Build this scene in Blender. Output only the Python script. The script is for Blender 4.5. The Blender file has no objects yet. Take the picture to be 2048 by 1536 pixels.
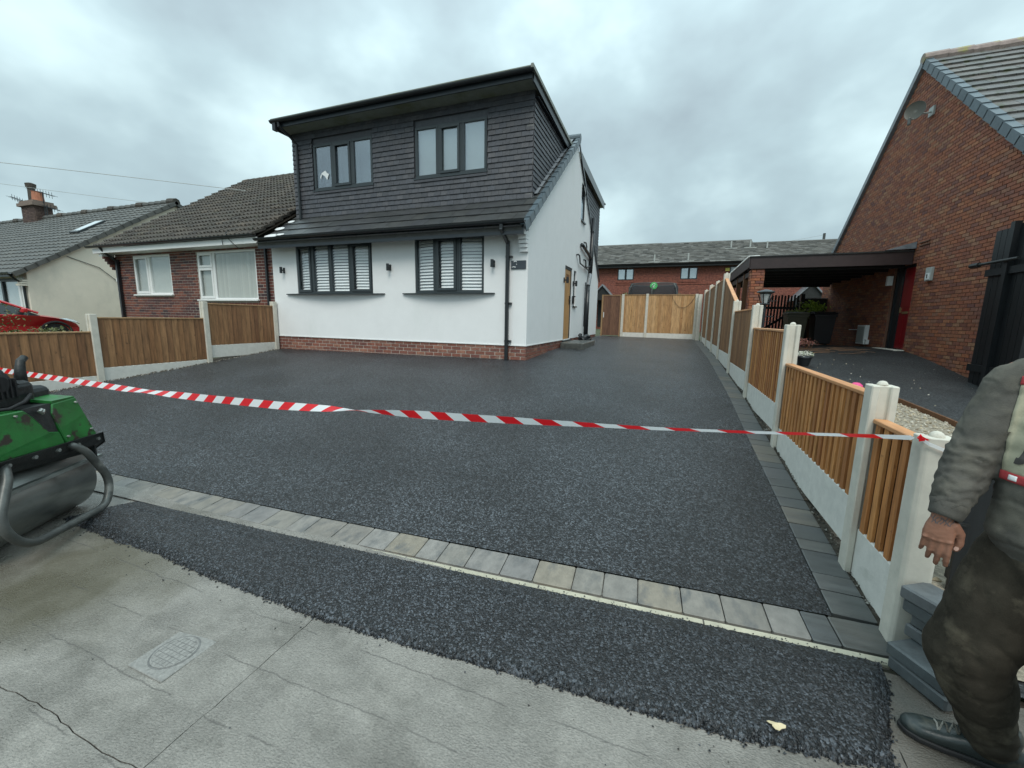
import bpy, bmesh, math, random
from mathutils import Vector, Matrix, noise, Quaternion
from mathutils.bvhtree import BVHTree
R_=random.Random(7)
scene=bpy.context.scene
C=scene.collection
# ------------------------------------------------------------------ camera
cam=bpy.data.cameras.new("camera"); cam_o=bpy.data.objects.new("camera",cam); C.objects.link(cam_o)
cam.sensor_width=36; cam.lens=14.372; cam.clip_start=.02; cam.clip_end=3000
_dx=Vector((.9355,.0726,-.3458)); _vy=Vector((313,-125,817.6)).normalized()
_dx=Vector((2204,171,-817.6)).normalized()
_dy=(_vy-_dx*_dx.dot(_vy)).normalized(); _dz=_dx.cross(_dy)
if _dz.y>0: _dz=-_dz
cx=Vector((_dx.x,_dy.x,_dz.x)); cy=-Vector((_dx.y,_dy.y,_dz.y)); cz=-Vector((_dx.z,_dy.z,_dz.z))
cam_o.matrix_world=Matrix(((cx.x,cy.x,cz.x,0),(cx.y,cy.y,cz.y,0),(cx.z,cy.z,cz.z,0),(0,0,0,1)))
scene.camera=cam_o
# ------------------------------------------------------------------ sky and sun
SUN_EL=math.radians(52); SUN_AZ=math.radians(163)   # azimuth from +Y, clockwise
w=bpy.data.worlds.new("World"); scene.world=w; w.use_nodes=True
nt=w.node_tree; nt.nodes.clear()
def wn(t,**k):
    n=nt.nodes.new(t)
    for a,b in k.items(): setattr(n,a,b)
    return n
out=wn('ShaderNodeOutputWorld'); mix=wn('ShaderNodeMixShader')
sky=wn('ShaderNodeTexSky'); sky.sky_type='NISHITA'; sky.sun_disc=False; sky.sun_elevation=SUN_EL; sky.sun_rotation=SUN_AZ
b1=wn('ShaderNodeBackground'); b1.inputs[1].default_value=.07; nt.links.new(sky.outputs[0],b1.inputs[0])
tc=wn('ShaderNodeTexCoord'); sep=wn('ShaderNodeSeparateXYZ'); nt.links.new(tc.outputs['Generated'],sep.inputs[0])
mp=wn('ShaderNodeMapping'); mp.inputs['Scale'].default_value=(1,1,1.5); mp.inputs['Location'].default_value=(.75,.6,.1); nt.links.new(tc.outputs['Generated'],mp.inputs[0])
n1=wn('ShaderNodeTexNoise'); n1.inputs['Scale'].default_value=2.5; n1.inputs['Detail'].default_value=5; n1.inputs['Roughness'].default_value=.48; n1.inputs['Distortion'].default_value=0
nt.links.new(mp.outputs[0],n1.inputs['Vector'])
rp=wn('ShaderNodeValToRGB'); nt.links.new(n1.outputs[0],rp.inputs[0])
e=rp.color_ramp.elements; e[0].position=.34; e[0].color=(.265,.335,.37,1); e[1].position=.70; e[1].color=(.60,.765,.79,1)
x=e.new(.5); x.color=(.36,.47,.505,1)
# overcast gradient: brighter towards the zenith
mz=wn('ShaderNodeMath',operation='MAXIMUM'); mz.inputs[1].default_value=0; nt.links.new(sep.outputs[2],mz.inputs[0])
pw=wn('ShaderNodeMath',operation='POWER'); pw.inputs[1].default_value=2.0; nt.links.new(mz.outputs[0],pw.inputs[0])
ml=wn('ShaderNodeMath',operation='MULTIPLY_ADD'); ml.inputs[1].default_value=1.9; ml.inputs[2].default_value=1.0; nt.links.new(pw.outputs[0],ml.inputs[0])
b2=wn('ShaderNodeBackground'); nt.links.new(rp.outputs[0],b2.inputs[0]); nt.links.new(ml.outputs[0],b2.inputs[1])
mix.inputs[0].default_value=.93; nt.links.new(b1.outputs[0],mix.inputs[1]); nt.links.new(b2.outputs[0],mix.inputs[2]); nt.links.new(mix.outputs[0],out.inputs[0])
sl=bpy.data.lights.new("sun",'SUN'); sl.energy=1.45; sl.angle=math.radians(30); sl.color=(1,.94,.86)
so=bpy.data.objects.new("sun",sl); C.objects.link(so)
sd=Vector((math.sin(SUN_AZ)*math.cos(SUN_EL),math.cos(SUN_AZ)*math.cos(SUN_EL),math.sin(SUN_EL)))
so.rotation_euler=sd.to_track_quat('Z','Y').to_euler(); so.location=(0,-5,20)
scene.view_settings.view_transform='Standard'; scene.view_settings.look='None'; scene.view_settings.gamma=1
scene.view_settings.exposure=0.37; scene.view_settings.use_curve_mapping=False

# ------------------------------------------------------------------ helpers
W={}
def place(o,parent=None,loc=(0,0,0)):
    "loc is the world position of the object's origin (no parent is ever rotated or scaled)"
    C.objects.link(o); loc=Vector(loc); W[o]=loc
    if parent is not None: o.parent=parent; o.location=loc-W[parent]
    else: o.location=loc
    return o
def thing(name,label,cat,loc,group=None):
    o=bpy.data.objects.new(name,None); o.empty_display_size=.2; place(o,None,loc)
    o['label']=label; o['category']=cat
    if group: o['group']=group
    return o
def tag(o,label,cat,group=None):
    o['label']=label; o['category']=cat
    if group: o['group']=group
    return o
class MB:
    def __init__(s): s.v=[]; s.f=[]
    def add(s,vs,fs):
        n=len(s.v); s.v+= [tuple(a) for a in vs]; s.f+=[tuple(n+i for i in f) for f in fs]; return s
    def box(s,x0,x1,y0,y1,z0,z1):
        vs=[(a,b,c) for a in(x0,x1) for b in(y0,y1) for c in(z0,z1)]
        return s.add(vs,[(0,1,3,2),(4,6,7,5),(0,4,5,1),(2,3,7,6),(0,2,6,4),(1,5,7,3)])
    def obox(s,c,ax,d):
        c=Vector(c); vs=[c+ax[0]*(i*d[0]/2)+ax[1]*(j*d[1]/2)+ax[2]*(k*d[2]/2) for i in(-1,1) for j in(-1,1) for k in(-1,1)]
        return s.add(vs,[(0,1,3,2),(4,6,7,5),(0,4,5,1),(2,3,7,6),(0,2,6,4),(1,5,7,3)])
    def prism(s,pts,d):
        "closed polygon pts (3D) pushed along vector d"
        n=len(pts); d=Vector(d); a=[Vector(p) for p in pts]; b=[p+d for p in a]
        return s.add(a+b,[tuple(range(n)),tuple(range(2*n-1,n-1,-1))]+[(i,i+n,(i+1)%n+n,(i+1)%n) for i in range(n)])
    def tube(s,pts,r,n=10,cap=True,rs=None):
        P=[Vector(p) for p in pts]; m=len(P); prev=None; base=len(s.v); rings=[]
        for i,p in enumerate(P):
            t=((P[min(i+1,m-1)]-P[max(i-1,0)])).normalized()
            if prev is None:
                u=t.orthogonal().normalized()
            else:
                u=(prev-t*prev.dot(t)).normalized()
            prev=u; vv=t.cross(u); rr=rs[i] if rs else r
            rings.append([p+(u*math.cos(2*math.pi*k/n)+vv*math.sin(2*math.pi*k/n))*rr for k in range(n)])
        vs=[q for r_ in rings for q in r_]; fs=[]
        for i in range(m-1):
            for k in range(n): fs.append((i*n+k,i*n+(k+1)%n,(i+1)*n+(k+1)%n,(i+1)*n+k))
        if cap: fs+= [tuple(range(n-1,-1,-1)),tuple((m-1)*n+k for k in range(n))]
        return s.add(vs,fs)
    def lathe(s,c,prof,n=20,ax=None):
        c=Vector(c); ax=ax or (Vector((1,0,0)),Vector((0,1,0)),Vector((0,0,1))); vs=[];fs=[]
        for r,z in prof:
            for k in range(n):
                a=2*math.pi*k/n; vs.append(c+ax[0]*(r*math.cos(a))+ax[1]*(r*math.sin(a))+ax[2]*z)
        m=len(prof)
        for i in range(m-1):
            for k in range(n): fs.append((i*n+k,i*n+(k+1)%n,(i+1)*n+(k+1)%n,(i+1)*n+k))
        fs+=[tuple(range(n-1,-1,-1)),tuple((m-1)*n+k for k in range(n))]
        return s.add(vs,fs)
    def obj(s,name,m,parent=None,smooth=False,kind=None,bevel=0,loc=None):
        loc=Vector(loc) if loc is not None else Vector((0,0,0))
        me=bpy.data.meshes.new(name); me.from_pydata([tuple(Vector(v)-loc) for v in s.v] if loc.length>0 else s.v,[],s.f); me.update()
        if m is not None: me.materials.append(m)
        if smooth:
            me.polygons.foreach_set('use_smooth',[True]*len(me.polygons))
        o=bpy.data.objects.new(name,me)
        if parent is not None and loc.length==0:
            pass
        place(o,parent,loc)
        bm=bmesh.new(); bm.from_mesh(me); bmesh.ops.recalc_face_normals(bm,faces=bm.faces); bm.to_mesh(me); bm.free()
        if bevel:
            b=o.modifiers.new('bevel','BEVEL'); b.width=bevel; b.segments=1 if bevel<.01 else 2; b.limit_method='ANGLE'
        if kind: o['kind']=kind
        return o
def bevelled_unit():
    bm=bmesh.new(); bmesh.ops.create_cube(bm,size=1)
    bmesh.ops.bevel(bm,geom=list(bm.edges),offset=.035,segments=1,affect='EDGES')
    me=bpy.data.meshes.new('piece'); bm.to_mesh(me); bm.free(); return me
_unit=bevelled_unit(); _unitmat={}
def unit_for(m):
    if m.name not in _unitmat:
        me=_unit.copy(); me.materials.append(m); me.name='piece_'+m.name; _unitmat[m.name]=me
    return _unitmat[m.name]
AX=(Vector((1,0,0)),Vector((0,1,0)),Vector((0,0,1)))
XC=Vector((0,0,0))
def tmpl_mesh(t,m):
    key=(id(t),m.name)
    if key not in _unitmat:
        me=bpy.data.meshes.new('piece_'+m.name); me.from_pydata(t[0],[],t[1]); me.materials.append(m); me.update(); _unitmat[key]=me
    return _unitmat[key]
def pieces(name,parent,items,m,limit=300,rest=None,tmpl=None):
    "items: (centre, axes, dims). The nearest ones become objects, the rest one mesh."
    def big(it):
        c=Vector(it[0]); d=c.length; fw=c.dot(-cz)
        inn=1 if (fw>.3 and abs(c.dot(cx))<fw*1.28 and abs(c.dot(cy))<fw*.97) else .02
        return -inn*max(it[2])/max(d,.3)
    items=sorted(items,key=big)
    me=tmpl_mesh(tmpl,m) if tmpl else unit_for(m)
    for c,ax,d in items[:limit]:
        o=bpy.data.objects.new(name,me); place(o,parent,c)
        o.rotation_mode='QUATERNION'; o.rotation_quaternion=Matrix((ax[0],ax[1],ax[2])).transposed().to_quaternion(); o.scale=d
    if len(items)>limit:
        b=MB()
        for c,ax,d in items[limit:]:
            if tmpl:
                c=Vector(c); b.add([c+ax[0]*(v[0]*d[0])+ax[1]*(v[1]*d[1])+ax[2]*(v[2]*d[2]) for v in tmpl[0]],tmpl[1])
            else: b.obox(c,ax,d)
        b.obj(rest or name+'_field',m,parent,kind='stuff')
# ---- materials
def mat(name,col,rough=.6,metal=0,piece=0.0,cols=None,noise_s=8,noise_a=.12,noise_sc=(1,1,1),bump=0,bump_s=60,bump_d=.003,bump_sc=(1,1,1),spec=.5,stain=None,rough_a=0,coat=0,object_space=False):
    m=bpy.data.materials.new(name); m.use_nodes=True; t=m.node_tree; N=t.nodes; L=t.links
    p=N['Principled BSDF']; p.inputs['Roughness'].default_value=rough; p.inputs['Metallic'].default_value=metal
    p.inputs['Specular IOR Level'].default_value=spec
    if coat: p.inputs['Coat Weight'].default_value=coat; p.inputs['Coat Roughness'].default_value=.15
    geo=N.new('ShaderNodeNewGeometry'); src=geo.outputs['Position']
    if object_space:
        tcn=N.new('ShaderNodeTexCoord'); src=tcn.outputs['Object']
    cur=None
    if cols or piece:
        oi=N.new('ShaderNodeObjectInfo'); ad=N.new('ShaderNodeMath'); ad.operation='ADD'
        L.new(oi.outputs['Random'],ad.inputs[0]); L.new(geo.outputs['Random Per Island'],ad.inputs[1])
        fr=N.new('ShaderNodeMath'); fr.operation='FRACT'; L.new(ad.outputs[0],fr.inputs[0]); rnd=fr.outputs[0]
    if cols:
        cr=N.new('ShaderNodeValToRGB'); cr.color_ramp.interpolation='LINEAR'
        el=cr.color_ramp.elements; n=len(cols)
        el[0].position=0; el[0].color=(*cols[0],1); el[1].position=1; el[1].color=(*cols[-1],1)
        for i in range(1,n-1): q=el.new(i/(n-1)); q.color=(*cols[i],1)
        L.new(rnd,cr.inputs[0]); cur=cr.outputs[0]
    else:
        rgb=N.new('ShaderNodeRGB'); rgb.outputs[0].default_value=(*col,1); cur=rgb.outputs[0]
    def mul(cur,fac_out,lo,hi):
        mr=N.new('ShaderNodeMapRange'); mr.inputs['To Min'].default_value=lo; mr.inputs['To Max'].default_value=hi; L.new(fac_out,mr.inputs['Value'])
        vm=N.new('ShaderNodeVectorMath'); vm.operation='SCALE'; L.new(cur,vm.inputs[0]); L.new(mr.outputs[0],vm.inputs['Scale']); return vm.outputs[0]
    if piece: cur=mul(cur,rnd,1-piece,1+piece)
    if noise_a:
        mpn=N.new('ShaderNodeMapping'); mpn.inputs['Scale'].default_value=noise_sc; L.new(src,mpn.inputs[0])
        nz=N.new('ShaderNodeTexNoise'); nz.inputs['Scale'].default_value=noise_s; nz.inputs['Detail'].default_value=5; nz.inputs['Roughness'].default_value=.65; L.new(mpn.outputs[0],nz.inputs['Vector'])
        mr=N.new('ShaderNodeMapRange'); mr.inputs['From Min'].default_value=.3; mr.inputs['From Max'].default_value=.7; L.new(nz.outputs[0],mr.inputs['Value'])
        cur=mul(cur,mr.outputs[0],1-noise_a,1+noise_a)
        if rough_a:
            mr2=N.new('ShaderNodeMapRange'); mr2.inputs['To Min'].default_value=rough-rough_a; mr2.inputs['To Max'].default_value=rough+rough_a; L.new(mr.outputs[0],mr2.inputs['Value']); L.new(mr2.outputs[0],p.inputs['Roughness'])
    if stain:
        scol,ss,lo,hi,ssc=stain
        mpn=N.new('ShaderNodeMapping'); mpn.inputs['Scale'].default_value=ssc; L.new(src,mpn.inputs[0])
        nz=N.new('ShaderNodeTexNoise'); nz.inputs['Scale'].default_value=ss; nz.inputs['Detail'].default_value=6; nz.inputs['Roughness'].default_value=.6; L.new(mpn.outputs[0],nz.inputs['Vector'])
        mr=N.new('ShaderNodeMapRange'); mr.inputs['From Min'].default_value=lo; mr.inputs['From Max'].default_value=hi; L.new(nz.outputs[0],mr.inputs['Value'])
        mx=N.new('ShaderNodeMix'); mx.data_type='RGBA'; L.new(mr.outputs[0],mx.inputs['Factor']); L.new(cur,mx.inputs['A']); mx.inputs['B'].default_value=(*scol,1); cur=mx.outputs['Result']
    L.new(cur,p.inputs['Base Color'])
    if bump:
        mpn=N.new('ShaderNodeMapping'); mpn.inputs['Scale'].default_value=bump_sc; L.new(src,mpn.inputs[0])
        nz=N.new('ShaderNodeTexNoise'); nz.inputs['Scale'].default_value=bump_s; nz.inputs['Detail'].default_value=4; L.new(mpn.outputs[0],nz.inputs['Vector'])
        bp=N.new('ShaderNodeBump'); bp.inputs['Strength'].default_value=bump; bp.inputs['Distance'].default_value=bump_d; L.new(nz.outputs[0],bp.inputs['Height']); L.new(bp.outputs[0],p.inputs['Normal'])
    return m
def tarmac(name,lo,hi,rough,scale,wet=.25,bumpd=.004,bumps=1.0,patch=.25):
    m=bpy.data.materials.new(name); m.use_nodes=True; t=m.node_tree; N=t.nodes; L=t.links; p=N['Principled BSDF']
    geo=N.new('ShaderNodeNewGeometry')
    mp_=N.new('ShaderNodeMapping'); mp_.inputs['Scale'].default_value=(1,1,.4); L.new(geo.outputs['Position'],mp_.inputs[0])
    vo=N.new('ShaderNodeTexVoronoi'); vo.inputs['Scale'].default_value=scale; L.new(mp_.outputs[0],vo.inputs['Vector'])
    vo2=N.new('ShaderNodeTexVoronoi'); vo2.inputs['Scale'].default_value=scale*2.3; L.new(mp_.outputs[0],vo2.inputs['Vector'])
    sp=N.new('ShaderNodeSeparateColor'); L.new(vo.outputs['Color'],sp.inputs[0])
    big=N.new('ShaderNodeTexNoise'); big.inputs['Scale'].default_value=.9; big.inputs['Detail'].default_value=5; L.new(geo.outputs['Position'],big.inputs['Vector'])
    mr=N.new('ShaderNodeMapRange'); mr.inputs['To Min'].default_value=0; mr.inputs['To Max'].default_value=1; L.new(sp.outputs[0],mr.inputs['Value'])
    cr=N.new('ShaderNodeMix'); cr.data_type='RGBA'; cr.inputs['A'].default_value=(*lo,1); cr.inputs['B'].default_value=(*hi,1)
    pwn=N.new('ShaderNodeMath'); pwn.operation='POWER'; pwn.inputs[1].default_value=3.6; L.new(mr.outputs[0],pwn.inputs[0]); L.new(pwn.outputs[0],cr.inputs['Factor'])
    mb=N.new('ShaderNodeMapRange'); mb.inputs['From Min'].default_value=.35; mb.inputs['From Max'].default_value=.65; mb.inputs['To Min'].default_value=1-patch; mb.inputs['To Max'].default_value=1+patch; L.new(big.outputs[0],mb.inputs['Value'])
    vm=N.new('ShaderNodeVectorMath'); vm.operation='SCALE'; L.new(cr.outputs['Result'],vm.inputs[0]); L.new(mb.outputs[0],vm.inputs['Scale'])
    L.new(vm.outputs[0],p.inputs['Base Color'])
    rr=N.new('ShaderNodeMapRange'); rr.inputs['To Min'].default_value=rough-.22; rr.inputs['To Max'].default_value=rough+.22; L.new(sp.outputs[1],rr.inputs['Value']); L.new(rr.outputs[0],p.inputs['Roughness'])
    p.inputs['Specular IOR Level'].default_value=.6; p.inputs['Coat Weight'].default_value=wet; p.inputs['Coat Roughness'].default_value=.28
    a=N.new('ShaderNodeMath'); a.operation='MULTIPLY_ADD'; a.inputs[1].default_value=-1; a.inputs[2].default_value=1; L.new(vo.outputs['Distance'],a.inputs[0])
    b=N.new('ShaderNodeMath'); b.operation='MULTIPLY_ADD'; b.inputs[1].default_value=-.35; L.new(vo2.outputs['Distance'],b.inputs[0]); L.new(a.outputs[0],b.inputs[2])
    c=N.new('ShaderNodeMath'); c.operation='MULTIPLY_ADD'; c.inputs[1].default_value=.5; L.new(sp.outputs[2],c.inputs[0]); L.new(b.outputs[0],c.inputs[2])
    bp=N.new('ShaderNodeBump'); bp.inputs['Strength'].default_value=bumps; bp.inputs['Distance'].default_value=bumpd; L.new(c.outputs[0],bp.inputs['Height']); L.new(bp.outputs[0],p.inputs['Normal'])
    return m
def glass(name,tint=(.75,.8,.82),refl=.35,rough=.03,blend=.3):
    m=bpy.data.materials.new(name); m.use_nodes=True; t=m.node_tree; N=t.nodes; L=t.links; N.remove(N['Principled BSDF'])
    o=N['Material Output']; tr=N.new('ShaderNodeBsdfTransparent'); tr.inputs[0].default_value=(*tint,1); gl=N.new('ShaderNodeBsdfGlossy'); gl.inputs['Roughness'].default_value=rough; gl.inputs['Color'].default_value=(.9,.95,1,1)
    lw=N.new('ShaderNodeLayerWeight'); lw.inputs[0].default_value=.5; pwf=N.new('ShaderNodeMath'); pwf.operation='POWER'; pwf.inputs[1].default_value=4; L.new(lw.outputs['Facing'],pwf.inputs[0])
    mr=N.new('ShaderNodeMapRange'); mr.inputs['To Min'].default_value=refl; mr.inputs['To Max'].default_value=.95; L.new(pwf.outputs[0],mr.inputs['Value'])
    mx=N.new('ShaderNodeMixShader'); L.new(mr.outputs[0],mx.inputs[0]); L.new(tr.outputs[0],mx.inputs[1]); L.new(gl.outputs[0],mx.inputs[2]); L.new(mx.outputs[0],o.inputs[0]); return m
M={}
M['tarmac']=tarmac('new_tarmac',(.0018,.0024,.0034),(.115,.130,.148),.42,102,.08,.007,1.0,.34)
M['strip']=tarmac('strip_tarmac',(.0014,.002,.003),(.11,.125,.145),.36,125,.10,.007,1.0,.22)
M['old_tarmac']=tarmac('old_tarmac',(.009,.011,.012),(.06,.065,.068),.6,80,.03,.004,1.0,.35)
M['render']=mat('white_render',(.80,.81,.81),.85,noise_s=3,noise_a=.025,bump=.5,bump_s=240,bump_d=.003,stain=((.70,.73,.71),1.2,.55,.95,(1,1,.4)))
M['cream']=mat('cream_render',(.76,.69,.58),.85,noise_s=2,noise_a=.05,bump=.3,bump_s=150,stain=((.45,.43,.37),1.1,.5,.9,(1,1,.5)))
M['soffit']=mat('navy_black_soffit',(.009,.012,.017),.7,noise_s=10,noise_a=.1,spec=.2)
M['fascia']=mat('dark_slate_fascia',(.020,.027,.034),.4,noise_s=10,noise_a=.1)
M['anth']=mat('anthracite_upvc',(.034,.044,.049),.35,noise_s=12,noise_a=.06)
M['black']=mat('black_plastic',(.016,.019,.022),.3,noise_s=15,noise_a=.15)
M['blackwood']=mat('black_painted_wood',(.009,.011,.013),.45,noise_s=6,noise_a=.3,noise_sc=(4,4,.5),bump=.3,bump_s=30,bump_sc=(4,4,.3),piece=.2)
M['white']=mat('white_upvc',(.78,.79,.78),.35,noise_s=6,noise_a=.03)
M['shutter']=mat('white_shutter',(.88,.90,.90),.5,noise_s=8,noise_a=.03)
M['tilehang']=mat('slate_grey_tile',(.06,.065,.075),.55,cols=[(.050,.053,.062),(.068,.070,.081),(.056,.060,.072),(.080,.080,.088),(.053,.055,.063),(.073,.078,.092)],noise_s=14,noise_a=.2,bump=.35,bump_s=70,bump_d=.003)
M['tilepale']=mat('pale_corner_tile',(.13,.13,.13),.6,noise_s=14,noise_a=.3,bump=.3,bump_s=70)
M['smooth_tile']=mat('smooth_grey_roof_tile',(.05,.055,.055),.38,cols=[(.044,.048,.050),(.060,.062,.060),(.050,.053,.058)],noise_s=6,noise_a=.25,rough_a=.1,bump=.2,bump_s=50)
M['verge']=mat('slate_blue_verge',(.085,.115,.135),.42,piece=.15,noise_s=7,noise_a=.12)
M['mosstile']=mat('weathered_brown_tile',(.1,.09,.075),.75,cols=[(.042,.036,.031),(.070,.058,.046),(.052,.047,.040),(.085,.068,.052)],noise_s=9,noise_a=.4,bump=.6,bump_s=45,bump_d=.008,stain=((.085,.088,.055),3,.56,.85,(1,1,1)))
M['greytile']=mat('grey_concrete_tile',(.11,.115,.11),.6,cols=[(.065,.068,.064),(.10,.10,.092),(.08,.083,.08)],noise_s=5,noise_a=.25,bump=.4,bump_s=40,bump_d=.005)
M['righttile']=mat('mossy_grey_roof_tile',(.15,.15,.145),.55,cols=[(.085,.088,.088),(.14,.135,.125),(.11,.11,.11),(.12,.105,.095)],noise_s=7,noise_a=.25,bump=.4,bump_s=40,bump_d=.005,stain=((.05,.055,.025),4.5,.54,.66,(1,1,1)))
M['fartile']=mat('brown_grey_far_tile',(.12,.115,.10),.6,cols=[(.05,.048,.042),(.13,.125,.11),(.085,.08,.07),(.19,.185,.17)],noise_s=2,noise_a=.2,bump=.4,bump_s=20,bump_d=.01)
M['mortar']=mat('mortar',(.46,.42,.37),.95,noise_s=30,noise_a=.2,bump=.6,bump_s=200)
M['mortar_dark']=mat('dark_mortar',(.20,.155,.13),.95,noise_s=30,noise_a=.2,bump=.6,bump_s=200)
M['mortar_red']=mat('red_brown_mortar',(.15,.078,.052),.95,noise_s=30,noise_a=.2,bump=.6,bump_s=200)
M['plinthbrick']=mat('plinth_brick',(.2,.07,.05),.7,cols=[(.16,.065,.045),(.25,.09,.06),(.19,.075,.055),(.30,.14,.095),(.15,.06,.05),(.22,.085,.06)],noise_s=18,noise_a=.3,bump=.7,bump_s=120,bump_d=.004,stain=((.42,.37,.30),2.3,.60,.74,(1,1,2.2)))
M['leftbrick']=mat('dark_red_brick',(.15,.05,.04),.75,cols=[(.060,.026,.026),(.15,.048,.034),(.20,.066,.040),(.095,.034,.032),(.045,.025,.028),(.17,.056,.038),(.08,.032,.030)],noise_s=20,noise_a=.3,bump=.7,bump_s=120,bump_d=.004)
M['rightbrick']=mat('orange_red_brick',(.25,.09,.05),.8,cols=[(.17,.062,.042),(.34,.118,.055),(.25,.085,.048),(.36,.145,.072),(.15,.062,.052),(.31,.105,.055),(.22,.095,.070),(.33,.165,.092),(.28,.09,.047),(.19,.082,.062)],noise_s=16,noise_a=.3,bump=.8,bump_s=110,bump_d=.004)
M['concrete']=mat('pale_concrete',(.60,.575,.50),.85,noise_s=9,noise_a=.1,bump=.35,bump_s=90,bump_d=.002,stain=((.42,.42,.36),5,.58,.82,(1,1,1)))
M['concrete_w']=mat('pale_gravel_board',(.68,.67,.62),.85,noise_s=12,noise_a=.09,bump=.4,bump_s=110,bump_d=.002,stain=((.50,.50,.45),4,.6,.85,(1,1,2)))
wd=dict(noise_s=3.5,noise_sc=(9,9,1),noise_a=.38,bump=.25,bump_s=12,bump_sc=(8,8,.7),bump_d=.003)
M['woodnew']=mat('golden_timber',(.4,.2,.08),.6,cols=[(.45,.185,.055),(.58,.27,.09),(.34,.13,.042),(.50,.22,.07)],stain=((.13,.05,.02),10,.64,.74,(1.2,1.2,1)),**wd)
M['woodback']=mat('shade_darkened_timber',(.2,.09,.035),.7,cols=[(.12,.052,.022),(.16,.072,.03)],**wd)  # brown deepened so gaps between slats look shaded; reused on other dark timber
M['woodrail']=mat('orange_cap_rail',(.55,.27,.12),.55,noise_s=3,noise_sc=(6,1.2,6),noise_a=.18,cols=[(.55,.26,.11),(.60,.31,.15)])
M['woodmid']=mat('brown_fence_board',(.25,.12,.05),.65,cols=[(.20,.100,.045),(.31,.165,.075),(.165,.075,.033),(.27,.14,.062),(.235,.11,.045)],stain=((.065,.03,.015),11,.64,.72,(1,1,1)),**wd)
M['woodyel']=mat('yellow_fence_board',(.5,.3,.12),.65,cols=[(.44,.255,.11),(.55,.34,.165),(.38,.205,.085),(.48,.28,.12)],stain=((.19,.085,.03),7,.63,.70,(1,1,1)),**wd)
M['wooddark']=mat('dark_gate_board',(.15,.07,.04),.65,cols=[(.145,.070,.040),(.18,.09,.052),(.12,.056,.034)],**wd)
M['woodpost']=mat('timber_gate_post',(.36,.22,.11),.7,noise_s=3,noise_sc=(8,8,1),noise_a=.2)
M['oak']=mat('oak_door',(.45,.25,.10),.45,noise_s=3,noise_sc=(8,8,.8),noise_a=.2)
M['block_mix']=mat('buff_grey_block',(.3,.28,.24),.6,cols=[(.20,.188,.165),(.215,.205,.19),(.165,.16,.155),(.225,.20,.158),(.185,.175,.155),(.235,.225,.21)],noise_s=12,noise_sc=(1.3,.8,1),noise_a=.22,bump=.5,bump_s=150,bump_d=.003,rough_a=.12,stain=((.10,.104,.105),6.5,.50,.70,(1.6,.8,1)))
M['block_dark']=mat('charcoal_block',(.12,.125,.13),.45,cols=[(.075,.082,.082),(.105,.108,.105),(.088,.093,.096),(.135,.125,.105),(.08,.088,.088)],noise_s=7,noise_sc=(.5,3,1),noise_a=.25,bump=.35,bump_s=150,bump_d=.002,rough_a=.12,stain=((.075,.08,.085),5,.5,.75,(.4,3,1)))
M['edging']=mat('cream_concrete_edging',(.42,.40,.31),.75,piece=.12,noise_s=12,noise_a=.14,bump=.4,bump_s=130,bump_d=.002,stain=((.27,.25,.20),9,.56,.76,(1,1,1)))
M['soil']=mat('dark_soil',(.045,.038,.028),.95,noise_s=18,noise_a=.5,bump=1,bump_s=40,bump_d=.02)
M['glass']=glass('window_glass',tint=(.985,.99,.99),refl=.05)
M['glass_dark']=glass('upper_window_glass',tint=(.92,.95,.96),refl=.24)
M['room']=mat('room_interior',(.10,.11,.12),.9,noise_a=0)
M['blind']=mat('pale_blind',(.50,.52,.48),.9,piece=.08,noise_a=.03)
M['steel']=mat('scuffed_steel',(.36,.38,.36),.42,metal=.8,noise_s=7,noise_a=.25,rough_a=.15,stain=((.16,.14,.12),3,.55,.8,(1,1,2)))
M['tubegrey']=mat('worn_dark_tube',(.085,.09,.085),.38,metal=.3,noise_s=9,noise_a=.4,stain=((.25,.25,.23),6,.6,.75,(1,1,1)))
M['green']=mat('chipped_green_paint',(.014,.135,.024),.45,noise_s=5,noise_a=.35,rough_a=.15,bump=.3,bump_s=40,stain=((.030,.022,.016),7.5,.57,.62,(1,1,1)))
M['grime']=mat('oily_black_engine',(.014,.016,.016),.5,noise_s=8,noise_a=.5,bump=.5,bump_s=25,bump_d=.01)
M['redcar']=mat('red_car_paint',(.55,.02,.025),.25,noise_a=0,coat=.8)
M['tyre']=mat('rubber',(.012,.012,.013),.7,noise_a=.1)
M['reddoor']=mat('red_door_paint',(.22,.006,.010),.3,noise_s=3,noise_a=.05)
M['brown']=mat('dark_brown_fascia',(.035,.022,.022),.45,noise_s=5,noise_a=.2)
M['lead']=mat('lead_flashing',(.20,.22,.24),.4,noise_s=7,noise_a=.25)
M['whitepaint']=mat('spilt_white_render',(.7,.72,.72),.7,noise_s=20,noise_a=.1)
M['foil']=mat('pale_grey_plastic',(.40,.42,.40),.5,noise_a=.05)
def rgbm(n,c,r=.6,**k): M[n]=mat(n,c,r,**k); return M[n]
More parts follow.
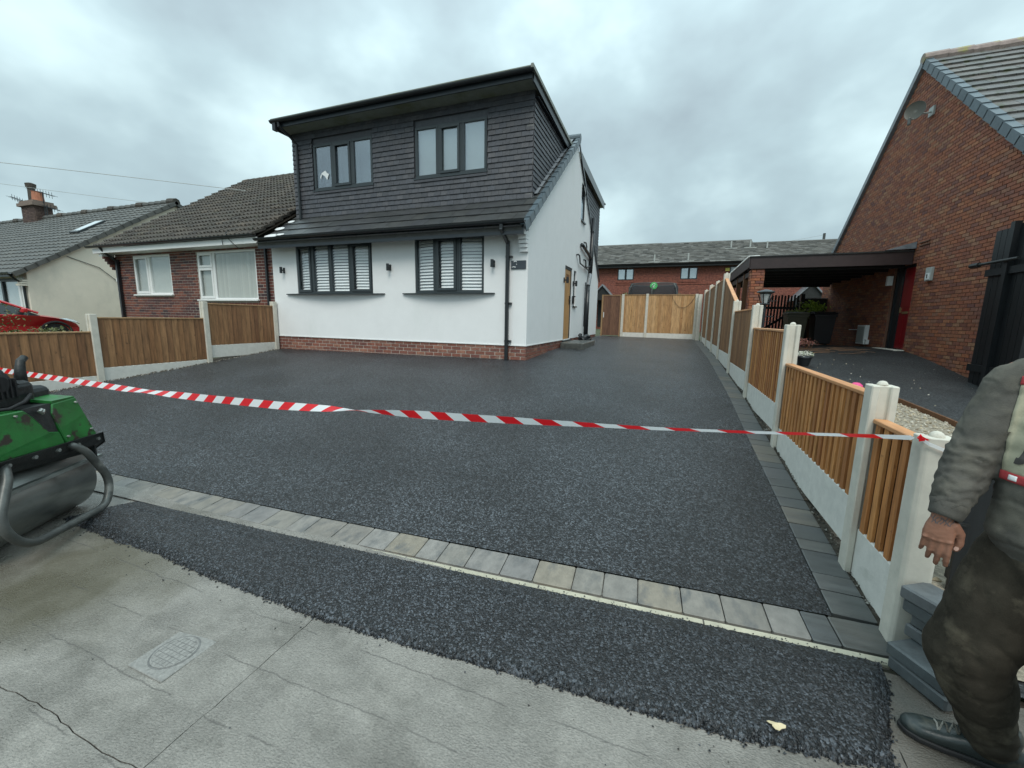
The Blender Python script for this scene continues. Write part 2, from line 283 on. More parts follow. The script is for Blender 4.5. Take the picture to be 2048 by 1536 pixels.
# ------------------------------------------------------------------ terrain
def lerp_prof(p,y):
    if y<=p[0][0]: return p[0][1]
    for (a,b),(c,d) in zip(p,p[1:]):
        if y<=c: return b+(d-b)*(y-a)/(c-a)
    return p[-1][1]
RP=[(-30,-1.95),(-1.5,-1.73),(1.0,-1.655),(1.9,-1.62),(2.35,-1.59),(2.9,-1.545),(5.05,-1.33),(7,-1.12),(9,-0.99),(10.9,-.88),(12.6,-.83),(14.4,-.77),(17.6,-.68),(40,-.5)]
MP_=[(-30,-1.95),(-1.5,-1.73),(1.0,-1.655),(1.9,-1.61),(2.35,-1.57),(4.1,-1.33),(6,-1.05),(7.8,-.83),(10.5,-.73),(16,-.63),(17.6,-.64),(40,-.5)]
LP=[(-30,-1.8),(-1.5,-1.62),(1.0,-1.55),(1.9,-1.48),(2.35,-1.43),(4.1,-1.25),(6,-1.07),(7.8,-.87),(16,-.7),(40,-.5)]
L5=[(-30,-2.2),(2,-1.75),(6,-1.45),(8,-1.25),(10.2,-1.02),(12,-.72),(13,-.6),(15,-.62),(19,-.78),(40,-.8)]
def g(x,y):
    l,m_,r=lerp_prof(LP,y),lerp_prof(MP_,y),lerp_prof(RP,y)
    if x>1.3:
        t=min(1,(x-1.3)/4.2)
        if y>2.2: return r*(1-t)+lerp_prof(L5,y)*t
        k=max(0,(y-1.5)/.7); return r*(1-t*k)+lerp_prof(L5,y)*t*k
    if x<-2.64:
        t=max(0,min(1,(x+9.35)/6.71)); return l+(m_-l)*t
    t=min(1,(x+2.64)/3.78); return m_+(r-m_)*t
def yin(x): return 2.452+ (x-.05)*.0605      # inner edge of the front block band
def grid(name,m,fx,us,vs,kind='structure',parent=None,smooth=True):
    b=MB(); nu=len(us)
    for v in vs:
        for u in us: b.v.append(fx(u,v))
    for j in range(len(vs)-1):
        for i in range(nu-1): b.f.append((j*nu+i,j*nu+i+1,(j+1)*nu+i+1,(j+1)*nu+i))
    return b.obj(name,m,parent,smooth=smooth,kind=kind)
def lin(a,b,n): return [a+(b-a)*i/(n-1) for i in range(n)]
# ground sheet to the horizon
gx=[-600,-200,-90,-60,-45]+lin(-36,-12,13)+lin(-11,8,39)+lin(9,30,11)+[45,90,200,600]
gy=[-600,-200,-80,-40,-20,-12,-6,-3]+lin(-1.5,18,40)+lin(19,45,14)+[60,100,200,600]
M['ground']=mat('dull_grass_and_earth',(.06,.075,.035),.95,noise_s=3,noise_a=.4,bump=1,bump_s=30,bump_d=.02,stain=((.07,.055,.04),.8,.5,.7,(1,1,1)))
grid('ground',M['ground'],lambda u,v:(u,v,g(max(-40,min(40,u)),max(-30,min(40,v)))-(.12 if v>-1.4 else .3)),gx,gy)
# ------------------------------------------------------------------ pavement of concrete slabs
def mk_pave():
    m=mat('wet_concrete_pavement',(.232,.220,.198),.36,noise_s=3.2,noise_a=.22,rough_a=.24,bump=1.0,bump_s=85,bump_d=.007,bump_sc=(1,1.8,1),stain=((.140,.133,.117),2.6,.46,.68,(1,1.4,1)))
    t=m.node_tree; N=t.nodes; L=t.links; p=N['Principled BSDF']; src=p.inputs['Base Color'].links[0].from_socket
    geo=N.new('ShaderNodeNewGeometry'); nz=N.new('ShaderNodeTexNoise'); nz.inputs['Scale'].default_value=110; nz.inputs['Detail'].default_value=4; L.new(geo.outputs['Position'],nz.inputs['Vector'])
    mr=N.new('ShaderNodeMapRange'); mr.inputs['From Min'].default_value=.3; mr.inputs['From Max'].default_value=.7; mr.inputs['To Min'].default_value=.80; mr.inputs['To Max'].default_value=1.18; L.new(nz.outputs[0],mr.inputs['Value'])
    vm=N.new('ShaderNodeVectorMath'); vm.operation='SCALE'; L.new(src,vm.inputs[0]); L.new(mr.outputs[0],vm.inputs['Scale'])
    # oily brown run-off stain, has its own outline
    vd=N.new('ShaderNodeVectorMath'); vd.operation='DISTANCE'; nz2=N.new('ShaderNodeTexNoise'); nz2.inputs['Scale'].default_value=2.2; nz2.inputs['Detail'].default_value=5
    L.new(geo.outputs['Position'],nz2.inputs['Vector']); ad=N.new('ShaderNodeVectorMath'); ad.operation='MULTIPLY_ADD'; L.new(nz2.outputs['Color'],ad.inputs[0]); ad.inputs[1].default_value=(1.1,.5,0); L.new(geo.outputs['Position'],ad.inputs[2])
    L.new(ad.outputs[0],vd.inputs[0]); vd.inputs[1].default_value=(-2.85,1.5,-1.63)
    mr3=N.new('ShaderNodeMapRange'); mr3.inputs['From Min'].default_value=.85; mr3.inputs['From Max'].default_value=.30; mr3.inputs['To Max'].default_value=.75; L.new(vd.outputs['Value'],mr3.inputs['Value'])
    mx=N.new('ShaderNodeMix'); mx.data_type='RGBA'; L.new(mr3.outputs[0],mx.inputs['Factor']); L.new(vm.outputs[0],mx.inputs['A']); mx.inputs['B'].default_value=(.085,.075,.045,1)
    # wandering hairline cracks: thin bands where a noise field crosses a value, along X
    sp=N.new('ShaderNodeSeparateXYZ'); wob=N.new('ShaderNodeTexNoise'); wob.inputs['Scale'].default_value=2.2; wob.inputs['Detail'].default_value=9; wob.inputs['Roughness'].default_value=.7; L.new(geo.outputs['Position'],wob.inputs['Vector']); L.new(geo.outputs['Position'],sp.inputs[0])
    a=N.new('ShaderNodeMath'); a.operation='MULTIPLY_ADD'; a.inputs[1].default_value=.09; L.new(wob.outputs[0],a.inputs[0]); L.new(sp.outputs[1],a.inputs[2])
    b=N.new('ShaderNodeMath'); b.operation='MULTIPLY'; b.inputs[1].default_value=4.1; L.new(a.outputs[0],b.inputs[0])
    c=N.new('ShaderNodeMath'); c.operation='PINGPONG'; c.inputs[1].default_value=.5; L.new(b.outputs[0],c.inputs[0])
    d=N.new('ShaderNodeMapRange'); d.inputs['From Min'].default_value=.020; d.inputs['From Max'].default_value=.004; L.new(c.outputs[0],d.inputs['Value'])
    mk=N.new('ShaderNodeTexNoise'); mk.inputs['Scale'].default_value=3.1; mk.inputs['Detail'].default_value=5; L.new(geo.outputs['Position'],mk.inputs['Vector'])
    mk2=N.new('ShaderNodeMapRange'); mk2.inputs['From Min'].default_value=.44; mk2.inputs['From Max'].default_value=.52; mk2.inputs['To Max'].default_value=.60; L.new(mk.outputs[0],mk2.inputs['Value'])
    mm=N.new('ShaderNodeMath'); mm.operation='MULTIPLY'; L.new(d.outputs[0],mm.inputs[0]); L.new(mk2.outputs[0],mm.inputs[1])
    mx2=N.new('ShaderNodeMix'); mx2.data_type='RGBA'; L.new(mm.outputs[0],mx2.inputs['Factor']); L.new(mx.outputs['Result'],mx2.inputs['A']); mx2.inputs['B'].default_value=(.07,.065,.06,1)
    vd2=N.new('ShaderNodeVectorMath'); vd2.operation='DISTANCE'; L.new(ad.outputs[0],vd2.inputs[0]); vd2.inputs[1].default_value=(2.05,2.0,-1.6)
    mr5=N.new('ShaderNodeMapRange'); mr5.inputs['From Min'].default_value=1.0; mr5.inputs['From Max'].default_value=.55; mr5.inputs['To Max'].default_value=.8; L.new(vd2.outputs['Value'],mr5.inputs['Value'])
    mx3=N.new('ShaderNodeMix'); mx3.data_type='RGBA'; L.new(mr5.outputs[0],mx3.inputs['Factor']); L.new(mx2.outputs['Result'],mx3.inputs['A']); mx3.inputs['B'].default_value=(.085,.075,.06,1)
    L.new(mx3.outputs['Result'],p.inputs['Base Color']); return m
M['pave']=mk_pave()
def wob(s,k,amp):   # wobbly offset for a joint
    return amp*(noise.noise(Vector((s*3.1,k*7.7,0)))+.5*noise.noise(Vector((s*17,k*3.3,2)))+.28*noise.noise(Vector((s*60,k*3.3,5))))
pav=thing('pavement','','',(0,1,-1.75)); del pav['label']; del pav['category']; pav['kind']='structure'
base=MB(); grid('pavement_bed',M['soil'],lambda u,v:(u,v,g(u,v)-.05),lin(-12,9,40),lin(-1.5,2.3,20),parent=pav)
def slab(x0,x1,y0,y1,k0,k1,k2,k3,gap=.006,far=False):
    "joints: k0 left, k1 right, k2 near, k3 far (seeds of the wandering joint line)"
    nu=max(4,int((x1-x0)/.05)) if abs(x0)<7 and abs(x1)<7 else 6; nv=max(4,int((y1-y0)/.05))
    b=MB(); us=lin(0,1,nu); vs=lin(0,1,nv); rows=[]
    def pt(u,v):
        y=y0+(y1-y0)*v; x=x0+(x1-x0)*u
        xl=x0+wob(y,k0,.018)+gap/2; xr=x1+wob(y,k1,.018)-gap/2
        yn=y0+wob(x,k2,.02)+gap/2; yf=y1+wob(x,k3,.02)-gap/2
        X=xl+(xr-xl)*u; Y=yn+(yf-yn)*v
        return X,Y
    for v in vs:
        for u in us:
            X,Y=pt(u,v); b.v.append((X,Y,g(X,Y)+.004*noise.noise(Vector((X*2,Y*2,3)))))
    for j in range(nv-1):
        for i in range(nu-1): b.f.append((j*nu+i,j*nu+i+1,(j+1)*nu+i+1,(j+1)*nu+i))
    # skirts
    edge=[i for i in range(nu)]+[j*nu+nu-1 for j in range(1,nv)]+[(nv-1)*nu+i for i in range(nu-2,-1,-1)]+[j*nu for j in range(nv-2,0,-1)]
    n0=len(b.v)
    for e_ in edge: q=b.v[e_]; b.v.append((q[0],q[1],q[2]-.045))
    for i in range(len(edge)): j=(i+1)%len(edge); b.f.append((edge[i],n0+i,n0+j,edge[j]))
    o=b.obj('slab',M['pave'],pav,smooth=False); return o
def yout(x): return yin(x)-.275
XS=[-11,-6.2,-4.05,-1.69,.95,3.6,8]; YS=[-1.4,.70,None]
for i in range(len(XS)-1):
    a,b_=XS[i],XS[i+1]
    yj=.70 if b_<=-1.69+1e-6 else (.55 if i==3 else .62)
    slab(a,b_,-1.4,yj,i,i+1,50+i,70+i,gap=.004 if i==2 else .006)
    slab(a,b_,yj,2.12 if b_<.96 else 2.2,i,i+1,70+i,90,gap=.004)
# kerb and road behind the camera
b=MB()
for k in range(22):
    x=-11+k*.915; b.box(x+.003,x+.912,-1.56,-1.42,g(x,-1.5)-.2,g(x+.4,-1.5)+.004)
kb=b.obj('kerb',M['concrete'],kind='structure',bevel=.01)
grid('road',M['old_tarmac'],lambda u,v:(u,v,-1.86),[-60,-20,-5,0,5,20,60],[-8,-5,-3,-1.565])
# ------------------------------------------------------------------ driveway
def dz_(x,y): return g(x,y)+.002*noise.noise(Vector((x*1.3,y*1.3,0)))
def drive():
    b=MB(); us=lin(-9.28,.952,70); n=len(us)
    def add(fx,us,nv):
        base_=len(b.v); n=len(us)
        for j in range(nv):
            for u in us:
                x,y=fx(u,j/(nv-1)); b.v.append((x,y,dz_(x,y)+.002))
        for j in range(nv-1):
            for i in range(n-1): b.f.append((base_+j*n+i,base_+j*n+i+1,base_+(j+1)*n+i+1,base_+(j+1)*n+i))
    add(lambda u,t:(u,yin(u)+.001+t*(7.86-yin(u))),us,50)
    add(lambda u,t:(-2.66+(u+2.66)*1.0,7.86+t*(17.56-7.86)),lin(-2.66,.952,26),50)
    return b.obj('driveway',M['tarmac'],smooth=True,kind='structure')
drv=drive()
# block borders: every block an object
border=thing('block_border','','',(0,2.3,-1.6)); del border['label']; del border['category']; border['kind']='structure'
grid('mortar_bed',M['pave'],lambda u,v:(u,yin(u)-.28+v*.30,g(u,2.3)-.022),lin(-9.3,1.3,40),[0,1],parent=border)
def slope_axes(dirx,x,y):
    d=Vector(dirx).normalized(); s=Vector((-d.y,d.x,0)); e_=.05
    d=Vector((d.x,d.y,(g(x+d.x*e_,y+d.y*e_)-g(x-d.x*e_,y-d.y*e_))/(2*e_))).normalized()
    s=Vector((s.x,s.y,(g(x+s.x*e_,y+s.y*e_)-g(x-s.x*e_,y-s.y*e_))/(2*e_))).normalized()
    n_=d.cross(s).normalized(); s=n_.cross(d); return (d,s,n_)
front=[];dark=[]
x=1.185; wl=[.255,.13]; k=0; seq=[.24,.16,.22,.24,.16,.20,.245,.16,.215,.24,.18,.16,.225]
while x>-9.25:
    wd_=wl[k] if k<2 else seq[(k*5+k//4)%13]
    xc=x-wd_/2; yc=yin(xc)-.107; ax=slope_axes((1,.0605,0),xc,yc)
    it=((xc,yc,g(xc,yc)-.022+R_.uniform(-.0012,.0012)),ax,(wd_-.006,.205,.05))
    (dark if k<2 else front).append(it); x-=wd_; k+=1
pieces('paving_block',border,front,M['block_mix']); pieces('paving_block',border,dark,M['block_dark'])
edg=[];x=1.21
while x>-9.2:
    xc=x-.4575; yc=yin(xc)-.245; edg.append(((xc,yc,g(xc,yc)-.028),slope_axes((1,.0605,0),xc,yc),(.908,.046,.05))); x-=.915
pieces('edging_stone',border,edg,M['edging'])
side=thing('side_border','','',(1.06,8,-1.2)); del side['label']; del side['category']; side['kind']='structure'
grid('mortar_bed',M['soil'],lambda u,v:(u,v,g(u,v)-.028),[.95,1.2],lin(2.3,17.6,40),parent=side)
items=[];y=2.53;k=0
while y<17.5:
    l=[.20,.16,.24,.13,.20,.24,.16][k%7]; xc=1.058+.004*math.sin(y*.7); ax=slope_axes((0,1,0),xc,y+l/2)
    items.append(((xc,y+l/2,g(xc,y+l/2)-.022+R_.uniform(-.0012,.0012)),ax,(l-.006,.206,.05))); y+=l;k+=1
pieces('paving_block',side,items,M['block_dark'])
# kerb blocks along the house side passage and left fence (tarmac edge)
grid('soil_strip',M['soil'],lambda u,v:(u,v,g(u,v)-.006+.02*noise.noise(Vector((u*9,v*9,1)))+.015*noise.noise(Vector((u*30,v*30,1)))),lin(1.165,1.33,8),lin(2.45,17.6,300),kind='structure')
# ---- fresh tarmac strip in front, mounded with a ragged edge
def y_edge(x):
    pts=[(-4.3,1.55),(-3.6,1.53),(-3.1,1.545),(-2.54,1.518),(-1.7,1.503),(-1.2,1.515),(-.6,1.558),(0,1.588),(.4,1.615),(.75,1.665),(1.0,1.73)]
    b_=lerp_prof(pts,x)
    return b_+.012*noise.noise(Vector((x*7,1,1)))+.010*noise.noise(Vector((x*26,2,1)))+.008*noise.noise(Vector((x*80,3,1)))
def x_edge(y): return lerp_prof([(1.45,.86),(1.7,.893),(1.9,.965),(2.08,1.04),(2.3,1.08)],y)+.010*noise.noise(Vector((y*22,5,1)))+.006*noise.noise(Vector((y*80,7,1)))
def xl_edge(y): return -4.25+(y-1.6)*.55+.02*noise.noise(Vector((y*14,9,1)))
def strip():
    b=MB(); nu,nv=760,90
    for j in range(nv):
        for i in range(nu):
            s=i/(nu-1); t=j/(nv-1)
            x0=-4.25+s*5.25; yf=yin(x0)-.272; y=y_edge(x0)+(yf-y_edge(x0))*t
            xl=xl_edge(y); xr=x_edge(y); x=xl+(xr-xl)*s
            yf=yin(x)-.272+.007*noise.noise(Vector((x*45,4,4))); y=y_edge(x)+(yf-y_edge(x))*t
            dn=min((y-y_edge(x)),(xr-x),(x-xl)*.8); dback=max(0,yf-y)
            h=.034*min(1,max(0,dn)/.06)**.6 if dn<.06 else .034
            h=h*min(1,.12+ (dback/.12))+0.003 if dback<.12 else h
            rag=.5+.5*noise.noise(Vector((x*3,y*3,8)))
            st=noise.cell(Vector((x*120,y*120,0)))*.5+noise.noise(Vector((x*95,y*95,3)))
            amp=.0042 if dn<.03 else .0004
            b.v.append((x,y,g(x,y)+.001+h+amp*st))
    for j in range(nv-1):
        for i in range(nu-1): b.f.append((j*nu+i,j*nu+i+1,(j+1)*nu+i+1,(j+1)*nu+i))
    return b.obj('tarmac_strip',M['strip'],smooth=False,kind='structure')
strip()
def pebble(b,c,r,seed):
    rr=random.Random(seed); c=Vector(c); vs=[]
    for v in ((1,0,0),(-1,0,0),(0,1,0),(0,-1,0),(0,0,1),(0,0,-1)):
        vs.append(c+Vector(v)*r*rr.uniform(.6,1.15)+Vector((rr.uniform(-.3,.3),rr.uniform(-.3,.3),0))*r)
    b.add(vs,[(0,2,4),(2,1,4),(1,3,4),(3,0,4),(2,0,5),(1,2,5),(3,1,5),(0,3,5)])
b=MB()
for i in range(2300):
    x=R_.uniform(-4.2,.93); d=abs(R_.gauss(0,.010))*(1 if R_.random()<.985 else 7); y=y_edge(x)+.012-d; r=R_.uniform(.003,.0075)
    pebble(b,(x,y,g(x,y)+r*.5),r,i)
for i in range(380):
    y=R_.uniform(1.5,2.15); x=x_edge(y)-.012+abs(R_.gauss(0,.010)); r=R_.uniform(.003,.007); pebble(b,(x,y,g(x,y)+r*.5),r,i)
for i in range(420):
    x=R_.uniform(-4,1.15); y=yin(x)-.27+R_.uniform(-.012,.03)*R_.random(); r=R_.uniform(.0025,.0055); pebble(b,(x,y,g(x,y)+.003+r*.4),r,i)
for i in range(60):
    x=R_.uniform(-4,1.1); y=R_.uniform(.6,1.6); r=R_.uniform(.002,.005); pebble(b,(x,y,g(x,y)+r*.4),r,i)
b.obj('tarmac_crumbs',M['strip'],kind='stuff')
# rubble in the soil gap beside the fence
b=MB()
for i in range(1500):
    y=R_.uniform(2.5,9); x=R_.uniform(1.17,1.30); r=R_.uniform(.004,.012)*(1.8 if R_.random()<.08 else 1); pebble(b,(x,y,g(x,y)+r*.2),r,i)
M['rubble']=mat('soil_rubble',(.1,.09,.07),.9,cols=[(.05,.045,.035),(.12,.11,.09),(.28,.27,.24),(.09,.07,.05),(.06,.055,.045)],noise_a=.2)
b.obj('soil_rubble',M['rubble'],kind='stuff')
# ------------------------------------------------------------------ stop tap cover
mh=thing('access_cover','small square cast access cover with a round ribbed lid set in the grey pavement','access cover',(-2.15,1.085,g(-2.15,1.085)))
M['castgrey']=mat('worn_cast_cover',(.235,.23,.215),.5,noise_s=60,noise_a=.28,bump=.8,bump_s=110,bump_d=.004)
M['castdark']=mat('cover_groove',(.15,.15,.145),.7,noise_a=.3,noise_s=30)
hx,hy=-2.15,1.085; hz=g(hx,hy)
MB().box(hx-.125,hx+.125,hy-.13,hy+.13,hz-.03,hz+.0035).obj('frame',M['castgrey'],mh,bevel=.003)
b=MB(); b.lathe((hx,hy,hz),[(.103,.0),(.103,.0042),(.099,.0062),(.095,.0042)],36); b.obj('groove_ring',M['castdark'],mh)
b=MB(); b.lathe((hx,hy,hz),[(.094,0),(.094,.0056),(.0,.0056)],36); lid=b.obj('lid',M['castgrey'],mh)
b=MB()
for k in range(-3,4):
    hw=math.sqrt(max(0,.088**2-(k*.025)**2))
    b.box(hx-hw,hx+hw,hy+k*.025-.0012,hy+k*.025+.0012,hz+.005,hz+.0066); b.box(hx+k*.025-.0012,hx+k*.025+.0012,hy-hw,hy+hw,hz+.005,hz+.0063)
b.obj('rib',M['castdark'],lid,kind='stuff')
# yellow leaf
b=MB(); lp=[]
for k in range(14):
    a=k/14*2*math.pi; r=.021*(1+.35*math.sin(a*3+.4)+.2*math.sin(a*7)); lp.append((.52+r*1.35*math.cos(a),1.69+r*.8*math.sin(a),g(.52,1.69)+.044+.004*math.sin(a*2)))
b.prism(lp,(0,0,-.0012)); rgbm('leaf',(.62,.52,.33),.7); tag(b.obj('fallen_leaf',M['leaf']),'small pale yellow leaf lying on the dark tarmac strip','leaf')
#@@PART3
# ------------------------------------------------------------------ building helpers
def in_holes(a0,a1,z0,z1,holes):
    for h in holes:
        if a1>h[0]+.002 and a0<h[1]-.002 and z1>h[2]+.002 and z0<h[3]-.002: return True
    return False
def clip_holes(a0,a1,z0,z1,holes):
    "cut the interval [a0,a1] by the holes that this course crosses"
    segs=[(a0,a1)]
    for h in holes:
        if z1>h[2]+.01 and z0<h[3]-.01:
            ns=[]
            for s0,s1 in segs:
                if s1<=h[0] or s0>=h[1]: ns.append((s0,s1)); continue
                if s0<h[0]: ns.append((s0,h[0]))
                if s1>h[1]: ns.append((h[1],s1))
            segs=ns
    return [q for q in segs if q[1]-q[0]>.03]
def bricks(parent,o,u,n,wid,z0,z1,m,holes=(),limit=300,top=None,bl=.225,ch=.075,proud=.005,name='brick',rest='brick_courses',bot=None):
    "brick skin on the plane o + u*a, at heights z; n points outwards"
    o=Vector(o);u=Vector(u);n=Vector(n);items=[];k=0;z=z0
    while z<z1-.02:
        zz=min(z+ch,z1); a=-(k%2)*bl/2-(.0 if k%2 else 0)
        while a<wid:
            a0=max(a,0);a1=min(a+bl,wid)
            if a1-a0>.03:
                for s0,s1 in clip_holes(a0,a1,z,zz,holes):
                    zm=(z+zz)/2; am=(s0+s1)/2
                    if top and zm+.03>top(am): continue
                    if bot and zm+.05<bot(am): continue
                    c=o+u*am; c.z=zm; c+=n*(proud/2-.02+R_.uniform(-.0012,.0012))
                    items.append((c,(u,n,Vector((0,0,1))),(s1-s0-.016,.04+proud,zz-z-.012)))
            a+=bl
        z+=ch;k+=1
    pieces(name,parent,items,m,limit,rest)
def course_tiles(parent,o,u,up,n,wid,length,m,tw,gauge,th,limit=300,name='roof_tile',rest='roof_tile_field',tmpl=None,lap=.05,stag=True,tilt=None,holes=(),clip=None,jit=.002):
    "tiles in courses: a along u, b along the slope up; lower edge of each course proud"
    o=Vector(o);u=Vector(u).normalized();up=Vector(up).normalized();n=Vector(n).normalized();items=[];b=0;k=0
    tl=tilt if tilt is not None else th/gauge
    while b<length-.02:
        a=-(k%2)*tw/2 if stag else 0
        gl=min(gauge,length-b)
        while a<wid-.01:
            a0=max(a,0);a1=min(a+tw,wid)
            if a1-a0>.02:
                for s0,s1 in clip_holes(a0,a1,b,b+gl,holes):
                    am=(s0+s1)/2
                    if clip and not clip(am,b+gl/2): continue
                    y_=(up-n*tl).normalized(); n_=(n+up*tl).normalized()
                    d=gl+lap; c=o+u*am+up*(b+d/2)+n*(th*.5+tl*d/2+R_.uniform(-jit,jit)-tl*lap)
                    items.append((c,(u,y_,n_),(s1-s0-.004,d,th)))
            a+=tw
        b+=gauge;k+=1
    pieces(name,parent,items,m,limit,rest,tmpl)
def wave_tmpl(amp=.9,waves=2,seg=10):
    "tile with rolled profile; unit x,y; z in units of thickness"
    v=[];f=[]
    for j,y in enumerate((-.5,.5)):
        for i in range(seg+1):
            x=-.5+i/seg; z=amp*math.cos(2*math.pi*waves*(x+.5)); v.append((x,y,z))
    n=seg+1
    for i in range(seg): f.append((i,i+1,n+i+1,n+i))
    base=len(v)
    for i in range(seg+1): x=-.5+i/seg; v.append((x,-.5,amp*math.cos(2*math.pi*waves*(x+.5))-1.2))
    for i in range(seg): f.append((base+i,base+i+1,i+1,i))
    return (v,f)
WT=wave_tmpl()
def window(parent,segs,z0,z1,fm,fw=.055,sash=(),gm=None,backing=None,slats=False,depth=.07,name='window',frosted=None,back_d=.045,transom=None,label=None):
    b=MB(); Z=Vector((0,0,1)); panes=[];sl_=[]
    sb=MB()
    for i,(p,q) in enumerate(segs):
        p=Vector((p[0],p[1],0));q=Vector((q[0],q[1],0)); L_=(q-p).length; u=(q-p)/L_; n=u.cross(Z)
        def bar(a0,a1,c0,c1,d=depth,off=0,B=b):
            B.obox(p+u*((a0+a1)/2)+Z*((c0+c1)/2)+n*(off-d/2+.02),(u,n,Z),(a1-a0,d,c1-c0))
        bar(0,L_,z0,z0+fw);bar(0,L_,z1-fw,z1);bar(0,fw,z0+fw,z1-fw);bar(L_-fw,L_,z0+fw,z1-fw)
        a0,a1,c0,c1=fw,L_-fw,z0+fw,z1-fw
        if transom and i in transom:
            zt=transom[i]; bar(a0,a1,zt-fw/2,zt+fw/2); 
            parts=[(a0,a1,c0,zt-fw/2),(a0,a1,zt+fw/2,c1)]
        else: parts=[(a0,a1,c0,c1)]
        for (a0,a1,c0,c1) in parts:
            if i in sash:
                s_=.045
                bar(a0-.012,a1+.012,c0-.012,c0+s_,.03,.022);bar(a0-.012,a1+.012,c1-s_,c1+.012,.03,.022);bar(a0-.012,a0+s_,c0+s_,c1-s_,.03,.022);bar(a1-s_,a1+.012,c0+s_,c1-s_,.03,.022)
                a0+=s_;a1-=s_;c0+=s_;c1-=s_
            panes.append((p,u,n,a0,a1,c0,c1))
    wo=b.obj(name,fm,parent,bevel=.004)
    if label: wo['label']=label
    for (p,u,n,a0,a1,c0,c1) in panes:
        pb=MB(); pb.obox(p+u*((a0+a1)/2)+Z*((c0+c1)/2)+n*(-.012),(u,n,Z),(a1-a0+.01,.012,c1-c0+.01)); pb.obj('pane',gm or M['glass'],wo)
        if slats:
            k=int((c1-c0)/.062); me=unit_for(M['shutter'])
            for j in range(k):
                zc=c0+(j+.5)*(c1-c0)/k; ang=math.radians(50+R_.uniform(-4,4)) if not (slats=='open' and j<k*.45) else math.radians(12)
                yv=n*math.cos(ang)-Z*math.sin(ang); nn=u.cross(yv)
                o=bpy.data.objects.new('shutter_slat',me); place(o,wo,p+u*((a0+a1)/2)+Z*zc-n*(.060)); o.rotation_mode='QUATERNION'
                o.rotation_quaternion=Matrix((u,yv,nn)).transposed().to_quaternion(); o.scale=(a1-a0-.03,.064,.009)
        if backing:
            q=MB(); q.obox(p+u*((a0+a1)/2)+Z*((c0+c1)/2)-n*(back_d+.01),(u,n,Z),(a1-a0+.08,.01,c1-c0+.08)); q.obj('blind' if backing is M['blind'] else 'room_shade',backing,wo)
    return wo
def wall_yz(b,x0,x1,y0,y1,zb,top,holes,br=()):
    "wall in a plane of constant X; top(y) gives the roof line"
    ys=sorted(set([y0,y1]+[h[0] for h in holes]+[h[1] for h in holes]+list(br)))
    for a,c in zip(ys,ys[1:]):
        hs=sorted([h for h in holes if h[0]<c-.001 and h[1]>a+.001],key=lambda h:h[2]); z=zb
        for h in hs:
            b.box(x0,x1,a,c,z,h[2]); z=h[3]
        b.prism([(x0,a,z),(x0,c,z),(x0,c,top(c)),(x0,a,top(a))],(x1-x0,0,0))
def wall_xz(b,y0,y1,x0,x1,zb,zt,holes):
    xs=sorted(set([x0,x1]+[h[0] for h in holes]+[h[1] for h in holes]))
    for a,c in zip(xs,xs[1:]):
        hs=sorted([h for h in holes if h[0]<c-.001 and h[1]>a+.001],key=lambda h:h[2]); z=zb
        for h in hs: b.box(a,c,y0,y1,z,h[2]); z=h[3]
        b.box(a,c,y0,y1,z,zt)
def gutter(b,p,q,r=.055,depth=.6):
    "half round gutter from p to q"
    p=Vector(p);q=Vector(q);t=(q-p).normalized();s=t.cross(Vector((0,0,1))).normalized();n=8
    vs=[];fs=[]
    for e_ in (p,q):
        for k in range(n+1):
            a=math.pi+math.pi*k/n; vs.append(e_+s*(r*math.cos(a))+Vector((0,0,r*math.sin(a))))
        for k in range(n,-1,-1):
            a=math.pi+math.pi*k/n; vs.append(e_+s*((r-.006)*math.cos(a))+Vector((0,0,(r-.006)*math.sin(a))))
    m_=2*(n+1)
    for k in range(m_): fs.append((k,(k+1)%m_,m_+(k+1)%m_,m_+k))
    fs.append(tuple(range(m_)));fs.append(tuple(range(2*m_-1,m_-1,-1)))
    b.add(vs,fs)
# ================================================================== THE WHITE HOUSE
H=thing('white_house','white rendered house with dark tile hung dormer and grey windows beside the new driveway','house',(-6,7.8,-.85))
FY=7.8; XR=-2.64; XL=-9.42; RY=11.74; RZ=4.80; SL=.722
def htop(y): return (1.70+.722*(y-7.8)-.10)+.15 if y<=RY else RZ-SL*(y-RY)-.08
def hroof(y): return RZ-SL*abs(y-RY)
W1=(-8.62,-6.35,.50,1.665); W2=(-5.22,-3.58,.50,1.665)
b=MB(); wall_xz(b,FY,FY+.25,XL,XR-.25,-.535,1.70,[W1,W2]); 
holes=[(10.87,11.72,-.56,1.42),(11.93,12.28,.40,1.40),(12.55,13.12,2.93,3.95)]
wall_yz(b,XR-.25,XR,FY,16.25,-.535,lambda y:hroof(y)-.07,holes,br=(RY,))
b.box(XL,XR-.25,16.0,16.25,-.7,1.5); b.obj('wall',M['render'],H)
b=MB(); b.box(XL+.02,XR-.02,FY+.015,16.2,-1.3,-.535); b.obj('foundation',M['mortar'],H)
bricks(H,(XL+.02,FY+.013,0),(1,0,0),(0,-1,0),6.76,-.91,-.535,M['plinthbrick'],limit=150,ch=.075,rest='plinth_courses',bot=lambda a:g(XL+a,FY)-.02)
bricks(H,(XR-.013,FY,0),(0,1,0),(1,0,0),8.4,-.91,-.535,M['plinthbrick'],limit=100,ch=.075,rest='plinth_courses',bot=lambda a:g(XR,FY+a)-.02)
# render stop bead
b=MB(); b.box(XL,XR+.004,FY-.012,FY+.02,-.545,-.528); b.box(XR-.02,XR+.010,FY+.0,10.86,-.545,-.528); b.obj('render_bead',M['white'],H)
b=MB(); b.box(XL+.1,XR-.3,FY+.55,15.9,-.5,1.6); b.obj('room',M['room'],H)
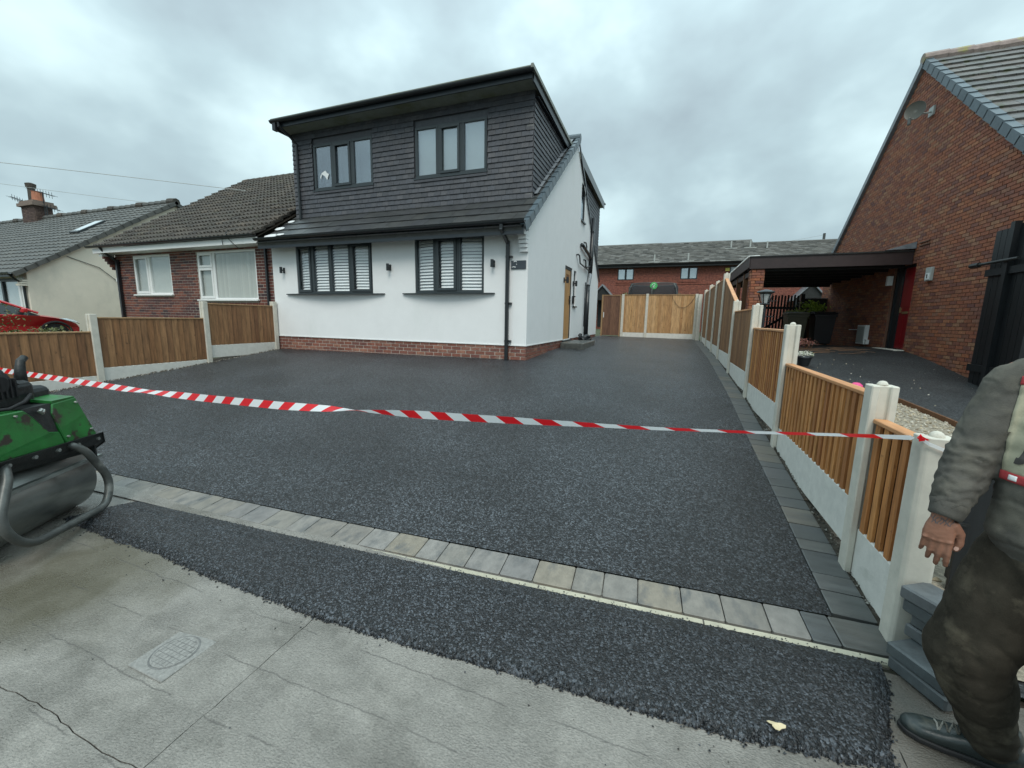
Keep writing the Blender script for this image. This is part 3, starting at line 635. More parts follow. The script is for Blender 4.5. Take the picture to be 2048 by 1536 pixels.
# bow windows
def bow(x0,x1,n,sag):
    pts=[]
    for i in range(n+1):
        t=i/n; pts.append((x0+(x1-x0)*t, FY+.035-sag*4*t*(1-t)))
    return list(zip(pts,pts[1:]))
window(H,bow(W1[0]+.005,W1[1]-.005,4,.11),.515,1.66,M['anth'],fw=.046,sash=(0,3),slats=True,backing=M['room'],back_d=.2,label='four light bow window with white shutters')
window(H,bow(W2[0]+.005,W2[1]-.005,3,.11),.515,1.66,M['anth'],fw=.05,sash=(1,),slats=True,backing=M['room'],back_d=.2,label='three light bow window with white shutters')
def sill(x0,x1,sag,z):
    b=MB(); n=16; pts=[(x0,FY+.01,z)]
    for i in range(n+1):
        t=i/n; pts.append((x0+(x1-x0)*t,FY-.045-sag*4*t*(1-t),z))
    pts.append((x1,FY+.01,z)); b.prism(pts,(0,0,.022)); b.obj('window_sill',M['anth'],H,bevel=.003)
sill(-8.97,-6.02,.12,.488); sill(-5.53,-3.33,.12,.488)
# eaves: fascia, soffit, gutter, roof strip below the dormer
b=MB(); b.box(-9.42,-2.62,7.44,7.465,1.555,1.76); b.obj('fascia',M['fascia'],H)
b=MB(); b.box(-9.42,-2.66,7.465,7.80,1.66,1.68); b.obj('soffit',M['fascia'],H)
b=MB(); gutter(b,(-9.44,7.385,1.79),(-2.575,7.385,1.79),.06); b.obj('gutter',M['black'],H)
upv=Vector((0,1,SL)).normalized(); nv=Vector((0,-SL,1)).normalized()
b=MB(); b.prism([(-9.40,7.42,1.70),(-9.40,RY,RZ-.03),(-9.40,16.4,1.43),(-9.40,16.3,1.36),(-9.40,RY,RZ-.16),(-9.40,7.44,1.62)],(9.40-2.65,0,0)); b.obj('roof',M['smooth_tile'],H)
course_tiles(H,(-9.40,7.40,hroof(7.40)-.01),(1,0,0),upv,nv,6.76,1.55,M['smooth_tile'],.333,.33,.020,lap=.05,tilt=.07)
# roof between cheek and verge, up to the ridge and down the back
course_tiles(H,(-2.93,8.65,hroof(8.65)-.01),(1,0,0),upv,nv,.28,3.6,M['smooth_tile'],.28,.33,.020,lap=.05,tilt=.07,name='slope_tile',stag=False)
course_tiles(H,(-2.65,RY+.02,RZ-.02),(-1,0,0),Vector((0,1,-SL)),Vector((0,SL,1)),.3,5.5,M['smooth_tile'],.3,.33,.02,lap=0,tilt=0,name='slope_tile',stag=False)
# verge caps
def verge_caps(parent,x,y0,z0,y1,z1,m,side=1,gauge=.30,w_=.10,h_=.14,name='verge_cap'):
    p=Vector((x,y0,z0));q=Vector((x,y1,z1));L_=(q-p).length;t=(q-p)/L_; xx=Vector((1,0,0)); n=xx.cross(t).normalized()
    if n.z<0: n=-n
    k=0;d=0
    while d<L_-.05:
        gl=min(gauge,L_-d); b=MB(); 
        ts=(t-n*.055).normalized() if True else t; c=p+t*(d+gl/2)
        b.obox(c+n*.012,(xx,ts,n),(w_,gl+.03,.016)); b.obox(c-n*(h_/2-.01)+xx*(side*(w_/2-.006)),(xx,ts,n),(.014,gl+.03,h_))
        b.obj(name,m,parent); d+=gauge;k+=1
verge_caps(H,-2.615,7.40,hroof(7.40)+.035,RY,RZ+.035,M['verge'])
b=MB(); b.obox(Vector((-2.60,(RY+16.3)/2,(RZ+hroof(16.3))/2-.03)),(Vector((1,0,0)),Vector((0,1,-SL)).normalized(),Vector((0,SL,1)).normalized()),(.03,5.6,.07)); b.obj('rear_verge',M['black'],H)
b=MB(); b.tube([(-2.56,RY,RZ+.03),(-3.2,RY,RZ+.04)],.1,12); b.obj('ridge_tile',M['verge'],H)
# corbel under the eave at the right corner
for k,(dz,dy) in enumerate([(1.515,.16),(1.44,.13),(1.365,.10),(1.29,.07)]):
    b=MB(); b.box(-2.80,-2.638,FY-dy*1.0,FY+.02,dz-.012,dz+.055); b.obj('corbel',M['render'],H,bevel=.004)
b=MB(); b.box(-2.80,-2.638,FY-.33,FY+.02,1.575,1.66); b.obj('corbel',M['render'],H)
# spilt render on the tiles at the left end
for (x,y,wx,wy) in [(-9.2,7.62,.42,.16),(-9.28,7.95,.33,.13),(-9.22,8.27,.2,.1),(-8.95,7.66,.3,.07)]:
    b=MB(); pts=[]
    for k in range(18):
        a=2*math.pi*k/18; r=1+.25*noise.noise(Vector((x*9+math.cos(a)*1.5,math.sin(a)*1.5,y)))
        px=x+wx*.5*r*math.cos(a); py=y+wy*.5*r*math.sin(a); px=max(px,-9.40); pts.append((px,py,hroof(py)+.052))
    b.prism(pts,(0,0,.006)); b.obj('render_splash',M['whitepaint'],H)
# ---- dormer
DY=8.5; DXL,DXR=-9.26,-2.83; DZ0=2.47; DZ1=4.50
b=MB(); w1=(-8.60,-6.80,3.10,4.17); w2=(-5.62,-3.85,3.10,4.17)
wall_xz(b,DY+.02,DY+.2,DXL+.02,DXR-.001,2.1,4.55,[w1,w2]); b.prism([(DXR-.2,DY+.2,2.3),(DXR-.2,RY,4.5),(DXR-.2,RY,4.55),(DXR-.2,DY+.2,4.55)],(.2,0,0)); b.prism([(DXL+.02,DY+.2,2.3),(DXL+.02,RY,4.5),(DXL+.02,RY,4.55),(DXL+.02,DY+.2,4.55)],(.2,0,0)); dm=b.obj('dormer_wall',M['tilehang'],H)
b=MB(); b.box(DXL+.3,DXR-.3,DY+.6,RY,2.3,4.4); b.obj('room',M['room'],H)
dh=[(w1[0]-DXL-.02,w1[1]-DXL+.02,w1[2]-DZ0-.08,w1[3]-DZ0+.06),(w2[0]-DXL-.02,w2[1]-DXL+.02,w2[2]-DZ0-.08,w2[3]-DZ0+.06)]
course_tiles(H,(DXL,DY,DZ0),(1,0,0),(0,0,1),(0,-1,0),DXR-DXL+.012,DZ1-DZ0,M['tilehang'],.165,.1085,.017,lap=.03,tilt=.18,holes=dh,name='hung_tile',rest='hung_tile_field',limit=300)
# cheeks
course_tiles(H,(DXR,DY-.01,DZ0),(0,1,0),(0,0,1),(1,0,0),3.2,DZ1-DZ0,M['tilehang'],.165,.1085,.017,lap=.03,tilt=.18,name='hung_tile',rest='cheek_tile_field',limit=170,clip=lambda a,bb:DZ0+bb>hroof(DY+a)+.0)
course_tiles(H,(DXL,DY+3.2,DZ0),(0,-1,0),(0,0,1),(-1,0,0),3.2,DZ1-DZ0,M['tilehang'],.165,.1085,.017,lap=.03,tilt=.18,name='hung_tile',rest='cheek_tile_field',limit=40,clip=lambda a,bb:DZ0+bb>hroof(DY+3.2-a)-.6)
for k in (0,6,12):
    for (xx,sg) in ((DXR+.012,1),):
        z=DZ0+k*.1085; b=MB(); b.obox(Vector((xx-.07,DY-.018,z+.055)),(Vector((1,0,0)),Vector((0,.13,1)).normalized(),Vector((0,-1,.13)).normalized()),(.145,.125,.015)); b.obj('corner_tile',M['tilepale'],H)
window(H,[((w1[0]+(w1[1]-w1[0])*i/3,DY+.01),(w1[0]+(w1[1]-w1[0])*(i+1)/3,DY+.01)) for i in range(3)],w1[2],w1[3],M['anth'],fw=.06,sash=(1,),gm=M['glass_dark'],backing=M['room'],back_d=.3,label='upper left window with a torn paper label on the glass')
window(H,[((w2[0]+(w2[1]-w2[0])*i/3,DY+.01),(w2[0]+(w2[1]-w2[0])*(i+1)/3,DY+.01)) for i in range(3)],w2[2],w2[3],M['anth'],fw=.06,sash=(1,),gm=M['glass_dark'],backing=M['blind'],back_d=.09,label='upper right window with pale blinds drawn')
rgbm('paper',(.75,.78,.78),.7); b=MB(); b.prism([(-8.42,DY-.001,3.42),(-8.36,DY-.001,3.50),(-8.25,DY-.001,3.55),(-8.2,DY-.001,3.49),(-8.14,DY-.001,3.46),(-8.2,DY-.001,3.33),(-8.27,DY-.001,3.42),(-8.36,DY-.001,3.47),(-8.4,DY-.001,3.36)],(0,.002,0)); b.obj('paper_label',M['paper'],H)
for w_ in (w1,w2): b=MB(); b.box(w_[0]-.03,w_[1]+.03,DY-.05,DY+.02,w_[2]-.035,w_[2]-.005); b.obj('window_sill',M['anth'],H)
for w_ in (w1,w2): b=MB(); b.obox(Vector(((w_[0]+w_[1])/2,DY-.035,w_[2]-.07)),AX,(w_[1]-w_[0]+.03,.015,.05)); b.obj('flashing',M['tilehang'],H)
# lead step flashing up the cheek
for k in range(10):
    y=DY+.05+k*.31; b=MB(); b.obox(Vector((-2.78,y+.15,hroof(y+.15)+.06)),(Vector((1,0,0)),upv,nv),(.10,.33,.012)); b.obj('lead_flashing',M['lead'],H)
# dormer roof: slab, fascia, soffit, gutter
RT0,RT1=4.63,4.47
def droof(y): return RT0+(RT1-RT0)*(y-8.06)/(11.24-8.06)
M['grpgrey']=mat('grey_green_roof_trim',(.20,.22,.19),.5,noise_s=5,noise_a=.2,stain=((.14,.15,.08),2,.5,.7,(1,1,1)))
b=MB(); b.prism([(-9.36,8.12,droof(8.12)),(-9.36,12.6,4.62),(-9.36,12.6,4.50),(-9.36,8.12,4.50)],(9.36-2.72,0,0)); b.obj('flat_roof',M['grpgrey'],H)
b=MB(); b.box(-9.34,-2.74,8.09,8.118,4.50,4.61); b.prism([(-2.735,8.12,4.45),(-2.735,11.5,4.30),(-2.735,11.5,4.48),(-2.735,8.12,4.61)],(.025,0,0)); b.box(-9.37,-9.345,8.12,9.3,4.45,4.60); b.obj('fascia',M['fascia'],H)
b=MB(); b.box(-9.34,-2.74,8.12,8.5,4.505,4.515); b.box(-2.83,-2.736,8.5,11.3,4.36,4.375); b.box(-9.34,-9.26,8.5,9.3,4.475,4.49); b.obj('soffit',M['soffit'],H)
b=MB(); gutter(b,(-9.42,8.03,4.64),(-2.70,8.03,4.64),.06); b.obj('gutter',M['black'],H)
b=MB(); b.obox(Vector((-2.70,9.65,4.57)),(Vector((1,0,0)),Vector((0,3.4,-.14)).normalized(),Vector((0,.14,3.4)).normalized()),(.05,3.4,.07)); b.box(-9.4,-2.7,8.0,8.12,4.655,4.675); b.obj('roof_trim',M['grpgrey'],H)
# downpipes
b=MB(); b.tube([(-9.17,8.03,4.58),(-9.17,8.03,4.5),(-9.10,8.3,4.34),(-9.06,8.42,4.22),(-9.06,8.42,2.42)],.034,10); b.obox(Vector((-9.3,8.06,4.50)),AX,(.10,.12,.16)); 
b.obj('downpipe',M['black'],H)
dp=MB(); 
dp.box(-3.075,-3.01,7.36,7.42,1.62,1.74); dp.obox(Vector((-3.04,7.55,1.55)),(Vector((1,0,0)),Vector((0,.38,-.22)).normalized(),Vector((0,.22,.38)).normalized()),(.062,.44,.062)); dp.box(-3.073,-3.007,7.70,7.765,-.85,1.50)
dp.obj('downpipe',M['black'],H,bevel=.006)
b=MB()
for z in (1.2,.30,-.45): b.box(-3.09,-2.955,7.735,7.80,z-.018,z+.018)
b.obj('pipe_bracket',M['black'],H)
# number plate with the white 3
pl=MB(); pl.box(-2.985,-2.675,7.775,7.80,.965,1.125); plate=pl.obj('number_plate',mat('slate_plate',(.045,.055,.068),.25,noise_a=.1),H,bevel=.004)
rgbm('plate_white',(.85,.87,.87),.5); b=MB(); yy=7.773
arc=[(-2.895+.034*math.cos(a),yy,1.085+.026*math.sin(a)) for a in [math.radians(d) for d in range(150,-91,-20)]]
b.tube(arc[:7],.0095,6); b.tube([(p[0]+.0,p[1],p[2]-.056) for p in [(-2.895+.037*math.cos(math.radians(d)),yy,1.085+.030*math.sin(math.radians(d))) for d in range(-150,-60,15)]],.0095,6)
b.tube([(-2.875,yy,1.062),(-2.868,yy,1.055),(-2.862,yy,1.045)],.006,6); b.box(-2.965,-2.90,yy-.001,yy+.003,1.0,1.008); b.obj('numeral',M['plate_white'],plate)
# wall lamps
def wall_lamp(o,n,u):
    b=MB(); o=Vector(o);n=Vector(n);u=Vector(u);Z=Vector((0,0,1))
    b.obox(o+n*.012,(u,n,Z),(.05,.024,.13)); b.obox(o+n*.055,(u,n,Z),(.03,.06,.03)); b.lathe(o+n*.10-Z*.075,[(.030,0),(.032,.01),(.032,.14),(.030,.15)],12); b.obj('wall_lamp',M['black'],H,bevel=.002)
for (x,z) in ((-9.03,1.08),(-5.86,1.07),(-3.36,1.08)): wall_lamp((x,7.8,z),(0,-1,0),(1,0,0))
wall_lamp((XR,10.75,1.02),(1,0,0),(0,1,0)); wall_lamp((XR,11.84,1.02),(1,0,0),(0,1,0))
# side door, narrow window, upper window
b=MB(); b.box(XR-.16,XR-.015,10.87,10.94,-.56,1.42);b.box(XR-.16,XR-.015,11.65,11.72,-.56,1.42);b.box(XR-.16,XR-.015,10.94,11.65,1.35,1.42);b.box(XR-.16,XR+.03,10.85,11.74,-.60,-.555); df=b.obj('door_frame',M['anth'],H)
b=MB(); b.box(XR-.09,XR-.03,10.95,11.64,-.55,1.345); dr=b.obj('door',M['oak'],H,bevel=.003)
b=MB()
for y in (11.06,11.295,11.53):
    b.box(XR-.032,XR-.024,y-.09,y+.09,-.40,.95)
b.obj('door_panel',M['oak'],dr,bevel=.003)
b=MB(); b.box(XR-.032,XR-.022,11.12,11.46,1.02,1.22); b.obj('door_glass',M['glass_dark'],dr)
b=MB(); b.box(XR-.07,XR-.0,11.53,11.58,.42,.66); b.tube([(XR-.01,11.55,.55),(XR+.0,11.45,.55)],.012,8); b.obj('handle',M['black'],dr)
b=MB(); b.box(XR,XR+.06,11.80,11.86,.45,.66); b.box(XR,XR+.09,11.79,11.87,.64,.67); b.obj('key_safe',M['black'],H)
window(H,[((XR-.06,11.93),(XR-.06,12.28))],.40,1.40,M['anth'],fw=.05,gm=M['glass_dark'],backing=M['room'])
window(H,[((XR-.03,12.55),(XR-.03,13.12))],2.93,3.95,M['anth'],fw=.05,gm=M['glass_dark'],backing=M['room'])
b=MB(); b.box(XR-.05,XR+.05,11.90,12.31,.36,.395); b.box(XR-.05,XR+.05,12.58,13.16,2.89,2.925); b.obj('window_sill',M['anth'],H)
# soil pipe and its branches
b=MB(); b.tube([(XR+.06,14.31,3.33),(XR+.06,14.22,2.05),(XR+.06,14.12,1.50)],.072,12); b.obj('soil_pipe',M['black'],H,smooth=True)
b=MB(); b.tube([(XR+.06,14.12,1.50),(XR+.06,13.98,1.3),(XR+.06,13.86,1.12)],.078,12); b.obj('pipe_collar',mat('foil_wrap',(.22,.23,.24),.35,metal=.5,noise_a=.2),H)
b=MB(); b.tube([(XR+.06,13.86,1.12),(XR+.06,13.85,-.60)],.072,12); b.obj('soil_pipe',M['black'],H,smooth=True)
b=MB(); b.tube([(XR+.05,12.62,2.22),(XR+.07,12.8,2.20),(XR+.08,13.5,2.1),(XR+.06,14.22,2.02)],.05,10); b.obj('waste_branch',M['black'],H,smooth=True)
for pts in ([(XR,12.15,1.86),(XR+.06,12.15,1.87),(XR+.06,12.33,1.86),(XR+.06,12.45,1.66),(XR+.07,13.95,1.60)],[(XR,13.15,2.38),(XR+.05,13.25,2.38),(XR+.05,13.4,2.3),(XR+.05,13.42,2.1)],[(XR,13.2,1.87),(XR+.05,13.3,1.86),(XR+.05,13.38,1.78),(XR+.05,13.40,1.66),(XR+.06,13.7,1.70),(XR+.08,13.95,1.76)],[(XR+.05,13.5,1.2),(XR+.05,13.5,-.2),(XR+.06,13.55,-.22),(XR+.06,13.56,-.6)]):
    b=MB(); b.tube(pts,.022,8); b.obj('waste_pipe',M['black'],H,smooth=True)
b=MB()
for z in (2.9,.95): b.box(XR,XR+.12,13.80 if z<1.2 else 14.2,13.92 if z<1.2 else 14.32,z-.02,z+.02)
b.obj('pipe_bracket',M['black'],H)
# rear dormer cheek seen past the gable
RXR=-2.72
b=MB(); b.prism([(-9.2,12.2,4.5),(-9.2,16.35,4.33),(-9.2,16.35,1.4),(-9.2,12.2,4.4)],(9.2+RXR-.03,0,0)); b.obj('rear_dormer_wall',M['tilehang'],H)
course_tiles(H,(RXR-.02,12.3,1.7),(0,1,0),(0,0,1),(1,0,0),4.05,2.65,M['tilehang'],.165,.11,.013,lap=.03,tilt=.13,name='hung_tile',rest='rear_tile_field',limit=90,clip=lambda a,bb:1.7+bb>hroof(12.3+a)-.02 and 1.7+bb<4.40-.04*a)
b=MB(); b.prism([(-9.3,12.2,4.66),(-9.3,16.65,4.46),(-9.3,16.65,4.24),(-9.3,12.2,4.46)],(9.3+RXR+.10,0,0)); b.obj('rear_dormer_roof',M['grpgrey'],H)
b=MB(); b.prism([(RXR+.102,12.2,4.60),(RXR+.102,16.6,4.42),(RXR+.102,16.6,4.18),(RXR+.102,12.2,4.36)],(.02,0,0)); gutter(b,(-9.3,16.72,4.42),(RXR+.14,16.72,4.42),.06); b.obj('rear_fascia',M['black'],H)
# door step slab
st=MB(); st.prism([(-2.60,10.45,-.80),(-1.98,10.45,-.80),(-1.98,12.15,-.80),(-2.60,12.15,-.80)],(0,0,.21)); tag(st.obj('door_step',M['tubegrey'],None,bevel=.02,loc=(-2.3,11.3,-.8)),'low dark grey stone step by the oak side door of the white house','doorstep')
# heap of black hose and boots by the step
hb=thing('hose_heap','small heap of black hose lying at the foot of the black soil pipe','hose',(-2.35,12.9,-.69))
b=MB()
pts=[]
for k in range(70):
    a=k*.55; r=.17+.05*math.sin(k*.9); pts.append((-2.40+r*.8*math.cos(a),12.75+r*2.2*math.sin(a)+.1*math.sin(k*.3),-.63+.15*k/70+.03*math.sin(k*1.7)))
b.tube(pts,.03,7); b.obj('coil',M['black'],hb,smooth=True)
b=MB(); b.tube([(-2.45,12.35,-.6),(-2.4,12.2,-.42),(-2.42,12.1,-.40),(-2.40,12.0,-.55)],.022,7); b.obj('hose_end',M['black'],hb,smooth=True)
#@@PART4
# ================================================================== FENCES
def post(parent,x,y,z0,z1,m=None,along='y',w=.13,d=.10,cap=True):
    m=m or M['concrete']; b=MB(); hx,hy=w/2,d/2; sw,sd=.026,.022
    pr=[(-hx,-hy),(-sw,-hy),(-sw,-hy+sd),(sw,-hy+sd),(sw,-hy),(hx,-hy),(hx,hy),(sw,hy),(sw,hy-sd),(-sw,hy-sd),(-sw,hy),(-hx,hy)]
    if along=='x': pr=[(q,p) for p,q in pr][::-1]
    b.prism([(x+p,y+q,z0) for p,q in pr],(0,0,z1-z0))
    if cap:
        c=[(x-.028,y-.028,z1),(x+.028,y-.028,z1),(x+.028,y+.028,z1),(x-.028,y+.028,z1)]
        b.lathe((x,y,z1-.002),[(.030,0),(.026,.016),(.014,.026),(.0,.029)],10)
    o=b.obj('post',m,parent,bevel=.006); return o
def bay(parent,x,ya,yb,top_a,top_b,gt,zb,style,side=-1,m=None,cap=None,capm=None,gx=.05):
    "one bay of a fence that runs along Y; a near end, b far end; side = visible face"
    L_=yb-ya
    if gt is not None:
        b=MB(); b.box(x-gx/2,x+gx/2,ya,yb,zb,gt); b.obj('gravel_board',M['concrete_w'],parent,bevel=.006)
    top=lambda y: top_a+(top_b-top_a)*(y-ya)/L_
    it=[];itb=[]
    if style=='slat':
        n=int(round(L_/.1))
        for k in range(n):
            y=ya+(k+.5)*L_/n; zt=top(y)-.03; zb_=gt-.015+R_.uniform(-.008,.012)
            it.append(((x+side*.016,y,(zt+zb_)/2),AX,(.016,.056,zt-zb_)))
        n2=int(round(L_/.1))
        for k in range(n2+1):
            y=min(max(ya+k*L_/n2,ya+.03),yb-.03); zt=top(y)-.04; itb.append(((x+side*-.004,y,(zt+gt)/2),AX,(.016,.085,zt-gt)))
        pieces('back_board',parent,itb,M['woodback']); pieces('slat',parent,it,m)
    else:
        n=int(round(L_/.108)); a=math.radians(5)
        for k in range(n):
            y=ya+(k+.5)*L_/n; zt=top(y-.05 if top_b>top_a else y+.05)-.025 if top_a!=top_b else top(y)-.025
            yv=Vector((side*.13,1,0)).normalized(); xv=Vector((1,-side*.13,0)).normalized()
            it.append(((x+side*.014,y,(zt+gt)/2+.002),(xv,yv,AX[2]),(.012,L_/n+.016,zt-gt)))
        pieces('board',parent,it,m)
        b=MB(); b.box(x-side*.03-.012,x-side*.03+.012,ya,yb,gt+.12,gt+.17); b.box(x-side*.03-.012,x-side*.03+.012,ya,yb,min(top_a,top_b)-.2,min(top_a,top_b)-.15); b.obj('rail',M['woodback'],parent)
    t=Vector((0,L_,top_b-top_a)).normalized(); n_=Vector((1,0,0)).cross(t)
    b=MB(); b.obox(Vector((x,(ya+yb)/2,(top_a+top_b)/2-.013)),(Vector((1,0,0)),t,n_),(.072,L_/abs(t.y),.026)); b.obj('cap_rail',capm or M['woodrail'],parent,bevel=.004)
FX=1.215
F=thing('boundary_fence','stepped timber and concrete post fence along the right side of the driveway','fence',(FX,2.4,-1.6))
PY=[2.44,3.02,5.06,7.02,9.05,11.1,12.8,14.7,16.65]; PT=[-.51,-.35,-.01,.262,.412,1.14,1.11,1.16,1.14]
for y,z in zip(PY[1:],PT[1:]): post(F,FX,y,g(FX,y)-.3,z)
b=MB(); b.prism([(FX-.065+p,2.44+q,-1.9) for p,q in ((0,-.035),(.018,-.05),(.112,-.05),(.13,-.035),(.13,.05),(.09,.05),(.09,.03),(.04,.03),(.04,.05),(0,.05))],(0,0,1.39)); b.lathe((FX,2.44,-.512),[(.030,0),(.026,.016),(.014,.026),(.0,.029)],10); b.obj('post',M['concrete'],F,bevel=.004)
def B_(i): return (PY[i]+.04,PY[i+1]-.04)
a,c=B_(0); bay(F,FX,a,c,-.548,-.548,-1.245,-1.575,'slat',m=M['woodnew'])
a,c=B_(1); bay(F,FX,a,c,-.411,-.411,-1.107,-1.435,'slat',m=M['woodnew'])
a,c=B_(2); bay(F,FX,a,c,-.066,-.066,-.885,-1.20,'slat',m=M['woodnew'])
a,c=B_(3); bay(F,FX,a,c,.222,.222,-.765,-1.07,'flat',m=M['woodmid'])
a,c=B_(4); bay(F,FX,a,c,.41,1.03,-.640,-.95,'flat',m=M['woodmid'])
a,c=B_(5); bay(F,FX,a,c,1.05,1.05,-.60,-.92,'flat',m=M['woodmid'])
a,c=B_(6); bay(F,FX,a,c,1.05,1.05,-.57,-.90,'flat',m=M['woodmid'])
a,c=B_(7); bay(F,FX,a,c,1.05,1.05,-.54,-.86,'flat',m=M['woodmid'])
bay(F,FX,16.70,17.5,1.05,1.05,-.54,-.86,'flat',m=M['woodmid'])
# left fence
LX=-9.40
F2=thing('side_fence','lower brown board fence with pale concrete posts left of the driveway','fence',(LX,4,-1.3))
LY=[0.45,2.30,4.15,6.03,7.72]; LT=[-.62,-.30,-.052,.245,.315]
for y,z in zip(LY,LT): post(F2,LX,y,g(LX,y)-.3,z,cap=False)
bay(F2,LX,LY[0]+.04,LY[1]-.04,-.60,-.60,-1.30,-1.55,'flat',side=1,m=M['woodmid'],capm=M['woodpost'])
bay(F2,LX,LY[1]+.04,LY[2]-.04,-.35,-.35,-1.13,-1.42,'flat',side=1,m=M['woodmid'],capm=M['woodpost'])
bay(F2,LX,LY[2]+.04,LY[3]-.04,-.105,-.105,-1.0,-1.29,'flat',side=1,m=M['woodmid'],capm=M['woodpost'])
bay(F2,LX,LY[3]+.04,LY[4]-.04,.215,.215,-.70,-.975,'flat',side=1,m=M['woodmid'],capm=M['woodpost'])
b=MB()
for i in range(1300):
    y=R_.uniform(.5,7.7); x=R_.uniform(-9.42,-9.24); r=R_.uniform(.006,.02); pebble(b,(x,y,g(x,y)+r*.2),r,i)
b.obj('fence_foot_rubble',M['rubble'],kind='stuff')
grid('soil_strip',M['soil'],lambda u,v:(u,v,g(u,v)-.03+.03*noise.noise(Vector((u*7,v*7,1)))),lin(-9.9,-9.25,8),lin(.3,7.8,120),kind='structure')
# back fence along X with a gate
BY=17.62
F3=thing('back_fence','yellow timber panel fence with concrete posts across the far end of the driveway','fence',(0,BY,-.65))
PXs=[-1.80,-.86,.96]
for x,z in zip(PXs,[1.07,1.08,1.07]): post(F3,x,BY,-1.0,z,along='x',cap=False)
for (xa,xb) in ((-1.76,-.90),(-.82,.92)):
    b=MB(); b.box(xa,xb,BY-.025,BY+.025,-.9,-.475); b.obj('gravel_board',M['concrete_w'],F3,bevel=.006)
    n=int(round((xb-xa)/.1)); it=[]
    for k in range(n):
        x=xa+(k+.5)*(xb-xa)/n; it.append(((x,BY-.02,.28),(Vector((1,.08,0)).normalized(),Vector((-.08,1,0)).normalized(),AX[2]),((xb-xa)/n+.012,.012,1.50)))
    pieces('board',F3,it,M['woodyel']); b=MB(); b.box(xa,xb,BY-.045,BY+.02,1.03,1.055); b.obj('cap_rail',M['woodpost'],F3)
GT=thing('garden_gate','dark brown boarded garden gate between the white house and the back fence','gate',(-2.25,BY,-.64))
it=[]
for k in range(7):
    x=-2.54+k*.105; it.append(((x,BY-.02,.20),(Vector((1,.06,0)).normalized(),Vector((-.06,1,0)).normalized(),AX[2]),(.108,.016,1.62)))
pieces('board',GT,it,M['wooddark'])
b=MB(); b.box(-2.66,-2.60,BY-.05,BY+.05,-.66,1.05); b.obj('gate_post',M['woodpost'],GT); b=MB(); b.box(-1.91,-1.865,BY-.05,BY+.05,-.66,1.03); b.obj('gate_post',M['woodpost'],GT)
b=MB(); b.box(-2.60,-1.91,BY-.05,BY+.0,1.015,1.045); b.obj('cap_rail',M['woodpost'],GT)
b=MB(); b.box(-2.575,-2.545,BY-.05,BY-.028,.12,.34); b.obj('latch',M['white'],GT)
b=MB(); b.tube([(.05+.85*t,BY-.06,1.0-.46*math.sin(math.pi*t)**.8) for t in [i/16 for i in range(17)]],.006,6); tag(b.obj('hanging_cable',M['black'],loc=(.5,BY,.9)),'thin dark cable drooping across the yellow back fence','cable')
# white downpipe style rail lying by the corner
b=MB(); b.box(.99,1.12,BY-.6,BY-.12,-.9,1.02); tag(b.obj('corner_post',M['concrete'],bevel=.01,loc=(1.05,BY-.3,-.8)),'grey concrete corner post where the back fence meets the tall side panels','post')
# ================================================================== LEFT BRICK BUNGALOW
K=thing('brick_bungalow','dark red brick bungalow with weathered brown tiles and white windows joined to the white house','bungalow',(-12.7,7.8,-.9))
BXL,BXR=-16.0,-9.43; w1=(-15.12,-13.42,.515,1.64); w2=(-12.27,-10.02,.37,1.64)
BRY,BRZ=12.3,5.12; bs=(BRZ-1.90)/(BRY-7.45)
def broof(y): return BRZ-bs*abs(y-BRY)
b=MB(); wall_xz(b,FY+.02,FY+.25,BXL+.02,BXR,-1.2,1.72,[w1,w2]); wall_yz(b,BXL+.02,BXL+.25,FY+.25,16.8,-1.2,lambda y:broof(y)-.12,[],br=(BRY,)); b.obj('wall',M['mortar'],K)
b=MB(); b.box(BXL+.3,BXR-.1,FY+.8,16,-1,1.6); b.obj('room',M['room'],K)
bricks(K,(BXL,FY+.018,0),(1,0,0),(0,-1,0),BXR-BXL,-.90,1.70,M['leftbrick'],holes=[(w1[0]-BXL,w1[1]-BXL,w1[2]-.02,w1[3]),(w2[0]-BXL,w2[1]-BXL,w2[2]-.02,w2[3])],limit=300)
window(K,[((w1[0],FY+.05),(-14.42,FY+.05)),((-14.42,FY+.05),(w1[1],FY+.05))],w1[2],w1[3],M['white'],fw=.05,sash=(0,),backing=M['blind'],label='two light white window')
window(K,[((w2[0],FY+.05),(-11.63,FY+.05)),((-11.63,FY+.05),(w2[1],FY+.05))],w2[2],w2[3],M['white'],fw=.05,sash=(0,),transom={0:1.22},backing=M['blind'],label='wide white window with vertical blinds')
for (a0,a1,z) in ((w1[0]-.05,w1[1]+.05,w1[2]),(w2[0]-.05,w2[1]+.05,w2[2])):
    b=MB(); b.box(a0,a1,FY-.05,FY+.06,z-.035,z-.002); b.obj('window_sill',M['white'],K,bevel=.004)
me=unit_for(M['blind'])
for k in range(19):
    o=bpy.data.objects.new('blind_slat',me); place(o,K,(-11.52+k*.078,FY+.075,1.0)); o.rotation_mode='QUATERNION'; o.rotation_quaternion=Quaternion((0,0,1),math.radians(28+R_.uniform(-3,3))); o.scale=(.08,.004,1.14)
b=MB(); b.box(-16.3,-9.45,FY-.36,FY-.335,1.70,1.84); b.obj('fascia',M['white'],K)
b=MB(); b.box(-16.3,-9.45,FY-.335,FY+.02,1.70,1.715); b.obj('soffit',M['white'],K)
b=MB(); gutter(b,(-16.45,FY-.42,1.90),(-9.46,FY-.42,1.90),.058); b.obj('gutter',M['black'],K)
bu=Vector((0,1,bs)).normalized(); bn=Vector((0,-bs,1)).normalized()
b=MB(); b.prism([(-16.0,7.46,1.85),(-16.0,BRY,BRZ-.05),(-16.0,17.1,1.85),(-16.0,BRY,BRZ-.2)],(6.55,0,0)); b.obj('roof',M['mosstile'],K)
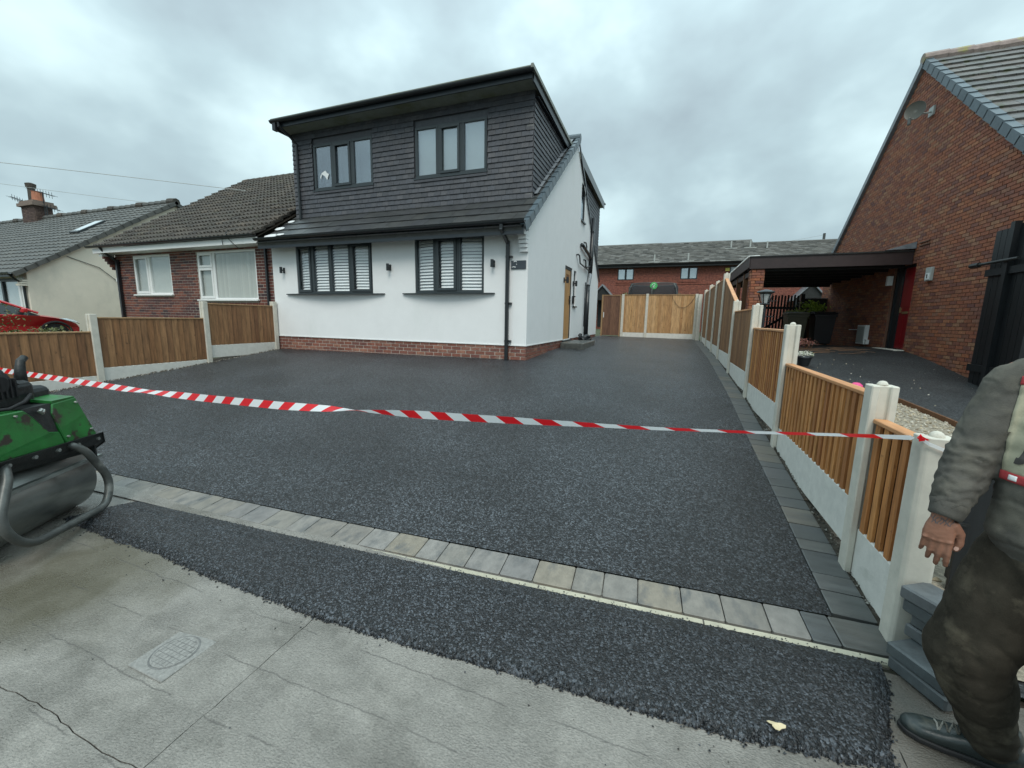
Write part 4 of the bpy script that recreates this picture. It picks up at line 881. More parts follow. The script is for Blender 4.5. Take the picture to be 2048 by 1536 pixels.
course_tiles(K,(-16.1,7.42,broof(7.42)-.01),(1,0,0),bu,bn,6.68,5.84,M['mosstile'],.30,.31,.036,lap=.04,tilt=.14,tmpl=wave_tmpl(.75,2,12),stag=False,limit=300,name='roof_tile',jit=.006)
for k in range(22):
    b=MB(); x=-16.05+k*.31; c=Vector((x+.15,BRY,BRZ-.01)); pts=[]
    b.tube([c-Vector((.165,0,.02)),c+Vector((.165,0,-.005))],.11,10); b.obj('ridge_tile',M['mosstile'],K)
b=MB(); b.box(-15.84,-15.76,FY-.08,FY-.01,-.95,1.55); b.tube([(-15.8,FY-.42,1.85),(-15.8,FY-.3,1.7),(-15.8,FY-.05,1.5)],.034,8); b.obj('downpipe',M['black'],K)
b=MB(); b.box(-9.62,-9.57,FY-.06,FY-.01,-.95,1.65); b.obj('downpipe',M['black'],K)
b=MB(); b.box(-16.12,-15.98,FY-.3,FY,1.62,1.85); b.obj('eaves_box',M['white'],K)
b=MB(); b.lathe((-15.93,FY-.02,.95),[(.06,0),(.06,.01),(0,.012)],14,ax=(Vector((1,0,0)),Vector((0,0,1)),Vector((0,-1,0)))); b.obj('number_disc',M['white'],K)
for k in range(5): 
    b=MB(); b.box(-16.02,-15.93,FY-.28+k*.05,FY+.02,1.55-k*.075,1.62-k*.075); b.obj('corbel',M['leftbrick'],K)
b=MB(); b.tube([(-10.45,FY-.37,1.98),(-10.4,FY-.45,1.9),(-10.25,FY-.38,1.72),(-10.15,FY-.30,1.6)],.008,6); b.tube([(-10.5,FY-.3,2.05),(-10.6,FY-.40,1.9),(-10.62,FY-.38,1.7)],.008,6); b.obj('loose_wire',M['black'],K)
# ================================================================== CREAM HOUSE
Q=thing('cream_bungalow','cream rendered bungalow with a long grey tiled roof at the far left of the street','bungalow',(-26,8,-1))
QX=-21.2; qs=(4.89-1.35)/(12.8-7.62)
def qroof(y): return 4.89-qs*abs(y-12.8)
b=MB(); wall_yz(b,QX-.25,QX,7.78,17.6,-1.5,lambda y:qroof(y)-.08,[],br=(12.8,)); wall_xz(b,7.78,8.0,-38,QX-.25,-1.5,1.35,[(-24.6,-21.75,-.2,1.12),(-30,-27,-.2,1.12)]); b.obj('wall',M['cream'],Q)
b=MB(); b.box(-37.5,-21.6,8.5,17,-1,1.3); b.obj('room',M['room'],Q)
window(Q,[((-24.6,7.85),(-23.2,7.85)),((-23.2,7.85),(-21.75,7.85))],-.2,1.12,M['anth'],fw=.07,backing=M['blind'],sash=(1,))
window(Q,[((-30,7.85),(-28.5,7.85)),((-28.5,7.85),(-27,7.85))],-.2,1.12,M['anth'],fw=.07,backing=M['blind'])
b=MB(); b.box(-21.7,-21.58,7.70,7.80,-1.3,1.15); b.box(-21.58,-21.4,7.74,7.80,-1.3,1.15); b.obj('door_jamb',M['white'],Q)
qu=Vector((0,1,qs)).normalized(); qn=Vector((0,-qs,1)).normalized()
b=MB(); b.prism([(-38,7.5,1.27),(-38,12.8,4.86),(-38,18.1,1.27),(-38,12.8,4.72)],(38+QX+.1,0,0)); b.obj('roof',M['greytile'],Q)
course_tiles(Q,(-38,7.45,qroof(7.45)-.0),(1,0,0),qu,qn,38+QX+.15,6.4,M['greytile'],.33,.34,.028,lap=.04,tilt=.09,tmpl=wave_tmpl(.5,1,6),stag=False,limit=150)
verge_caps(Q,QX+.1,7.4,qroof(7.4)+.03,12.8,4.93,M['greytile'],gauge=.36)
verge_caps(Q,QX+.1,18.2,qroof(18.2)+.03,12.8,4.93,M['greytile'],gauge=.36)
for k in range(37):
    b=MB(); c=Vector((QX-.1-k*.45,12.8,4.90)); b.tube([c+Vector((.23,0,-.01)),c-Vector((.23,0,-.03))],.13 if k%5 else .17,8); b.obj('ridge_tile',M['mosstile'] if k%5==0 else M['greytile'],Q)
b=MB(); b.box(-38,QX+.1,7.40,7.42,1.12,1.26); b.obj('fascia',M['black'],Q)
b=MB(); gutter(b,(-38,7.34,1.25),(QX+.14,7.34,1.25),.06); b.tube([(QX+.02,7.34,1.2),(QX-.05,7.5,1.05),(QX-.15,7.72,.9),(QX-.15,7.72,-1.3)],.036,8); b.obj('gutter',M['black'],Q)
b=MB(); b.tube([(QX+.02,8.9,2.0),(QX+.03,9.8,1.7),(QX+.03,11.0,.6)],.012,6); b.obj('wall_cable',M['black'],Q)
b=MB(); b.box(QX,QX+.08,10.6,10.72,.22,.36); b.obj('wall_lamp',M['black'],Q)
for k in range(3): b=MB(); b.box(QX-.22,QX+.005,7.66-.05*k,7.8,.98-.075*k+.0,1.04-.075*k); b.obj('corbel',M['cream'],Q)
b=MB(); b.obox(Vector((-23.6,10.73,qroof(10.73)+.07)),(Vector((1,0,0)),qu,qn),(.7,1.15,.10)); sk=b.obj('roof_window',M['anth'],Q); b=MB(); b.obox(Vector((-23.6,10.73,qroof(10.73)+.125)),(Vector((1,0,0)),qu,qn),(.58,1.0,.03)); rgbm('skylight',(.55,.62,.65),.1); b.obj('pane',M['skylight'],sk)
M['chimbrick']=mat('sooty_chimney_brick',(.09,.06,.05),.85,cols=[(.07,.045,.04),(.12,.08,.065),(.09,.06,.055)],noise_a=.3)
# chimney with pots and aerials
b=MB(); b.box(-33.3,-32.0,12.45,13.15,3.6,5.62); ch=b.obj('chimney',M['mortar_dark'],Q)
bricks(ch,(-33.3,12.445,0),(1,0,0),(0,-1,0),1.3,3.9,5.6,M['chimbrick'],limit=20,proud=.02); bricks(ch,(-31.995,12.45,0),(0,1,0),(1,0,0),.7,3.9,5.6,M['chimbrick'],limit=10,proud=.02)
b=MB(); b.box(-33.45,-31.85,12.32,13.28,5.5,5.66); b.box(-33.38,-31.92,12.4,13.2,5.66,5.78); b.obj('chimney_cap',M['mortar_dark'],ch)
rgbm('terracotta',(.42,.17,.10),.8,noise_s=5,noise_a=.15); b=MB(); b.lathe((-32.4,12.8,5.75),[(.25,0),(.22,.5),(.24,.55),(.17,.56)],14); b.obj('chimney_pot',M['terracotta'],ch)
b=MB(); b.lathe((-32.95,12.8,5.75),[(.17,0),(.15,.75),(.2,.8),(.22,1.0),(.10,1.05)],12); b.obj('chimney_pot',M['mosstile'],ch)
def aerial(x,z,h,dirx,name_l):
    t=thing('tv_aerial',name_l,'aerial',(x,12.8,z)); b=MB(); b.tube([(x,12.8,z),(x,12.8,z+h)],.025,6); b.obj('mast',M['black'],t)
    b=MB(); d=Vector(dirx).normalized(); s=d.cross(Vector((0,0,1))); c=Vector((x,12.8,z+h-.05)); b.tube([c-d*.9,c+d*.9],.018,5)
    for k in range(8): p=c+d*(-.8+k*.22); b.tube([p-s*.25,p+s*.25],.010,4); b.tube([p-Vector((0,0,.16)),p+Vector((0,0,.16))],.010,4)
    b.obj('boom',M['black'],t)
aerial(-31.9,5.0,1.25,(1,.1,-.25),'upper tv aerial on the mast right of the chimney of the cream bungalow')
aerial(-31.7,5.0,.55,(1,.2,-.3),'lower tv aerial close under another at the cream chimney')
aerial(-34.1,5.2,.8,(1,.1,-.35),'tv aerial pointing left beside the cream bungalow chimney')
# overhead cables
def cable(p,q,sag,label):
    p=Vector(p);q=Vector(q); b=MB(); b.tube([p.lerp(q,t)-Vector((0,0,sag*4*t*(1-t))) for t in [i/20 for i in range(21)]],.009,5); tag(b.obj('overhead_cable',M['foil'],loc=p),label,'cable','overhead cables')
cable((-26.5,2,4.6),(-13,10.0,3.9),-.05,'long overhead cable rising highest across the left sky to the roof')
cable((-38,8,7.0),(-22,13,4.9),.1,'lower overhead cable crossing the left sky behind the chimney')
# ================================================================== RED CAR
def red_car():
    t=thing('parked_car','bright red hatchback parked on the drive behind the left fence','car',(-18.4,5.6,-1.05))
    xo=-18.45; zg=-1.02; yn=7.63
    # side profile: (distance back from nose, height)
    prof=[(0,.32),(0.02,.55),(.12,.70),(.45,.80),(1.02,.93),(1.62,1.24),(2.1,1.36),(2.9,1.38),(3.6,1.22),(3.98,.95),(4.05,.55),(4.0,.3)]
    body=[(0.02,.28),(0.0,.50),(.06,.64),(.30,.76),(.70,.84),(1.10,.91),(2.0,.93),(3.2,.95),(3.85,.93),(4.03,.70),(4.02,.3)]
    def wid(d,z):
        w_=.86
        if d<.6: w_-= .20*(1-d/.6)**1.6
        if d>3.6: w_-=.10*((d-3.6)/.45)
        if z>.93: w_-=.22*(z-.93)/.45
        return w_
    def shell(name,pr,m,zoff=0):
        b=MB(); n=len(pr)
        # cross sections along width via offset profile
        cols=[-1,-.92,-.6,0,.6,.92,1]
        for c_ in cols:
            for (d,z) in pr:
                k=abs(c_); zz=z-(.05*max(0,k-.6)/.4 if z>.6 else 0); b.v.append((xo+c_*wid(d,z),yn-d-.10*(k**3)*(1 if d<.4 else 0)+ (0),zg+zz+zoff))
        for i in range(len(cols)-1):
            for j in range(n-1): b.f.append((i*n+j,i*n+j+1,(i+1)*n+j+1,(i+1)*n+j))
        b.f.append(tuple(range(n))); b.f.append(tuple((len(cols)-1)*n+j for j in range(n)))
        o=b.obj(name,m,t,smooth=False,bevel=.02); return o
    shell('body',body,M['redcar'])
    shell('roof',[(1.70,1.27),(2.15,1.37),(2.9,1.39),(3.45,1.30),(3.40,1.24),(2.9,1.33),(2.15,1.31),(1.75,1.22)],M['redcar'])
    shell('windows',[(1.02,.90),(1.70,1.25),(2.15,1.345),(2.9,1.36),(3.5,1.25),(3.85,.93)],rgbm('car_glass',(.03,.04,.042),.08,noise_a=0))
    for s_ in (-1,1):
        b=MB(); xs=xo+s_*.845
        for (p,q) in (((1.06,.93),(1.74,1.26)),((2.45,.94),(2.45,1.34)),((3.82,.95),(3.45,1.28))):
            dd=Vector((0,-(q[0]-p[0]),q[1]-p[1])); b.tube([(xs-s_*.0,yn-p[0],zg+p[1]),(xs-s_*.19,yn-q[0],zg+q[1])],.035,8)
        b.obj('pillar',M['redcar'],t)
        b=MB(); b.obox(Vector((xs+s_*.09,yn-1.38,zg+1.0)),AX,(.18,.12,.13)); b.obj('mirror',M['redcar'],t,bevel=.03)
        hl=MB(); hl.prism([(xo+s_*.50,yn-.03,zg+.60),(xo+s_*.76,yn-.20,zg+.64),(xo+s_*.83,yn-.62,zg+.77),(xo+s_*.72,yn-.40,zg+.76),(xo+s_*.52,yn-.16,zg+.71)],(0,.02,.012)); hl.obj('headlight',M['skylight'],t)
        for d in (.72,3.30):
            b=MB(); c=(xs-s_*.10,yn-d,zg+.31); ax=(Vector((0,1,0)),Vector((0,0,1)),Vector((1,0,0))); b.lathe(c,[(.20,-.11),(.31,-.10),(.315,0),(.31,.10),(.20,.11)],24,ax); wh=b.obj('wheel',M['tyre'],t)
            b=MB(); b.lathe(c,[(.205,s_*.09),(.19,s_*.112),(.05,s_*.10),(.0,s_*.115)],18,ax); b.obj('rim',M['steel'],wh)
            b=MB(); b.tube([(xs+s_*.012,yn-d+.36*math.cos(a),zg+.31+.36*math.sin(a)) for a in [math.pi*i/14 for i in range(15)]],.035,6); b.obj('wheel_arch',M['tyre'],t)
red_car()
# ---- leafy shrubs
def leaf_cluster(name,label,cat,c,rx,ry,rz,n,size,cols,stems=6,group=None,zb=None,leaf_w=.5):
    zb=c[2]-rz if zb is None else zb
    t=thing(name,label,cat,(c[0],c[1],zb),group); key='leaf_'+name+str(n)
    M[key]=mat(key,cols[0],.55,cols=cols,noise_a=.15); rr=random.Random(n)
    b=MB()
    for k in range(stems):
        a=rr.uniform(0,6.28); q=Vector((c[0]+rx*.7*math.cos(a)*rr.random(),c[1]+ry*.7*math.sin(a)*rr.random(),c[2]+rz*rr.uniform(.1,.8)))
        p=Vector((c[0]+rr.uniform(-.05,.05),c[1]+rr.uniform(-.05,.05),zb)); m_=p.lerp(q,.5)+Vector((rr.uniform(-.1,.1)*rx,0,0)); b.tube([p,m_,q],size*.12,5,rs=[size*.16,size*.12,size*.05])
    b.obj('stem',M['woodback'],t)
    b=MB(); cl=[(rr.uniform(-.75,.75),rr.uniform(-.75,.75),rr.uniform(-.6,.85)) for _ in range(max(6,n//60))]
    for k in range(n):
        q=rr.choice(cl); s_=.24; p=Vector((c[0]+rx*(q[0]+rr.gauss(0,s_)),c[1]+ry*(q[1]+rr.gauss(0,s_)),max(zb+.02,c[2]+rz*(q[2]+rr.gauss(0,s_)))))
        d=Vector((rr.gauss(0,1),rr.gauss(0,1),rr.gauss(.2,.7))).normalized(); s=d.orthogonal().normalized(); s=Quaternion(d,rr.uniform(0,6.28))@s; L_=size*rr.uniform(.6,1.3); nrm=d.cross(s)
        b.add([p,p+d*L_*.5+s*L_*leaf_w*.5,p+d*L_,p+d*L_*.5-s*L_*leaf_w*.5],[(0,1,2,3)])
    b.obj('foliage',M[key],t,kind='stuff'); return t
gr_=[(.05,.075,.02),(.09,.11,.03),(.15,.16,.05),(.07,.09,.03),(.30,.27,.12)]
leaf_cluster('shrub','yellow green leafy shrub in front of the red car above the left fence','shrub',(-12.2,3.35,-.42),.80,.8,.42,5200,.055,gr_,zb=g(-12,3.3)-.25)
leaf_cluster('shrub','low leafy shrub just behind the left fence below the red bonnet','shrub',(-11.6,4.35,-.60),.5,.4,.22,1800,.05,gr_,zb=g(-12,4.4)-.25)
#@@PART5
# ================================================================== NEIGHBOUR ON THE RIGHT
xsn=[1.34+ (13-1.34)*i/50 for i in range(51)]
grid('neighbour_driveway',M['old_tarmac'],lambda u,v:(u,v,g(u,v)+.004*noise.noise(Vector((u*2,v*2,4)))),xsn,lin(2.26,19.5,90),kind='structure')
EDGE=[(2.35,3.75),(4.5,3.72),(6.83,3.50),(7.8,3.36),(8.5,2.95),(10.7,2.42),(12.6,2.0)]
def ex(y): return lerp_prof(EDGE,y)
grid('gravel_bed',mat('gravel_base',(.25,.22,.17),.95,noise_s=30,noise_a=.5,bump=1,bump_s=60,bump_d=.01),lambda u,t:(1.32+(ex(2.35+10.2*t)-1.34)*u,2.35+10.2*t,g(2.2,2.35+10.2*t)*0+g(1.32+(ex(2.35+10.2*t)-1.34)*u,2.35+10.2*t)+.014),lin(0,1,14),lin(0,1,60),kind='structure')
b=MB()
for i in range(6500):
    y=2.4+R_.random()**.8*9.8; x=R_.uniform(1.33,ex(y)-.02); r=R_.uniform(.010,.026); pebble(b,(x,y,g(x,y)+.014+r*.25),r,i)
M['shingle']=mat('pale_shingle',(.4,.36,.28),.8,cols=[(.45,.40,.31),(.32,.27,.19),(.55,.52,.45),(.24,.19,.13),(.42,.35,.24),(.50,.47,.40)],noise_a=.15)
b.obj('gravel',M['shingle'],kind='stuff')
b=MB()
for i in range(70):
    x=R_.uniform(2,5.4); y=R_.uniform(6.5,12); r=R_.uniform(.006,.018)
    if x>ex(y): pebble(b,(x,y,g(x,y)+.004),r,i)
b.obj('stray_shingle',M['shingle'],kind='stuff')
ed=thing('timber_edging','thin dark timber edging board between the pale gravel bed and the neighbouring drive','edging',(3.4,7,-1.2))
for (y0,x0),(y1,x1) in zip(EDGE,EDGE[1:]):
    p=Vector((x0,y0,g(x0,y0)+.02)); q=Vector((x1,y1,g(x1,y1)+.02)); t=(q-p).normalized(); s_=t.cross(Vector((0,0,1))).normalized()
    b=MB(); b.obox((p+q)/2,(s_,t,s_.cross(t)),(.025,(q-p).length,.12)); b.obj('board',M['woodback'],ed)
# ---- brick house
N_=thing('brick_house','tall orange red brick house with a slate edged gable and a carport at the right','house',(5.5,12,-1))
NX=5.5; NRY,NRZ=14.1,6.48; ns=.842
def nroof(y): return NRZ-ns*abs(y-NRY)
door=(12.98,14.02,-.60,1.50)
b=MB(); wall_yz(b,NX+.012,NX+.3,8.75,19.45,-1.6,lambda y:nroof(y)-.10,[door],br=(NRY,)); b.box(NX+.3,13,8.75,9.0,-1.6,2.0); b.box(NX+.3,13,19.2,19.45,-1.6,2.0); b.obj('wall',M['mortar_red'],N_)
bricks(N_,(NX+.010,8.75,0),(0,1,0),(-1,0,0),10.7,-1.5,6.3,M['rightbrick'],holes=[(door[0]-8.75,door[1]-8.75,door[2],door[3])],limit=300,top=lambda a:nroof(8.75+a)-.10,bot=lambda a:g(NX,8.75+a)-.05,proud=.010)
bricks(N_,(NX,8.74,0),(1,0,0),(0,-1,0),7.5,-1.5,2.0,M['rightbrick'],limit=0,bot=lambda a:-1.3,rest='front_brick_courses')
fu=Vector((0,1,ns)).normalized(); fn=Vector((0,-ns,1)).normalized()
b=MB(); b.prism([(NX+.02,8.30,nroof(8.30)-.02),(NX+.02,NRY,NRZ-.02),(NX+.02,19.9,nroof(19.9)-.02),(NX+.02,NRY,NRZ-.16)],(7.5,0,0)); b.obj('roof',M['righttile'],N_)
course_tiles(N_,(NX+.08,8.25,nroof(8.25)),(1,0,0),fu,fn,7.3,7.55,M['righttile'],.33,.33,.040,lap=.045,tilt=.12,limit=260,name='roof_tile',clip=None)
verge_caps(N_,NX+.01,8.2,nroof(8.2)+.06,NRY,NRZ+.06,M['verge'],side=-1,gauge=.33,w_=.15,h_=.17)
b=MB(); p=Vector((NX-.03,NRY+.02,NRZ-.05)); q=Vector((NX-.03,19.9,nroof(19.9)-.05)); t=(q-p).normalized(); n_=Vector((1,0,0)).cross(t); b.obox((p+q)/2,(Vector((1,0,0)),t,n_),(.10,(q-p).length,.16)); b.obj('rear_verge',M['lead'],N_)
M['pinkridge']=mat('weathered_ridge_tile',(.30,.24,.22),.8,noise_s=6,noise_a=.3,stain=((.30,.30,.08),3,.55,.7,(1,1,1)))
for k in range(16):
    c=Vector((NX+.16+k*.45,NRY,NRZ+.05)); b=MB(); b.tube([c-Vector((.24,0,.0)),c+Vector((.23,0,.015))],.12,10); b.obj('ridge_tile',M['pinkridge'],N_)
b=MB(); b.box(NX+.06,13,8.30,8.34,nroof(8.3)-.22,nroof(8.3)-.02); b.obj('fascia',M['brown'],N_)
# door with dark side light
b=MB(); b.box(NX+.06,NX+.14,12.98,13.04,-.60,1.5); b.box(NX+.06,NX+.14,13.62,13.68,-.60,1.5); b.box(NX+.06,NX+.14,13.96,14.02,-.60,1.5); b.box(NX+.06,NX+.14,13.04,13.96,1.44,1.5); b.obj('door_frame',M['black'],N_)
b=MB(); b.box(NX+.08,NX+.12,13.04,13.62,-.58,1.44); rd=b.obj('door',M['reddoor'],N_)
b=MB()
for (a0,a1,c0,c1) in ((13.10,13.30,-.45,.25),(13.36,13.56,-.45,.25),(13.10,13.56,.45,1.30)): b.box(NX+.070,NX+.082,a0,a1,c0,c1)
b.obj('door_panel',M['reddoor'],rd,bevel=.005)
rgbm('brass',(.45,.36,.18),.35,metal=.8); b=MB(); b.box(NX+.062,NX+.08,13.20,13.46,.30,.355); b.obj('letter_plate',M['brass'],rd); b=MB(); b.box(NX+.062,NX+.08,13.55,13.60,.33,.47); b.obj('handle',M['brass'],rd)
b=MB(); b.box(NX+.09,NX+.11,13.68,13.96,-.58,1.44); b.obj('side_light',M['black'],N_)
b=MB(); b.box(NX-.20,NX+.1,12.9,14.1,-.72,-.60); b.obj('threshold',M['concrete'],N_,bevel=.01)
b=MB(); b.box(NX-.10,NX+.0,14.95,15.50,-.56,.0); mt=b.obj('meter_box',M['white'],N_,bevel=.01); b=MB(); b.box(NX-.112,NX-.10,14.99,15.46,-.52,-.04); b.obj('meter_door',M['foil'],mt,bevel=.004); b=MB(); b.box(NX-.08,NX,14.86,14.95,-.55,-.42); b.tube([(NX-.03,15.5,-.14),(NX-.03,16.3,-.15)],.012,6); b.obj('conduit',M['white'],mt)
b=MB(); b.box(NX-.06,NX,12.20,12.42,1.02,1.32); wl_=b.obj('wall_light',M['foil'],N_,bevel=.008); b=MB(); b.box(NX-.075,NX-.055,12.23,12.36,1.05,1.19); b.obj('light_diffuser',M['white'],wl_); b=MB(); b.box(NX-.08,NX-.074,12.28,12.31,1.08,1.16); b.box(NX-.08,NX-.074,12.28,12.33,1.15,1.165); b.obj('numeral',M['grime'],wl_)
b=MB()
for z in (1.88,1.95): b.box(NX-.03,NX,12.55,12.95,z,z+.025)
b.obj('airbrick',M['mortar_red'],N_)
b=MB(); b.box(NX-.12,NX,14.0,14.1,1.05,1.3); b.obj('alarm_box',M['white'],N_,bevel=.01)
# satellite dish on the gable
S=thing('satellite_dish','olive grey satellite dish on a bracket near the peak of the brick gable','satellite dish',(NX,13.4,5.0))
dn=Vector((-.60,-.80,.12)).normalized(); du=Vector((0,0,1)).cross(dn).normalized(); dv=dn.cross(du)
dc=Vector((5.06,13.15,5.0)); rgbm('olive',(.055,.054,.042),.5,noise_s=6,noise_a=.15)
b=MB(); prof=[(0,-.035)]+[(.19*t,-.035+.035*t*t) for t in (.25,.5,.75,1)]+[(.195,.004),(.19,-.008)]+[(.19*t,-.046+.04*t*t) for t in (.75,.5,.25)]+[(0,-.046)]
b.lathe(dc,prof,28,(du,dv*1.08,dn)); b.obj('dish',M['olive'],S,smooth=True)
b=MB(); b.tube([(5.49,13.40,5.03),(5.36,13.38,5.0),(5.10,13.22,4.97)],.022,8); b.box(5.46,5.5,13.3,13.5,4.93,5.13); b.obj('bracket',M['foil'],S)
low=dc-dv*.19; tip=dc+dn*.24-dv*.26; b=MB(); b.tube([low,tip],.012,6); b.obj('arm',M['foil'],S); b=MB(); b.tube([tip-dn*.02,tip-dn*.02-Vector((0,0,.14))],.035,8); b.obj('receiver',M['tubegrey'],S)
# ---- carport
P_=thing('carport','flat roofed carport with dark brown fascia and brick pillar against the brick house','carport',(3.8,13.2,-.7))
M['carportroof']=mat('black_corrugated_underside',(.012,.012,.014),.6,noise_a=.2)
b=MB(); b.prism([(1.98,13.16,1.47),(5.49,13.16,1.49),(5.49,13.16,1.80),(1.98,13.16,1.78)],(0,.03,0)); b.obj('fascia',M['brown'],P_)
b=MB(); b.prism([(1.96,13.13,1.775),(5.49,13.13,1.795),(5.49,13.13,1.83),(1.96,13.13,1.805)],(0,.09,0)); b.obj('fascia_trim',M['grime'],P_)
b=MB(); b.prism([(1.96,13.16,1.50),(1.96,18.6,1.44),(1.96,18.6,1.70),(1.96,13.16,1.80)],(.03,0,0)); b.obj('fascia',M['brown'],P_)
b=MB(); n=110
for i in range(n):
    x=2.0+3.48*i/n; x1=2.0+3.48*(i+1)/n; z0=1.62+.02*math.cos(i*math.pi); z1=1.62+.02*math.cos((i+1)*math.pi); b.add([(x,13.19,z0+.06),(x1,13.19,z1+.06),(x1,18.6,z1),(x,18.6,z0)],[(0,1,2,3)])
b.obj('corrugated_roof',M['carportroof'],P_)
for k in range(7):
    y=13.5+k*.83; b=MB(); b.box(2.0,5.49,y,y+.05,1.44,1.58); b.obj('joist',M['blackwood'],P_)
b=MB(); b.box(2.0,5.45,18.5,18.6,1.36,1.60); b.obj('rear_beam',M['blackwood'],P_)
rgbm('clearplastic',(.62,.64,.62),.4); b=MB()
for k in range(70):
    y=13.2+k*.077; b.tube([(1.93,y,1.80-.0185*(y-13.2)),(2.2,y,1.81-.0185*(y-13.2))],.022,6)
b.obj('corrugated_edge',M['clearplastic'],P_)
b=MB(); b.box(2.05,2.35,13.22,13.52,-1.0,1.47); pl_=b.obj('pillar',M['mortar_red'],P_)
for (o_,u_,n__) in (((2.05,13.22,0),(1,0,0),(0,-1,0)),((2.05,13.52,0),(0,-1,0),(-1,0,0)),((2.35,13.22,0),(0,1,0),(1,0,0))):
    bricks(pl_,o_,u_,n__,.30,-.95,1.46,M['rightbrick'],limit=30 if o_[0]<2.2 else 10,proud=.02)
for y in (14.3,15.6,17.0,18.4):
    b=MB(); b.box(2.03,2.15,y,y+.12,-.95,1.46); b.obj('timber_post',M['woodback'],P_)
b=MB(); b.box(2.05,2.10,13.5,18.5,-.9,.35); b.box(2.05,2.10,13.5,18.5,1.30,1.44); b.obj('side_board',M['brown'],P_)
b=MB(); b.prism([(4.9,13.1,1.84),(5.49,13.1,1.86),(5.49,13.1,2.02)],(0,.5,0)); b.obj('lead_flashing',M['lead'],P_)
# ---- black gate folded against the wall
GG=thing('driveway_gate','tall black boarded gate folded open against the brick wall at the right','gate',(5.33,9.6,-1.1))
it=[]
for k in range(9):
    y=10.14-k*.135-.067; zt=1.68+.10*max(0,(k-2)/6)**1.2; zb_=-1.02-.02*k; it.append(((5.345,y,(zt+zb_)/2),AX,(.022,.128,zt-zb_)))
pieces('board',GG,it,M['blackwood'])
b=MB(); b.box(5.25,5.34,9.58,9.67,-1.1,1.75); b.box(5.25,5.34,8.92,9.01,-1.15,1.9); b.obj('stile',M['blackwood'],GG)
for z_ in (.9,-.8): b=MB(); b.box(5.28,5.33,8.92,10.14,z_,z_+.12); b.obj('cross_rail',M['blackwood'],GG)
b=MB(); b.tube([(5.22,10.42,1.12),(5.22,9.3,1.12)],.028,8); b.tube([(5.22,10.42,1.12),(5.22,10.20,1.12)],.045,8); b.obj('hinge_bar',M['grime'],GG)
# second, low gate beside the fence end
G3=thing('low_gate','low black boarded gate behind the end of the pale post, beside the worker','gate',(2,2.95,-1.56))
it=[((1.70+k*.115,2.97,-1.17),AX,(.108,.02,.78)) for k in range(13)]; pieces('board',G3,it,M['blackwood'])
for z_ in (-.98,-1.48): b=MB(); b.box(1.66,3.2,2.985,3.03,z_,z_+.08); b.obj('cross_rail',M['blackwood'],G3)
b=MB(); b.box(1.60,1.68,2.94,2.96,-1.12,-1.105); b.obj('latch',M['grime'],G3)
# ---- solar lantern on a black post
L_=thing('post_lantern','black solar lantern on a thin black post behind the stepped fence','lantern',(1.76,9.5,-1.0))
b=MB(); b.tube([(1.76,9.5,-1.05),(1.76,9.5,.36)],.035,10); b.lathe((1.76,9.5,-.2),[(.05,0),(.06,.03),(.04,.06)],10); b.obj('post',M['black'],L_)
b=MB(); b.lathe((1.76,9.5,.36),[(.09,0),(.10,.015),(.085,.03)],12); b.lathe((1.76,9.5,.56),[(.08,0),(.15,.035),(.165,.045),(.15,.06),(.08,.085),(.02,.10)],12); b.obj('lantern_cap',M['black'],L_)
b=MB()
for k in range(6):
    a=k*math.pi/3; b.tube([(1.76+.07*math.cos(a),9.5+.07*math.sin(a),.38),(1.76+.125*math.cos(a),9.5+.125*math.sin(a),.57)],.009,5)
b.obj('lantern_cage',M['black'],L_)
rgbm('frostglass',(.45,.48,.48),.3); b=MB(); b.lathe((1.76,9.5,.385),[(.055,0),(.10,.18)],12); b.obj('lantern_glass',M['frostglass'],L_)
# ---- things under and behind the carport
PG_=thing('picket_gate','black picket gate with diagonal brace seen under the carport','gate',(3.9,18.7,-.75))
it=[((3.50+k*.105,18.70,.13),AX,(.062,.022,1.86+.05*(k%2))) for k in range(11)]; pieces('picket',PG_,it,M['blackwood'])
b=MB(); b.box(3.45,4.62,18.72,18.76,.55,.64); b.box(3.45,4.62,18.72,18.76,-.3,-.2); t_=Vector((1.05,0,.8)).normalized(); b.obox(Vector((4.03,18.74,.17)),(t_,Vector((0,1,0)),t_.cross(Vector((0,1,0)))),(1.3,.04,.09)); b.box(3.38,3.47,18.66,18.8,-.75,1.12); b.box(4.64,4.76,18.66,18.8,-.75,1.12); b.obj('frame',M['blackwood'],PG_)
rgbm('hinge_steel',(.42,.44,.45),.4,metal=.5)
b=MB(); b.box(3.50,3.85,18.64,18.66,.84,.875); b.box(4.55,4.75,18.63,18.65,.78,.81); b.box(3.45,3.8,18.64,18.66,.24,.28); b.box(3.44,3.49,18.63,18.65,.20,.34); b.box(3.45,3.75,18.64,18.66,.06,.08); b.obj('strap_hinge',M['hinge_steel'],PG_)
BF=thing('black_fence','black lattice fence panel with a pale top rail right of the picket gate','fence',(5.2,18.75,-.75))
b=MB(); b.box(4.77,5.49,18.74,18.77,-.75,.95); b.obj('panel',M['blackwood'],BF); b=MB(); b.box(4.77,5.49,18.70,18.74,.94,.975); b.box(4.77,5.49,18.70,18.74,.30,.35); b.obj('top_rail',M['hinge_steel'],BF)
b=MB()
for k in range(9):
    x=4.80+k*.08; b.obox(Vector((x,18.725,.65)),(Vector((.7,0,.7)).normalized(),AX[1],Vector((-.7,0,.7)).normalized()),(.36,.012,.02))
b.obj('lattice',M['blackwood'],BF)
